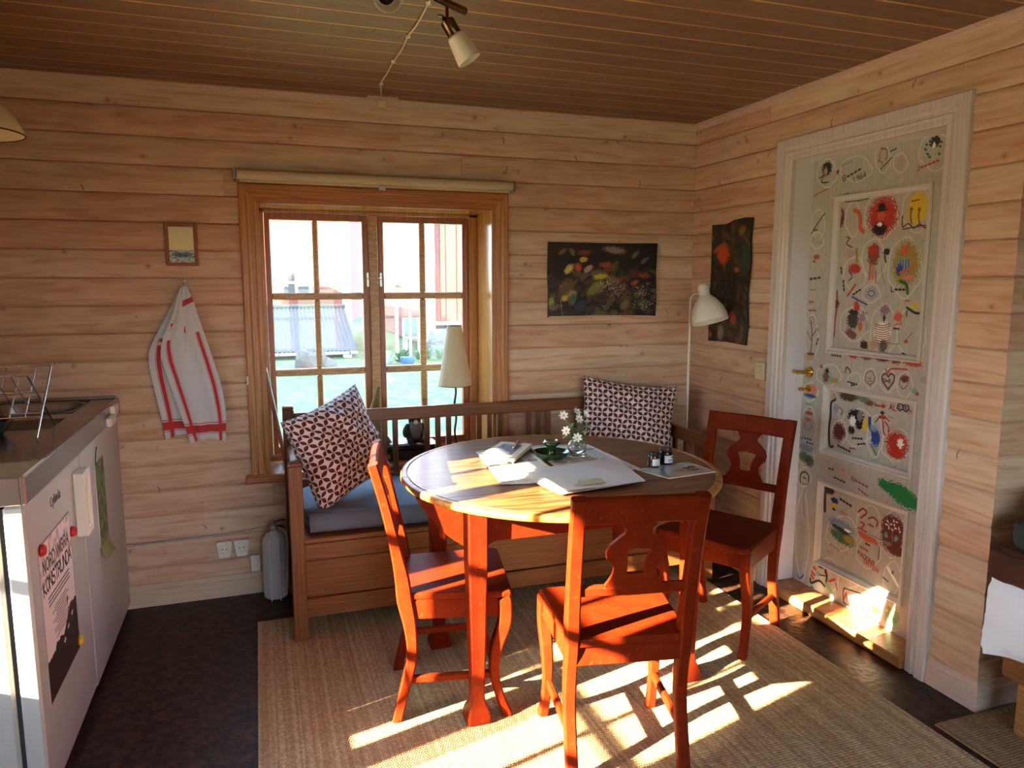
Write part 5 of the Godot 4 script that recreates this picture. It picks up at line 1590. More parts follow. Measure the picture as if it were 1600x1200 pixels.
const DOOR_ART := [
	["s",2.0,18,114,58,113,77,96,88,81,99,58,98,40,82,19,64,17,45,21,24,30,13,52,6,73,4,94,20,104,38,116,58], ["s",1.9,18,266,64,264,81,240,89,218,97,186,95,161,79,132,62,130,45,136,28,149,19,181,14,210,15,240,30,253,47,269,65], ["s",1.8,18,340,44,340,61,329,72,320,82,305,82,293,68,279,52,278,34,279,16,285,5,299,-1,312,-3,326,10,333,26,342,44], ["s",1.7,18,405,67,405,79,396,86,387,93,374,92,364,82,352,71,351,59,352,46,357,39,370,35,381,34,394,43,400,55,407,67],
	["s",1.5,18,559,59,558,80,538,92,520,103,494,102,472,83,447,62,445,40,449,18,460,5,486,-1,510,-1,536,16,547,37,562,59], ["s",1.8,18,373,222,373,252,349,270,328,289,297,290,271,267,241,241,238,211,242,179,255,160,286,147,315,144,345,166,359,193,376,222], ["s",1.6,18,497,216,497,243,478,260,461,276,436,277,415,256,391,233,388,206,391,178,401,161,426,149,449,146,474,165,485,190,500,216], ["s",1.9,18,222,221,223,244,211,259,201,274,185,276,171,258,155,238,153,215,155,190,161,175,176,164,191,160,207,176,215,198,224,221],
	["s",2.1,18,69,228,69,249,58,263,48,277,33,278,20,262,5,244,3,223,5,200,10,186,25,176,39,172,55,187,62,207,71,228], ["s",2.1,18,68,282,68,294,56,301,45,308,30,309,17,300,3,290,2,278,4,266,11,259,26,253,40,252,55,260,62,271,70,282], ["s",1.8,18,336,357,337,384,319,403,304,421,280,424,260,404,238,381,235,354,238,324,247,307,270,293,292,288,315,306,326,331,339,357], ["s",1.7,18,475,384,475,422,454,448,435,473,407,477,381,450,353,420,350,382,353,341,364,316,392,297,419,290,447,315,461,349,478,384],
	["s",1.9,18,257,402,257,426,240,442,225,458,202,461,183,444,161,425,159,401,162,376,171,360,193,348,214,343,237,359,247,380,260,402], ["s",1.8,18,323,464,323,476,309,485,297,494,280,495,266,487,250,477,249,465,252,452,259,444,276,437,292,434,309,442,316,453,325,464], ["s",1.9,18,285,564,284,588,262,605,242,623,213,627,188,612,160,594,158,570,163,544,175,528,204,514,232,507,260,521,273,542,289,564], ["s",1.8,18,400,579,401,612,383,637,367,661,342,666,321,644,296,619,294,585,296,549,305,526,329,507,352,499,377,519,389,548,403,579],
	["s",1.6,18,516,579,517,613,498,639,481,664,454,670,431,647,406,620,403,586,405,547,415,524,441,504,465,495,491,516,504,547,519,578], ["s",2.2,18,69,627,70,662,59,687,49,711,34,715,20,692,4,666,1,632,2,595,7,572,21,553,36,544,52,565,60,596,70,627], ["s",2.0,18,188,747,187,762,166,775,147,787,120,792,98,784,73,775,72,760,76,743,88,732,115,721,140,715,166,721,177,734,191,746], ["s",1.9,18,279,751,278,761,268,769,258,776,245,779,234,774,221,767,221,758,223,747,228,740,241,734,254,730,267,734,273,742,280,751],
	["s",1.8,18,344,739,344,752,334,763,325,773,313,776,302,768,290,759,289,746,290,731,295,722,308,713,320,709,332,716,338,727,345,739], ["s",1.8,18,420,737,420,752,409,764,400,776,386,779,374,770,360,759,359,744,361,728,366,717,380,707,393,702,407,710,413,723,421,737], ["s",1.7,18,484,743,484,759,474,772,465,784,452,787,440,777,428,766,426,750,428,732,433,721,445,711,458,705,471,714,477,728,485,742], ["s",2.2,18,83,820,82,834,68,846,55,857,37,861,22,854,5,845,4,831,7,816,14,806,32,796,50,790,67,797,75,808,85,820],
	["s",2.2,18,84,943,85,972,71,994,59,1016,41,1022,25,1005,7,986,5,958,7,927,13,908,31,889,48,880,67,895,76,919,87,943], ["s",2.2,18,82,1056,82,1075,67,1090,55,1105,36,1111,21,1102,3,1092,2,1075,5,1055,12,1041,30,1028,48,1020,66,1027,74,1042,84,1056], ["s",2.2,18,71,1139,71,1154,59,1167,47,1180,31,1185,18,1179,3,1171,2,1157,4,1141,11,1130,27,1118,42,1111,57,1116,64,1127,73,1139], ["s",1.9,18,335,904,334,931,309,953,286,976,252,985,224,972,192,958,190,932,195,902,209,882,243,862,274,851,307,862,321,883,339,904],
	["s",2.0,18,220,946,220,965,207,980,196,995,179,1000,165,990,150,978,148,960,150,939,157,926,173,913,188,906,205,915,212,930,222,945], ["s",1.8,18,374,927,375,955,365,977,355,999,341,1005,327,987,313,967,310,940,311,908,316,889,330,871,343,862,359,877,366,902,376,926], ["s",1.7,18,484,933,484,955,464,974,447,992,421,1000,400,990,376,978,374,957,378,932,388,916,414,899,437,890,462,898,473,915,487,933], ["s",2.0,18,296,1281,295,1307,270,1334,247,1359,214,1373,187,1364,156,1354,153,1329,159,1299,172,1277,206,1253,236,1237,268,1243,282,1262,299,1280],
	["s",1.9,18,391,1211,391,1234,373,1256,357,1277,333,1287,313,1277,291,1266,289,1244,292,1218,302,1200,325,1180,347,1168,370,1176,381,1193,394,1210], ["s",1.7,18,492,1220,492,1251,474,1279,458,1306,433,1318,412,1303,388,1286,385,1255,388,1220,397,1196,421,1171,444,1157,469,1169,481,1194,495,1219], ["s",1.9,18,400,1312,399,1335,382,1358,366,1379,342,1390,322,1381,300,1371,298,1349,301,1322,311,1304,334,1283,356,1270,379,1277,389,1294,402,1311], ["s",2.1,18,233,1467,233,1498,209,1528,187,1558,154,1574,127,1564,97,1552,94,1522,99,1487,112,1462,144,1433,174,1415,206,1422,220,1444,237,1465],
	["s",1.8,18,486,1367,486,1389,474,1410,464,1429,448,1438,435,1427,419,1415,417,1394,419,1369,425,1352,440,1334,454,1323,470,1332,478,1349,488,1366], ["s",2.2,18,79,1362,83,1432,73,1484,65,1534,49,1547,33,1503,15,1453,9,1386,7,1310,11,1264,25,1222,39,1202,57,1241,68,1300,81,1362], ["s",1.8,18,444,1452,442,1473,409,1501,379,1528,336,1549,300,1550,260,1551,258,1532,266,1506,285,1484,330,1455,370,1434,410,1430,428,1441,449,1450], ["b",64,36,22.8,23.8,0,0.00,1.00],
	["b",59,43,9.8,13.5,12,0.00,1.00], ["s",1.9,0,29,65,50,57,41,79,73,83], ["t","~~~~",131,27,15.0,10,0.9,-0.15], ["t","B~~~~",140,71,18.7,0,1.1,-0.30],
	["t","1964",186,82,16.6,0,0.9,-0.20], ["b",116,54,6.3,8.3,3,0.00,1.00], ["s",1.2,4,306,8,294,23,297,37,291,43,305,49,306,59], ["s",1.6,4,297,6,320,13,324,35,320,44],
	["s",1.4,0,344,41,303,71], ["t","~~~",333,16,10.4,0,0.7,-0.20], ["b",378,63,16.2,20.4,12,0.00,0.50], ["b",498,19,18.5,15.5,0,0.00,1.00],
	["b",495,29,5.4,9.7,11,0.00,1.00], ["b",469,23,7.1,3.9,7,0.60,1.00], ["b",467,37,7.1,3.9,7,0.60,1.00], ["b",476,52,7.1,3.9,7,0.60,1.00],
	["b",482,61,7.0,3.9,7,0.60,1.00], ["b",516,36,6.8,3.8,7,0.60,1.00], ["b",519,24,6.8,3.8,7,0.60,1.00], ["b",516,57,6.8,3.8,7,0.60,1.00],
	["t","J~~~~~",439,82,15.0,1,1.2,-0.20], ["s",1.4,1,6,125,27,116,75,106], ["s",1.7,0,5,255,33,221,66,189], ["b",32,280,28.1,13.8,12,0.30,0.50],
	["t","~~",17,236,11.9,0,0.8,0.00], ["b",176,138,55.2,9.3,17,-0.10,0.50], ["t","~~~~~",125,130,11.3,0,0.9,-0.10], ["t","~~~",248,136,14.4,0,1.1,-0.10],
	["s",1.1,0,147,157,202,159,250,156], ["b",134,210,13.5,32.2,3,0.00,1.00], ["b",130,198,7.3,11.4,12,0.00,1.00], ["s",7.4,2,190,189,211,198,220,224,220,246,235,262],
	["b",311,217,58.2,62.0,1,0.00,1.00], ["b",307,199,28.2,4.3,0,0.00,1.00], ["b",306,187,15.5,11.3,0,0.00,1.00], ["b",303,257,28.4,21.4,0,0.00,1.00],
	["b",302,243,11.9,7.1,11,0.00,1.00], ["b",306,217,17.3,14.2,2,0.00,1.00], ["b",444,205,38.7,48.6,5,0.00,1.00], ["t","~~~",419,176,11.8,1,1.0,-0.10],
	["s",2.3,4,422,213,420,226,426,250], ["b",422,206,5.8,6.1,4,0.00,1.00], ["s",2.2,4,451,215,449,228,455,252], ["b",451,209,5.7,6.0,4,0.00,1.00],
	["s",1.9,3,390,224,393,258,413,249,435,264,455,254,476,267,475,259,394,265], ["s",1.8,3,162,276,178,280,164,298,191,311], ["b",285,341,24.3,36.2,4,0.00,1.00], ["b",283,323,23.4,16.3,1,0.00,1.00],
	["s",2.1,1,274,373,273,421], ["s",1.6,1,298,388,302,428], ["b",285,403,11.7,21.8,2,0.00,0.50], ["s",5.6,6,211,320,217,361],
	["b",182,332,22.7,15.0,12,0.00,0.60], ["b",208,383,26.8,16.8,1,0.00,1.00], ["s",1.5,0,182,390,199,409,185,424], ["t","~~",155,375,15.2,0,1.3,1.40],
	["t","~~~",169,420,15.2,0,1.3,1.40], ["s",3.5,1,216,436,184,474], ["t","~~~",203,462,15.1,0,1.3,-0.50], ["b",414,373,49.8,68.8,6,0.00,1.00],
	["b",407,330,15.2,16.5,2,0.00,1.00], ["b",406,378,26.4,25.9,10,0.00,1.00], ["b",392,390,11.2,20.9,9,0.00,1.00], ["s",1.4,9,394,359,395,397],
	["s",1.3,9,404,359,405,397], ["s",1.3,9,415,359,416,397], ["s",1.3,9,425,359,427,397], ["s",3.9,2,395,400,422,390,453,374],
	["b",428,414,25.1,8.6,15,0.00,1.00], ["s",5.0,7,399,425,422,435,430,462], ["t","L~~~",366,442,15.9,0,1.4,0.00], ["t","~~",423,480,10.4,1,0.9,0.00],
	["b",337,332,12.6,10.6,0,0.00,1.00], ["s",2.8,0,331,343,337,364], ["s",1.0,13,320,374,328,410,339,432], ["s",1.2,10,309,464,309,471,301,476,293,481,282,482,273,477,264,472,263,465,265,457,269,453,280,449,290,447,300,452,305,458,311,464],
	["s",1.2,9,300,464,300,468,295,471,290,474,284,474,279,471,273,468,272,465,273,461,276,458,282,456,288,455,295,457,297,461,301,464], ["b",227,508,12.8,18.0,1,-0.30,1.00], ["s",2.6,9,205,477,240,491,270,502], ["t","~~",257,517,14.8,14,0.9,0.30],
	["b",214,556,25.0,29.5,16,0.00,1.00], ["b",214,530,22.4,9.4,0,0.00,1.00], ["b",248,575,10.7,16.8,2,0.00,1.00], ["b",255,545,14.5,14.9,14,0.00,0.70],
	["b",210,604,27.6,14.4,3,0.40,0.80], ["b",281,571,14.2,18.4,14,0.00,0.30], ["b",343,590,30.8,34.2,11,0.00,1.00], ["s",1.2,4,311,564,341,568,370,560],
	["s",1.2,4,314,571,342,575,371,567], ["s",1.2,4,312,579,343,582,371,574], ["s",1.2,4,315,586,343,590,372,581], ["s",1.2,4,314,593,344,597,372,589],
	["s",1.2,4,316,601,345,604,373,596], ["s",1.2,4,315,608,345,611,374,603], ["s",1.2,4,317,615,346,619,374,610], ["s",1.2,4,316,623,346,626,375,617],
	["b",346,517,18.9,16.1,14,0.00,1.00], ["b",346,543,5.4,10.8,0,0.00,1.00], ["b",270,636,17.3,13.4,0,0.00,1.00], ["b",310,632,25.6,14.7,12,0.00,1.00],
	["b",349,633,18.1,19.9,16,0.00,0.80], ["s",1.0,13,369,624,413,622], ["s",3.8,0,432,507,463,522,489,526,490,567,489,608,489,656,454,659,428,651], ["s",2.2,0,498,600,504,624,495,655],
	["b",461,501,16.4,8.5,5,0.00,1.00], ["b",401,537,17.2,15.8,2,0.00,1.00], ["s",2.4,2,390,562,415,557], ["b",432,525,4.2,12.1,4,0.00,1.00],
	["t","~~~",386,569,8.8,0,1.4,0.00], ["b",437,612,8.4,5.6,1,0.00,1.00], ["s",1.0,4,437,608,456,586], ["b",238,670,22.7,15.9,1,0.00,1.00],
	["b",297,669,29.2,15.5,4,0.00,1.00], ["b",359,668,35.0,15.1,3,0.00,1.00], ["b",415,672,19.8,14.1,4,0.00,1.00], ["b",481,677,34.6,9.6,1,0.00,1.00],
	["t","~~~~",138,674,13.7,0,1.0,0.00], ["b",37,339,16.9,8.7,1,0.00,0.80], ["b",27,354,7.9,4.0,7,0.00,1.00], ["t","~~~",8,404,22.1,0,1.4,-0.10],
	["t","~~~",14,448,12.1,13,1.0,0.00], ["t","~~",12,491,14.2,4,1.4,0.00], ["t","~~~",14,521,14.2,4,1.2,0.00], ["s",2.0,3,27,565,37,622,34,683],
	["s",1.5,3,37,622,63,592], ["s",1.2,3,35,638,10,607], ["s",1.5,13,44,564,44,570,39,573,34,577,27,578,22,575,15,571,15,566,16,560,19,557,25,554,32,552,38,555,41,560,45,564], ["s",1.4,12,74,587,74,592,69,596,64,600,57,600,52,597,46,593,46,589,47,583,49,580,56,576,62,575,68,578,71,582,75,587],
	["b",34,699,22.9,17.1,12,0.00,1.00], ["b",35,687,20.6,5.7,3,0.00,1.00], ["t","~~",53,649,16.1,0,1.0,-1.30], ["s",3.2,4,134,459,139,509,132,564,133,615],
	["b",136,502,11.6,15.5,3,0.00,1.00], ["b",547,366,13.6,42.3,3,0.00,1.00], ["b",547,510,11.4,19.8,16,0.00,1.00], ["b",553,643,9.2,19.9,17,0.00,0.60],
	["b",120,763,24.4,27.8,17,0.00,0.70], ["b",117,763,14.1,17.9,4,0.00,1.00], ["b",121,739,10.8,8.7,0,0.00,1.00], ["b",158,770,23.7,9.8,6,0.00,0.70],
	["b",92,728,8.8,6.4,1,0.00,1.00], ["s",2.0,0,208,736,211,717,227,726,228,736], ["s",1.6,6,192,737,210,734], ["t","~~~~",220,758,13.4,0,1.0,0.10],
	["t","W~",236,768,11.4,0,1.0,0.00], ["s",1.2,4,335,738,335,747,329,755,322,761,313,763,306,758,298,752,297,743,298,733,301,727,310,721,318,718,327,722,331,730,337,738], ["s",1.1,4,306,740,314,745,321,738], ["s",1.0,1,310,753,326,750],
	["s",1.0,4,318,763,321,772], ["s",2.6,3,392,769,367,743,366,727,379,720,390,728,398,718,412,723,411,741,392,769], ["t","G~B",371,736,11.5,3,1.1,0.00], ["s",2.4,1,377,706,387,716,399,702,459,697],
	["b",453,727,16.7,12.2,3,0.00,1.00], ["s",1.1,4,465,738,465,746,460,751,455,757,448,759,442,754,436,749,435,742,436,734,439,729,445,724,452,721,459,725,462,731,466,738], ["b",491,759,12.2,10.3,17,0.00,0.80], ["b",502,768,8.0,6.2,1,0.00,1.00],
	["b",525,723,17.7,11.9,13,0.00,0.30], ["b",43,818,33.3,20.5,5,0.00,0.80], ["b",60,815,15.9,20.4,15,0.00,1.00], ["b",44,840,31.5,8.2,9,0.00,1.00],
	["s",3.0,0,27,807,32,827], ["t","~~~",23,866,12.4,13,1.0,0.00], ["t","~~",36,881,12.4,13,1.0,0.00], ["b",44,905,20.1,8.3,1,0.00,1.00],
	["b",40,929,18.5,7.5,2,0.00,1.00], ["s",1.2,13,62,948,61,955,54,961,48,967,38,970,31,966,22,962,22,955,23,947,27,942,36,936,45,933,54,936,58,942,63,947], ["t","J~~~",9,992,16.8,9,1.3,0.00], ["t","~~~",37,1007,14.6,0,1.0,0.00],
	["b",40,1036,37.8,14.6,10,0.00,1.00], ["b",31,1072,29.3,18.9,7,0.00,0.80], ["b",61,1082,20.1,20.8,16,0.00,0.80], ["s",2.5,0,18,1175,18,1144,38,1128,59,1138,61,1163],
	["t","~~",30,1145,10.5,0,1.1,0.00], ["s",1.5,1,27,1176,62,1169], ["s",4.2,0,149,823,156,838,138,853,139,901,135,950,143,1006,159,1006], ["b",150,829,10.6,8.7,12,0.00,1.00],
	["b",161,869,13.7,17.8,10,0.00,0.80], ["s",1.1,0,176,862,193,872,187,889], ["b",215,819,43.0,16.2,16,0.00,1.00], ["b",294,822,42.9,11.2,7,0.15,0.60],
	["b",309,828,14.1,9.3,4,0.00,1.00], ["t","~~~",332,822,12.9,1,1.5,0.00], ["b",368,828,9.0,7.3,1,0.00,1.00], ["t","AL",392,817,18.0,1,1.6,0.00],
	["s",1.9,0,445,818,445,823,441,827,437,830,432,832,428,829,423,826,423,822,424,817,425,814,430,810,435,809,440,811,442,814,445,818], ["s",1.9,0,466,818,466,822,462,826,459,830,454,831,449,828,445,826,444,821,445,816,447,813,452,810,457,808,461,810,464,814,466,818], ["t","C",429,816,9.2,0,1.1,0.00], ["t","E",452,815,9.1,0,1.1,0.00],
	["t","H",469,819,15.7,1,1.6,0.00], ["t","~~",491,841,8.7,1,0.9,0.00], ["b",255,881,35.5,23.7,0,0.00,1.00], ["b",272,905,19.5,19.0,0,0.00,1.00],
	["b",242,899,14.9,18.4,11,0.00,1.00], ["b",239,932,15.0,13.5,0,0.00,1.00], ["b",298,904,12.4,26.3,5,0.30,1.00], ["b",272,878,12.6,19.0,13,0.00,1.00],
	["b",184,949,27.1,31.5,3,0.00,1.00], ["t","~~~~",243,951,13.9,0,1.3,-0.15], ["t","~~~~~",182,990,14.2,0,1.4,0.15], ["t","~~~",268,968,13.8,0,1.3,-0.30],
	["t","~~~",234,990,10.9,1,1.2,-0.10], ["s",6.3,9,315,878,319,908,337,927,353,950], ["b",345,938,18.4,29.6,9,0.00,1.00], ["b",333,909,18.6,13.0,10,0.00,0.80],
	["b",348,977,11.1,20.4,17,0.00,0.60], ["s",1.3,0,326,963,354,995], ["b",365,851,9.0,8.0,16,0.00,1.00], ["b",366,865,15.4,7.3,1,0.00,1.00],
	["s",1.9,4,355,867,338,887], ["s",1.8,4,378,863,396,873], ["s",2.4,1,370,876,375,912,383,921], ["s",2.4,1,379,878,394,893,395,911],
	["t","~~~",390,853,9.4,15,1.1,0.10], ["b",431,941,42.2,39.4,1,0.00,1.00], ["b",430,974,32.4,14.4,1,0.00,1.00], ["b",444,936,13.6,16.0,11,0.00,1.00],
	["b",416,896,26.1,10.8,12,0.00,0.50], ["b",410,1025,11.4,4.4,7,0.00,1.00], ["t","L~~",431,1014,14.4,9,1.4,0.10], ["t","~~",457,1015,10.7,1,1.1,0.10],
	["b",359,1015,27.5,9.3,17,0.20,0.40], ["b",211,1083,113.3,29.6,12,0.05,0.35], ["t","~~",156,1076,16.1,0,1.0,0.00], ["t","~~~~",186,1102,15.9,0,1.0,0.10],
	["t","N~~~~",267,1085,17.4,4,1.2,0.15], ["b",226,1076,8.1,6.3,15,0.00,1.00], ["b",477,1096,77.4,30.3,8,0.28,1.00], ["b",407,1082,31.0,16.5,8,0.30,1.00],
	["b",531,1113,20.0,14.0,8,0.00,1.00], ["t","~~~~",301,1114,15.3,1,1.1,0.35], ["b",152,1166,28.1,17.0,16,0.00,1.00], ["s",6.2,16,134,1184,139,1249],
	["s",1.9,3,170,1159,223,1151,264,1152], ["t","~~~~",209,1175,16.7,0,1.6,0.20], ["b",182,1199,18.0,12.1,9,0.00,1.00], ["b",180,1218,14.9,12.1,5,0.00,1.00],
	["b",182,1230,8.5,5.6,9,0.00,1.00], ["t","~~~",218,1221,11.9,17,1.0,0.20], ["b",225,1236,20.6,7.1,15,0.20,0.40], ["b",221,1282,62.0,23.9,10,0.10,1.00],
	["b",224,1295,54.1,8.8,0,0.20,0.80], ["b",250,1288,17.2,6.3,11,0.00,1.00], ["b",227,1321,56.7,19.9,7,0.15,0.80], ["b",263,1317,27.6,15.7,6,0.10,1.00],
	["t","~~~~~",175,1355,11.4,13,1.0,0.25], ["t","~~~",161,1385,10.7,17,1.0,0.15], ["s",3.1,1,294,1206,313,1189,328,1200,306,1223], ["s",3.0,1,339,1216,358,1206,377,1216,374,1232],
	["s",3.0,1,307,1238,322,1241,313,1256], ["s",3.1,1,299,1260,334,1265], ["s",3.0,1,341,1235,360,1237], ["s",2.2,10,289,1267,335,1276,349,1268,392,1272],
	["b",326,1283,33.4,11.5,2,0.30,1.00], ["b",364,1284,27.8,9.8,2,0.30,1.00], ["t","~~~",313,1315,13.9,1,1.4,0.15], ["t","~~",334,1298,11.5,0,1.3,0.10],
	["t","PADDNS",304,1339,14.8,4,1.4,0.22], ["t","ORTEN",334,1359,14.6,1,1.3,0.22], ["s",1.4,0,391,1296,391,1342], ["b",441,1240,46.9,58.5,3,0.00,1.00],
	["b",439,1211,41.3,32.9,3,0.00,1.00], ["b",461,1286,34.3,18.2,3,0.00,1.00], ["b",418,1201,7.5,3.7,11,651.00,1.00], ["b",432,1206,7.4,3.7,11,672.00,1.00],
	["b",445,1205,7.4,3.6,11,693.00,1.00], ["b",453,1192,7.3,3.6,11,707.00,1.00], ["b",424,1220,7.5,3.7,11,658.00,1.00], ["b",463,1211,7.2,3.6,11,721.00,1.00],
	["b",468,1220,7.2,3.6,11,728.00,1.00], ["b",438,1223,7.4,3.7,11,679.00,1.00], ["b",414,1212,7.5,3.7,11,644.00,1.00], ["b",450,1215,7.3,3.6,11,700.00,1.00],
	["b",441,1191,7.4,3.6,11,689.50,1.00], ["b",455,1247,8.6,11.6,17,0.50,1.00], ["b",415,1249,8.0,11.1,17,-0.40,1.00], ["s",1.2,17,438,1226,441,1263],
	["b",424,1273,17.7,7.4,13,0.00,1.00], ["s",4.4,1,111,1472,123,1476], ["s",4.5,1,104,1492,119,1499], ["s",4.5,1,102,1506,115,1514],
	["s",4.2,1,192,1494,218,1477], ["s",4.3,1,164,1554,173,1563], ["s",4.3,1,172,1453,180,1475], ["s",3.9,0,139,1457,156,1457,172,1445,171,1466,180,1480,177,1506],
	["b",138,1487,14.4,10.8,17,0.00,1.00], ["s",1.9,0,147,1488,180,1480], ["s",4.0,0,98,1521,105,1535,143,1511,172,1521], ["b",194,1520,32.0,9.0,17,0.60,1.00],
	["t","G~",106,1548,15.2,0,1.9,0.20], ["s",2.3,4,224,1487,232,1509], ["s",1.8,0,262,1493,269,1543,337,1534], ["s",2.0,0,262,1491,342,1480,428,1479],
	["t","NOTKE",274,1503,36.6,1,2.8,0.28], ["b",405,1510,19.1,13.6,1,0.00,1.00], ["b",456,1480,9.6,8.2,6,0.00,1.00], ["b",475,1498,25.7,25.8,8,0.20,0.50],
	["b",468,1519,30.2,22.2,8,0.20,0.35], ["s",5.3,11,431,1354,475,1398], ["t","~~~",416,1387,9.7,0,0.9,0.30], ["t","K",449,1358,9.6,0,1.1,0.00],
	["s",1.8,13,40,1201,42,1266,53,1297], ["s",2.3,9,32,1533,45,1541,62,1522], ["b",43,1401,17.7,111.3,13,0.00,0.15], ["b",547,1176,11.9,27.9,6,0.00,1.00],
	["b",545,1249,14.4,31.6,3,0.00,1.00], ["b",547,1335,12.0,21.2,3,0.00,1.00], ["b",546,1398,12.1,17.8,1,0.00,1.00], ["b",545,1137,11.9,13.9,8,0.00,1.00],
	["b",549,993,7.8,17.1,9,0.00,1.00], ["b",551,1034,7.8,13.8,9,0.00,1.00], ["b",546,849,13.2,4.1,1,0.00,1.00],
]

# ---------------------------------------------------------------- printed and painted surfaces
func ink8(k: int) -> Color:
	var q: Array = DOOR_INK[k]
	return Color8(q[0], q[1], q[2])

func door_image() -> Image:
	var im := Image.create(621, 1554, false, Image.FORMAT_RGB8)
	var f := noise(8, 0.02, 3)
	for y in 1554:
		for x in 621:
			var t := f.get_noise_2d(x * 3.0, y * 0.7) * 0.035
			im.set_pixel(x, y, Color(0.68 + t, 0.66 + t, 0.61 + t))
	var sd := 3
	for q in DOOR_ART:
		sd += 1
		if q[0] == "b":
			blob(im, q[1], q[2], q[3], q[4], ink8(q[5]), q[6], 0.22, sd, q[7])
		elif q[0] == "s":
			var pts := []
			for k in range(3, q.size(), 2):
				pts.append(Vector2(q[k], q[k + 1]))
			stroke(im, pts if pts.size() < 3 else crom(pts, 4), q[1], ink8(q[2]), 0.92)
		else:
			text(im, q[1], Vector2(q[2], q[3]), q[4], ink8(q[5]), q[6], q[7])
	return im

func leaf_dab(im: Image, x: float, y: float, l: float, w: float, a: float, c: Color, sd: int) -> void:
	blob(im, x, y, l, w, c, a, 0.3, sd)

func painting_wide() -> Image:
	var im := Image.create(640, 390, false, Image.FORMAT_RGB8)
	var f := noise(4, 0.012, 4)
	for y in 390:
		for x in 640:
			var t := f.get_noise_2d(x, y)
			im.set_pixel(x, y, Color(0.16 + t * 0.06, 0.075 + t * 0.04, 0.05 + t * 0.02).lerp(Color(0.06, 0.055, 0.045), clampf((x + y * 0.8) / 700.0 + t * 0.4, 0.0, 1.0)))
	var r := RandomNumberGenerator.new()
	r.seed = 15
	var pal := ["#5a4a20", "#3c3a24", "#6e3420", "#2a2622", "#4a2a1c", "#1e1c1a", "#5c5440", "#2c2e34", "#6a5a3a", "#38281e"]
	for k in 190:
		var x := r.randf() * 640.0
		var y := r.randf() * 390.0
		if y < 150.0 - x * 0.16 + 30.0:
			continue
		leaf_dab(im, x, y, r.randf_range(14, 44), r.randf_range(7, 20), r.randf_range(-1.0, 0.3), Color(pal[r.randi() % pal.size()]), k)
	for q in [[118, 140, 32, 18, -0.7, "#c9b45a"], [200, 90, 24, 14, -0.2, "#c2a22c"], [170, 130, 22, 20, 0.9, "#b6502c"], [228, 138, 30, 15, -0.5, "#b98c7c"], [80, 52, 26, 12, -0.5, "#7a6440"], [135, 52, 22, 14, 0.9, "#6c6a2a"], [205, 55, 40, 14, -0.1, "#7c3a22"], [380, 40, 66, 18, 0.1, "#8a8070"], [505, 62, 30, 14, -0.7, "#6c6050"], [560, 92, 30, 11, -0.6, "#6a6a50"], [300, 178, 44, 16, -0.1, "#b4a41c"], [100, 230, 50, 32, -0.8, "#6a4a26"], [265, 240, 50, 24, -0.7, "#7c7a34"], [140, 268, 26, 20, 0.2, "#b07c50"], [95, 290, 20, 15, -0.5, "#c2b050"], [20, 308, 18, 22, 0.4, "#8a9a2c"], [35, 340, 24, 12, -0.4, "#7a5a72"], [185, 330, 40, 20, -0.6, "#2c3a56"], [145, 290, 16, 26, 0.2, "#2e6a3a"], [310, 285, 50, 22, -0.2, "#3a2a26"], [445, 325, 32, 22, -0.9, "#6c6434"], [300, 372, 46, 18, 0.0, "#5e5a2c"], [560, 172, 40, 14, 0.1, "#8a3c22"], [505, 210, 26, 14, -0.4, "#9a4026"], [330, 115, 40, 14, -0.1, "#94492c"]]:
		leaf_dab(im, q[0], q[1], q[2], q[3], q[4], Color(q[5]), int(q[0]))
	for k in 420:   # white impasto
		var c: Array = [[400, 245, 70, 40], [545, 255, 45, 35], [560, 330, 60, 32], [340, 215, 60, 22]][r.randi() % 4]
		var x: float = c[0] + r.randfn() * c[2] * 0.5
		var y: float = c[1] + r.randfn() * c[3] * 0.5
		dab(im, x, y, r.randf_range(1.0, 3.4), Color("#cfc8b4").lerp(Color("#8c6a48"), r.randf() * 0.7), 0.8)
	for k in 130:
		dab(im, r.randf() * 640.0, 200.0 + r.randf() * 185.0, r.randf_range(1.0, 2.6), Color("#c8c2b0"), 0.6)
	stroke(im, [Vector2(72, 300), Vector2(84, 385)], 1.6, Color("#8a8468"))
	return im

func painting_tall() -> Image:
	var im := Image.create(330, 610, false, Image.FORMAT_RGB8)
	var f := noise(14, 0.014, 4)
	for y in 610:
		for x in 330:
			var t := f.get_noise_2d(x, y * 0.7)
			im.set_pixel(x, y, Color(0.13 + t * 0.09, 0.09 + t * 0.06, 0.06 + t * 0.04))
	var r := RandomNumberGenerator.new()
	r.seed = 25
	var pal := ["#3c3624", "#4a3a20", "#26241e", "#5a4c34", "#4a2a1e", "#242a24", "#5c4028", "#38342c"]
	for k in 130:
		leaf_dab(im, r.randf() * 330.0, r.randf() * 610.0, r.randf_range(14, 50), r.randf_range(8, 20), r.randf_range(0.6, 1.8), Color(pal[r.randi() % pal.size()]), k)
	for q in [[110, 165, 50, 48, 0.0, "#c2481c"], [60, 140, 40, 14, -0.4, "#a4502c"], [255, 60, 30, 20, -0.5, "#8a6a24"], [225, 245, 18, 14, 0.2, "#b0442c"], [205, 480, 36, 26, 1.2, "#a83c24"], [20, 575, 16, 16, 0.0, "#a03a20"], [295, 190, 40, 60, 0.2, "#2a4438"], [110, 560, 26, 40, 0.2, "#7a6c58"], [130, 460, 24, 50, 0.2, "#66623a"]]:
		leaf_dab(im, q[0], q[1], q[2], q[3], q[4], Color(q[5]), int(q[0]) + 3)
	for k in 160:
		var y := r.randf_range(280.0, 560.0)
		dab(im, 60.0 + (y - 280.0) * 0.55 + r.randfn() * 40.0, y, r.randf_range(0.8, 2.4), Color("#b8b0a0"), 0.6)
	return im

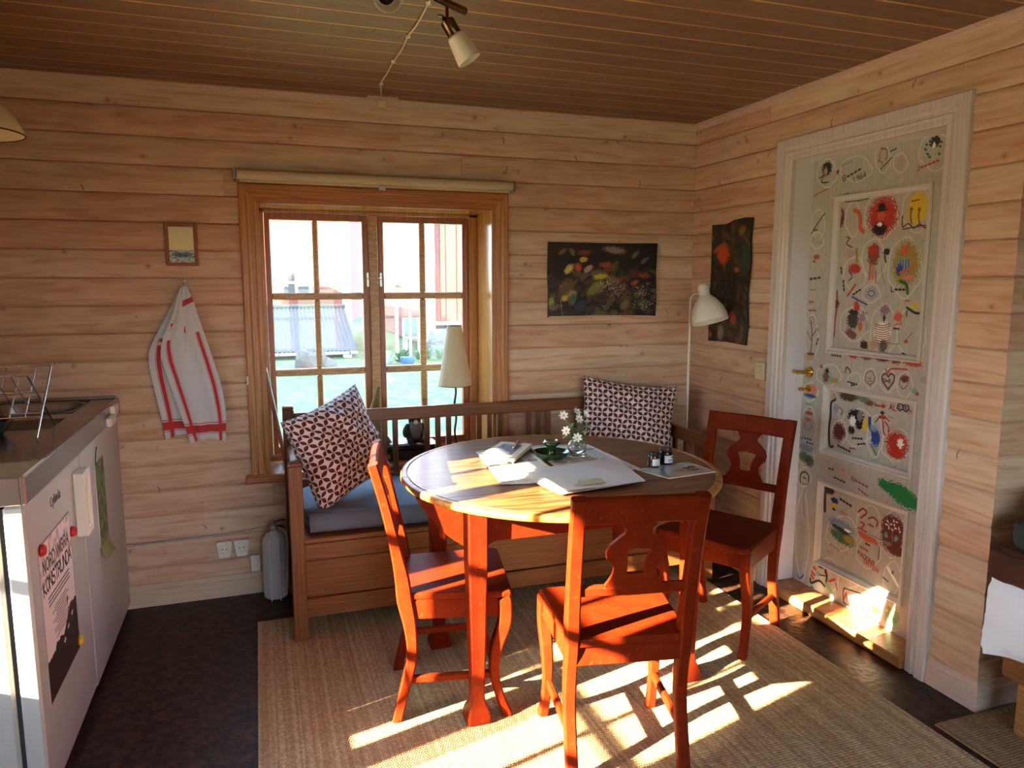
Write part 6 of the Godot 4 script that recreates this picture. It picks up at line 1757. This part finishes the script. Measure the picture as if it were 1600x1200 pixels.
func poster_image() -> Image:
	var w := 356
	var h := 455
	var im := Image.create(w, h, false, Image.FORMAT_RGB8)
	im.fill(Color("#dccfc8"))
	var f := noise(31, 0.02, 3)
	for y in h:
		for x in w:
			var t := f.get_noise_2d(x, y)
			var hill := 330.0 - 60.0 * smoothstep(120.0, 330.0, float(x)) + 10.0 * sin(x * 0.04) + t * 12.0
			if y > hill:
				im.set_pixel(x, y, Color(0.2 + t * 0.06, 0.13 + t * 0.04, 0.11 + t * 0.03))
			elif y < 120:
				im.set_pixel(x, y, Color("#dccfc8").lerp(Color("#a07c78"), clampf(t * 1.4 + 0.15, 0.0, 0.7)))
	var ink := Color("#2c2426")
	text(im, "NORDINGRA", Vector2(34, 52), 36, ink, 3.2, 0.0, 5.6)
	dab(im, 34 + 8 * 5.6 * 6.0 + 12, 44, 4.0, ink)
	dab(im, 34 + 8 * 5.6 * 6.0 + 12, 44, 2.0, Color("#dccfc8"))
	text(im, "KONSTRUNDA", Vector2(20, 106), 40, ink, 3.4, 0.0, 4.8)
	for k in 3:
		stroke(im, [Vector2(60, 168 + k * 12), Vector2(296, 168 + k * 12)], 2.4, Color("#4c4244"), 0.8)
	for k in 11:
		var l := 70.0 + 24.0 * sin(k * 1.9)
		stroke(im, [Vector2(178 - l, 214 + k * 9), Vector2(178 + l, 214 + k * 9)], 1.6, Color("#5c5254"), 0.7)
	stroke(im, [Vector2(250, 318), Vector2(250, 250)], 1.5, ink)
	blob(im, 250, 246, 8, 14, ink)
	for q in [[240, 330], [292, 310], [190, 352]]:
		blob(im, q[0], q[1], 12, 8, Color("#d0c4b8"), 0.0, 0.3, q[0])
	stroke(im, [Vector2(1, 1), Vector2(354, 1), Vector2(354, 453), Vector2(1, 453), Vector2(1, 1)], 1.6, Color("#6a4a48"))
	return im

func calendar_image() -> Image:
	var im := mottle_image(192, 71, 0.03, Color("#2c3a1c"), Color("#8c9a58"), 4, 1.8)
	var r := RandomNumberGenerator.new()
	r.seed = 2
	for k in 60:
		var x := r.randf() * 192.0
		var y := r.randf() * 192.0
		stroke(im, [Vector2(x, y), Vector2(x + r.randf_range(-6, 6), y + r.randf_range(15, 50))], 1.0, Color("#b0b484").lerp(Color("#3a4420"), r.randf()), 0.7)
	return im

func watercolour_image() -> Image:
	var im := Image.create(104, 156, false, Image.FORMAT_RGB8)
	var f := noise(91, 0.05, 3)
	for y in 156:
		for x in 104:
			var t := f.get_noise_2d(x, y * 2.0)
			var c := Color("#e6dfae").lerp(Color("#f0e2a0"), y / 156.0)
			if y > 100 + int(t * 5.0):
				c = Color("#cdd4c4").lerp(Color("#4a6a86"), clampf(t * 1.6 + 0.35 - (y - 110) * 0.006, 0.0, 1.0))
			im.set_pixel(x, y, c)
	blob(im, 50, 122, 34, 9, Color("#34506c"), 0.05, 0.4, 5)
	blob(im, 70, 118, 26, 5, Color("#5a7a90"), 0.0, 0.4, 6)
	return im

func newsprint_image(sd: int) -> Image:
	var im := Image.create(256, 384, false, Image.FORMAT_RGB8)
	im.fill(Color("#d6d2c8"))
	var r := RandomNumberGenerator.new()
	r.seed = sd
	for col in 4:
		var y := 24.0
		while y < 370.0:
			if r.randf() < 0.05 and y < 320.0:
				blob(im, 34 + col * 62, y + 20, 26, 18, Color("#8a8680"), 0.0, 0.05, int(y))
				y += 44.0
			stroke(im, [Vector2(8 + col * 62, y), Vector2(8 + col * 62 + r.randf_range(40, 54), y)], 0.8, Color("#8c8880"), 0.6)
			y += 5.0
	stroke(im, [Vector2(10, 10), Vector2(200, 10)], 4.0, Color("#5c5854"))
	return im

func book_image() -> Image:
	var im := Image.create(160, 220, false, Image.FORMAT_RGB8)
	im.fill(Color("#c4bba8"))
	var r := RandomNumberGenerator.new()
	r.seed = 8
	im.fill_rect(Rect2i(26, 34, 108, 140), Color("#5c6272"))
	for k in 420:
		dab(im, r.randf_range(28, 132), r.randf_range(36, 172), r.randf_range(1.0, 2.6), Color("#cfd0cc").lerp(Color("#444a5a"), r.randf()), 0.8)
	return im

func pillow_image() -> Image:
	var n := 128
	var im := Image.create(n, n, false, Image.FORMAT_RGB8)
	var f := noise(3, 0.2, 2)
	for y in n:
		for x in n:
			var c := Color(0.83, 0.805, 0.78)
			var t := f.get_noise_2d(x * 2.0, y * 2.0) * 0.06
			for q in [[0.25, 0.25, 1.0], [0.75, 0.25, -1.0], [0.25, 0.75, -1.0], [0.75, 0.75, 1.0]]:
				var dx: float = float(x) / n - q[0]
				var dy: float = float(y) / n - q[1]
				var u: float = (dx + dy * q[2]) * 0.7071
				var v: float = (dx - dy * q[2]) * 0.7071
				var hw := 0.16 * (1.0 - pow(absf(u) / 0.295, 2.0))
				if absf(u) < 0.295 and absf(v) < hw:
					c = Color(0.36, 0.085, 0.1)
				elif absf(v) < 0.012 and absf(u) < 0.36:
					c = Color(0.16, 0.1, 0.13)
			im.set_pixel(x, y, Color(c.r + t, c.g + t, c.b + t))
	return im

func towel_image(edge: bool) -> Image:
	var im := Image.create(256, 256, false, Image.FORMAT_RGB8)
	var f := noise(13, 0.3, 2)
	for y in 256:
		for x in 256:
			var u := x / 255.0
			var v := y / 255.0
			var t := f.get_noise_2d(x * 1.5, y * 1.5) * 0.03
			var c := Color(0.78 + t, 0.78 + t, 0.79 + t)
			var red := 0.0
			if edge:
				red = 1.0 if (u > 0.15 and u < 0.3) or (v > 0.72 and v < 0.86) or (v > 0.1 and v < 0.2) else 0.0
			else:
				for q in [[0.16, u], [0.86, u]]:
					var d: float = absf(q[1] - q[0])
					if v > 0.34 and (d < 0.035 or (d > 0.05 and d < 0.058)):
						red = maxf(red, 1.0)
				var dv := absf(v - 0.9)
				if dv < 0.022 or (dv > 0.03 and dv < 0.035):
					red = 1.0
				if absf(v - 0.145) < 0.02 and u > 0.45:
					red = 1.0
			im.set_pixel(x, y, c.lerp(Color(0.7, 0.14, 0.13), red * 0.9))
	return im

func rug_images() -> Array:
	# plain weave: rows of rounded jute strands; red channel of the second is height
	var n := 256
	var al := Image.create(n, n, false, Image.FORMAT_RGB8)
	var he := Image.create(n, n, false, Image.FORMAT_RGB8)
	var f := noise(17, 0.05, 3)
	var rows := 16
	var cols := 20
	for y in n:
		for x in n:
			var v := float(y) / n * rows
			var iv := int(floor(v))
			var u := float(x) / n * cols + (0.5 if iv % 2 == 0 else 0.0)
			var iu := int(floor(u)) % cols
			var a := absf(fposmod(v, 1.0) - 0.5) * 2.0
			var b := absf(fposmod(u, 1.0) - 0.5) * 2.0
			var h := sqrt(maxf(0.0, 1.0 - a * a)) * (0.35 + 0.65 * sqrt(maxf(0.0, 1.0 - b * b)))
			he.set_pixel(x, y, Color(h, h, h))
			var t := f.get_noise_2d(iu * 31.0, iv * 17.0) * 0.5
			var c := Color(1.0, 0.97, 0.92).lerp(Color(0.72, 0.64, 0.55), clampf(0.45 + t, 0.0, 1.0))
			al.set_pixel(x, y, c.lerp(Color(0.42, 0.34, 0.27), 0.7 if h < 0.3 else 0.0))
	return [al, he]

func streak_image() -> Image:   # yarn lots along the rug
	var im := Image.create(512, 64, false, Image.FORMAT_RGB8)
	var f := noise(27, 1.0, 4)
	for y in 64:
		for x in 512:
			var t := clampf(0.5 + f.get_noise_2d(x * 0.22, y * 0.02) * 0.8, 0.0, 1.0)
			im.set_pixel(x, y, Color(0.8, 0.7, 0.62).lerp(Color(1.0, 0.99, 0.97), t))
	return im

func materials() -> void:
	var pine := tex_of(grain_image(1024, 512, 11, 22, Color(0.86, 0.77, 0.7), Color(1, 0.98, 0.96), 22.0, 0.75))
	var grain := tex_of(grain_image(512, 512, 23, 5, Color(0.62, 0.5, 0.4), Color(1, 1, 1), 20.0))
	var fine := tex_of(grain_image(512, 512, 37, 0, Color(0.72, 0.66, 0.6), Color(1, 1, 1), 34.0))
	var pale := tex_of(grain_image(512, 256, 47, 0, Color(0.9, 0.88, 0.86), Color(1, 1, 1), 26.0))
	var old := tex_of(mottle_image(512, 5, 0.012, Color(0.72, 0.66, 0.62), Color(1, 1, 1), 5, 1.6))
	var fine_v := turned(fine)
	var pale_v := turned(pale)
	var worn := tex_of(worn_paint())
	# log walls: five cuts of the same boards for each direction
	M.wall_x = []
	M.wall_z = []
	for k in 5:
		var c := c8(216, 192, 166).lerp(c8(206, 170, 140), k / 4.0)
		var a := mat(c, 0.55, 0.0, pine, Vector3(0.42, 2.1, 2.1), true)
		a.uv1_offset = Vector3(0.23 * k, 0.37 * k, 0.11 * k)
		M.wall_x.append(a)
		var b := mat(c, 0.55, 0.0, pine, Vector3(2.1, 2.1, 0.42), true)
		b.uv1_offset = Vector3(0.13 * k, 0.41 * k, 0.29 * k)
		M.wall_z.append(b)
	M.core = mat(c8(150, 96, 66), 0.8)
	M.ceil = []
	for k in 4:
		var a := mat(c8(136, 106, 84).lerp(c8(124, 98, 80), k / 3.0), 0.5, 0.0, pine, Vector3(0.5, 2.6, 2.6), true)
		a.uv1_offset = Vector3(0.31 * k, 0.2 * k, 0.43 * k)
		M.ceil.append(a)
	M.raw_pine = mat(c8(236, 188, 100), 0.5, 0.0, fine, Vector3(0.6, 6, 6), true)
	M.wash_x = mat(c8(208, 184, 160), 0.55, 0.0, pale, Vector3(0.6, 5, 5), true)
	M.wash_z = mat(c8(214, 184, 164), 0.55, 0.0, pale, Vector3(5, 5, 0.6), true)
	M.casing = mat(c8(210, 200, 194), 0.5, 0.0, pale_v, Vector3(5, 0.5, 5), true)
	M.jamb = mat(c8(216, 212, 212), 0.5)
	M.pine_y = mat(c8(206, 144, 82), 0.35, 0.0, fine_v, Vector3(5, 0.6, 5))
	M.pine_sash = mat(c8(178, 106, 60), 0.35, 0.0, fine_v, Vector3(5, 0.6, 5))
	M.pine_top = mat(c8(198, 126, 70), 0.35, 0.0, fine, Vector3(0.55, 5, 5))
	M.pine_pale = mat(c8(206, 160, 104), 0.35, 0.0, fine, Vector3(4, 4, 4))
	M.pine_gloss = mat(c8(214, 156, 90), 0.16, 0.0, fine_v, Vector3(5, 0.6, 5))
	M.oak = mat(c8(178, 126, 76), 0.4, 0.0, fine, Vector3(4, 4, 0.7))
	M.lino = mat(c8(66, 43, 31), 0.42, 0.0, tex_of(mottle_image(512, 9, 0.03, Color(0.55, 0.48, 0.44), Color(1, 1, 1), 5, 2.0)), Vector3(1.1, 1.1, 1.1), true, tex_of(mottle_image(256, 19, 0.12, Color(0, 0, 0), Color(1, 1, 1), 2, 1.5)), 0.08)
	M.lino.metallic_specular = 0.35
	M.glass = mat(Color(0.95, 0.98, 0.97, 0.06), 0.02)
	M.glass.transparency = BaseMaterial3D.TRANSPARENCY_ALPHA
	# painted door
	M.door = mat(Color.WHITE, 0.42, 0.0, tex_of(door_image()))
	M.door.texture_repeat = false
	M.door_plain = mat(c8(196, 190, 180), 0.42)
	# furniture
	M.chair = mat(Color.WHITE, 0.45, 0.0, worn, Vector3(2.2, 2.2, 2.2))
	M.table_red = mat(Color.WHITE, 0.45, 0.0, worn, Vector3(1.9, 1.9, 1.9))
	M.chair.metallic_specular = 0.14
	M.table_red.metallic_specular = 0.18
	M.tabletop = mat(c8(146, 96, 56), 0.34, 0.0, tex_of(grain_image(512, 512, 57, 3, Color(0.5, 0.4, 0.34), Color(1, 1, 1), 24.0)), Vector3(0.8, 2.4, 2.4))
	M.table_rim = mat(c8(196, 132, 58), 0.4, 0.0, old, Vector3(4, 4, 4))
	M.bench_x = mat(c8(134, 80, 36), 0.4, 0.0, fine, Vector3(0.6, 5, 5), true)
	M.bench_y = mat(c8(126, 78, 36), 0.4, 0.0, fine_v, Vector3(5, 0.6, 5), true)
	M.bench_z = mat(c8(128, 80, 36), 0.4, 0.0, fine, Vector3(5, 5, 0.6), true)
	M.mattress = mat(c8(102, 110, 120), 0.9, 0.0, tex_of(mottle_image(256, 43, 0.2, Color(0.8, 0.82, 0.86), Color(1, 1, 1), 2)), Vector3(5, 5, 5))
	M.pillow = mat(Color.WHITE, 0.9, 0.0, tex_of(pillow_image()))
	M.towel = mat(Color.WHITE, 0.9, 0.0, tex_of(towel_image(false)))
	M.towel.texture_repeat = false
	M.towel_edge = mat(Color.WHITE, 0.9, 0.0, tex_of(towel_image(true)))
	M.towel_plain = mat(c8(222, 220, 220), 0.9)
	var rw := rug_images()
	M.rug = mat(c8(224, 214, 184), 0.95, 0.0, tex_of(rw[0]), Vector3(6.0, 6.0, 6.0), true, tex_of(rw[1]), 0.3)
	M.rug.uv1_triplanar_sharpness = 4.0
	M.rug.detail_enabled = true
	M.rug.detail_blend_mode = BaseMaterial3D.BLEND_MODE_MUL
	M.rug.detail_albedo = tex_of(streak_image())
	M.rug.detail_uv_layer = BaseMaterial3D.DETAIL_UV_2
	M.rug.uv2_triplanar = true
	M.rug.uv2_world_triplanar = true
	M.rug.uv2_scale = Vector3(0.55, 0.55, 0.25)
	M.rug2 = M.rug.duplicate()
	M.rug2.albedo_color = c8(184, 164, 134)
	# kitchen
	M.enamel = mat(c8(178, 177, 172), 0.3)
	M.enamel_dirty = mat(c8(186, 186, 190), 0.35)
	M.white_lac = mat(c8(178, 176, 170), 0.35)
	M.handle = mat(c8(228, 222, 206), 0.4)
	M.gasket = mat(c8(52, 50, 50), 0.7)
	M.steel = mat(c8(168, 164, 160), 0.3, 1.0)
	M.steel_wet = mat(c8(150, 146, 142), 0.22, 1.0)
	M.chrome = mat(c8(200, 200, 200), 0.12, 1.0)
	M.dark_metal = mat(c8(58, 54, 50), 0.4, 0.8)
	M.dull_metal = mat(c8(150, 150, 146), 0.4, 0.9)
	M.bronze = mat(c8(110, 88, 66), 0.25, 1.0)
	M.brass = mat(c8(206, 160, 74), 0.18, 1.0)
	M.ink = mat(c8(30, 28, 28), 0.6)
	M.black_plastic = mat(c8(28, 26, 26), 0.3)
	M.paper = mat(c8(222, 218, 208), 0.8)
	M.poster = mat(Color.WHITE, 0.5, 0.0, tex_of(poster_image()))
	M.calendar = mat(Color.WHITE, 0.5, 0.0, tex_of(calendar_image()))
	M.calendar_page = mat(c8(150, 148, 96), 0.6)
	M.magnet_red = mat(c8(190, 34, 34), 0.35)
	M.magnet_yellow = mat(c8(226, 168, 36), 0.35)
	M.cream = mat(c8(224, 208, 168), 0.3)
	M.plate = mat(c8(226, 196, 110), 0.3)
	M.cream_plastic = mat(c8(214, 200, 160), 0.4)
	M.white_plastic = mat(c8(222, 218, 206), 0.4)
	M.cord = mat(c8(214, 194, 162), 0.5)
	M.cable = mat(c8(170, 164, 160), 0.5)
	M.blind = mat(c8(196, 180, 146), 0.8)
	M.clear_plastic = mat(Color(0.9, 0.9, 0.9, 0.35), 0.1)
	M.clear_plastic.transparency = BaseMaterial3D.TRANSPARENCY_ALPHA
	M.smoke_glass = mat(c8(40, 46, 46), 0.1)
	M.frame_wood = mat(c8(168, 98, 48), 0.45, 0.0, fine, Vector3(8, 8, 8))
	M.watercolour = mat(Color.WHITE, 0.3, 0.0, tex_of(watercolour_image()))
	M.painting1 = mat(Color.WHITE, 0.35, 0.0, tex_of(painting_wide()))
	M.painting2 = mat(Color.WHITE, 0.4, 0.0, tex_of(painting_tall()))
	M.frosted = mat(c8(226, 222, 206), 0.35)
	M.frosted.backlight_enabled = true
	M.frosted.backlight = Color(0.4, 0.39, 0.36)
	M.lamp_white = mat(c8(226, 222, 204), 0.4)
	M.lampshade = mat(c8(214, 198, 164), 0.85)
	M.lampshade.backlight_enabled = true
	M.lampshade.backlight = Color(0.4, 0.36, 0.28)
	# on the table and sill
	M.newsprint = mat(Color.WHITE, 0.85, 0.0, tex_of(newsprint_image(3)))
	M.newsprint2 = mat(Color.WHITE, 0.85, 0.0, tex_of(newsprint_image(9)))
	M.page_edge = mat(c8(222, 212, 186), 0.8)
	M.book_cover = mat(Color.WHITE, 0.6, 0.0, tex_of(book_image()))
	M.ribbon = mat(c8(186, 40, 48), 0.6)
	M.green_glaze = mat(c8(30, 56, 34), 0.12)
	M.clear_glass = mat(Color(1, 1, 1, 0.03), 0.02)
	M.clear_glass.transparency = BaseMaterial3D.TRANSPARENCY_ALPHA
	M.clear_glass.refraction_enabled = true
	M.clear_glass.refraction_scale = 0.05
	M.water = mat(Color(1, 1, 1, 0.02), 0.02)
	M.water.transparency = BaseMaterial3D.TRANSPARENCY_ALPHA
	M.water.refraction_enabled = true
	M.water.refraction_scale = 0.033
	M.petal = mat(c8(240, 240, 236), 0.7)
	M.petal.backlight_enabled = true
	M.petal.backlight = Color(0.4, 0.4, 0.38)
	M.yellow = mat(c8(216, 176, 50), 0.6)
	M.stem = mat(c8(96, 110, 50), 0.6)
	M.leaf = mat(c8(82, 132, 40), 0.5)
	M.leaf.backlight_enabled = true
	M.leaf.backlight = Color(0.12, 0.22, 0.04)
	M.folder = mat(c8(224, 226, 232), 0.3)
	M.folder_label = mat(c8(188, 186, 158), 0.5)
	M.jam = mat(c8(70, 26, 18), 0.1)
	M.jam_dark = mat(c8(34, 20, 22), 0.1)
	M.jar_label = mat(c8(218, 216, 212), 0.6)
	M.jar_label2 = mat(Color.WHITE, 0.6, 0.0, tex_of(label_image()))
	M.postcard = mat(Color.WHITE, 0.12, 0.0, tex_of(postcard_image()))
	M.blue_cover = mat(c8(88, 128, 158), 0.5)
	M.gnome_grey = mat(c8(58, 56, 54), 0.95)
	M.gnome_hat = mat(c8(78, 74, 66), 0.95)
	M.gnome_olive = mat(c8(120, 104, 62), 0.95)
	M.beard = mat(c8(120, 116, 112), 0.95)
	M.nose = mat(c8(222, 200, 186), 0.8)
	# day bed
	M.sheet = mat(c8(226, 226, 230), 0.85)
	M.blanket_brown = mat(c8(112, 54, 32), 0.95, 0.0, tex_of(rib_image()), Vector3(20, 20, 0.5), true, tex_of(rib_image()), 0.5)
	M.blanket_green = mat(c8(44, 56, 50), 0.95)
	# outdoors
	M.grass = mat(c8(74, 88, 48), 0.9, 0.0, tex_of(mottle_image(512, 51, 0.02, Color(0.6, 0.68, 0.6), Color(1, 0.98, 0.86), 5, 1.8)), Vector3(0.35, 0.35, 0.35), true)
	M.eternit = mat(c8(66, 66, 64), 0.8, 0.0, old, Vector3(7, 7, 7), true)
	M.gutter = mat(c8(134, 144, 146), 0.5)
	M.falu = [mat(c8(104, 56, 47), 0.9), mat(c8(98, 51, 43), 0.9), mat(c8(108, 60, 50), 0.9)]
	M.clay = mat(c8(170, 92, 60), 0.8)
	M.amber = mat(Color(0.95, 0.75, 0.25, 0.45), 0.1)
	M.amber.transparency = BaseMaterial3D.TRANSPARENCY_ALPHA
	M.white_paint = mat(c8(228, 226, 220), 0.7)
	M.far_glass = mat(c8(44, 48, 50), 0.7)
	M.stone = mat(c8(104, 106, 104), 0.9, 0.0, old, Vector3(2, 2, 2))
	M.bark = mat(c8(84, 76, 66), 0.95, 0.0, old, Vector3(5, 5, 5))
	M.blue_paint = mat(c8(54, 86, 130), 0.5)
	M.leaf_out = mat(c8(56, 84, 40), 0.7)
	M.leaf_out.backlight_enabled = true
	M.leaf_out.backlight = Color(0.03, 0.05, 0.02)

func turned(t: Texture2D) -> ImageTexture:   # the same grain running upright
	var im: Image = t.get_image().duplicate()
	im.rotate_90(CLOCKWISE)
	return tex_of(im)

func worn_paint() -> Image:   # brushed red oil paint with scuffs and a few chips down to the pale ground
	var n := 512
	var im := Image.create(n, n, false, Image.FORMAT_RGB8)
	var a := noise(61, 0.01, 4).get_seamless_image(n, n)
	var b := noise(62, 0.03, 4).get_seamless_image(n, n)
	var d := noise(63, 0.09, 2).get_seamless_image(n, n)
	for y in n:
		for x in n:
			var t := a.get_pixel(x, y).r
			var s := b.get_pixel(x, y).r
			var c := c8(90, 25, 7).lerp(c8(110, 34, 10), t)
			c = c.lerp(c8(158, 74, 40), clampf((s - 0.8) * 3.0, 0.0, 0.45))
			if s > 0.8 and d.get_pixel(x, y).r > 0.93:
				c = c8(196, 178, 156)
			im.set_pixel(x, y, c)
	return im

func rib_image() -> Image:
	var im := Image.create(64, 64, false, Image.FORMAT_RGB8)
	for y in 64:
		for x in 64:
			var h := 0.6 + 0.4 * absf(sin(x / 64.0 * PI))
			im.set_pixel(x, y, Color(h, h, h))
	return im

func label_image() -> Image:
	var im := Image.create(96, 64, false, Image.FORMAT_RGB8)
	im.fill(Color("#d4dae4"))
	blob(im, 48, 16, 10, 9, Color("#3a3e4a"))
	for k in 3:
		stroke(im, [Vector2(22, 36 + k * 8), Vector2(74, 36 + k * 8)], 1.6 if k else 2.6, Color("#4a4e5c"), 0.9)
	return im

func postcard_image() -> Image:
	var im := Image.create(160, 100, false, Image.FORMAT_RGB8)
	var f := noise(66, 0.04, 3)
	for y in 100:
		for x in 160:
			var t := f.get_noise_2d(x, y)
			im.set_pixel(x, y, Color("#8a98a6").lerp(Color("#a49880"), clampf(y / 90.0 + t, 0.0, 1.0)))
	for q in [[110, 44, 14, 8, "#3c3a36"], [132, 40, 10, 8, "#2c2a2a"], [80, 52, 12, 6, "#a8645c"], [95, 40, 8, 5, "#b89468"], [120, 62, 20, 6, "#5c5a44"]]:
		blob(im, q[0], q[1], q[2], q[3], Color(q[4]), 0.0, 0.3, q[0])
	stroke(im, [Vector2(1, 1), Vector2(158, 1), Vector2(158, 98), Vector2(1, 98), Vector2(1, 1)], 2.0, Color("#e4e2dc"))
	return im
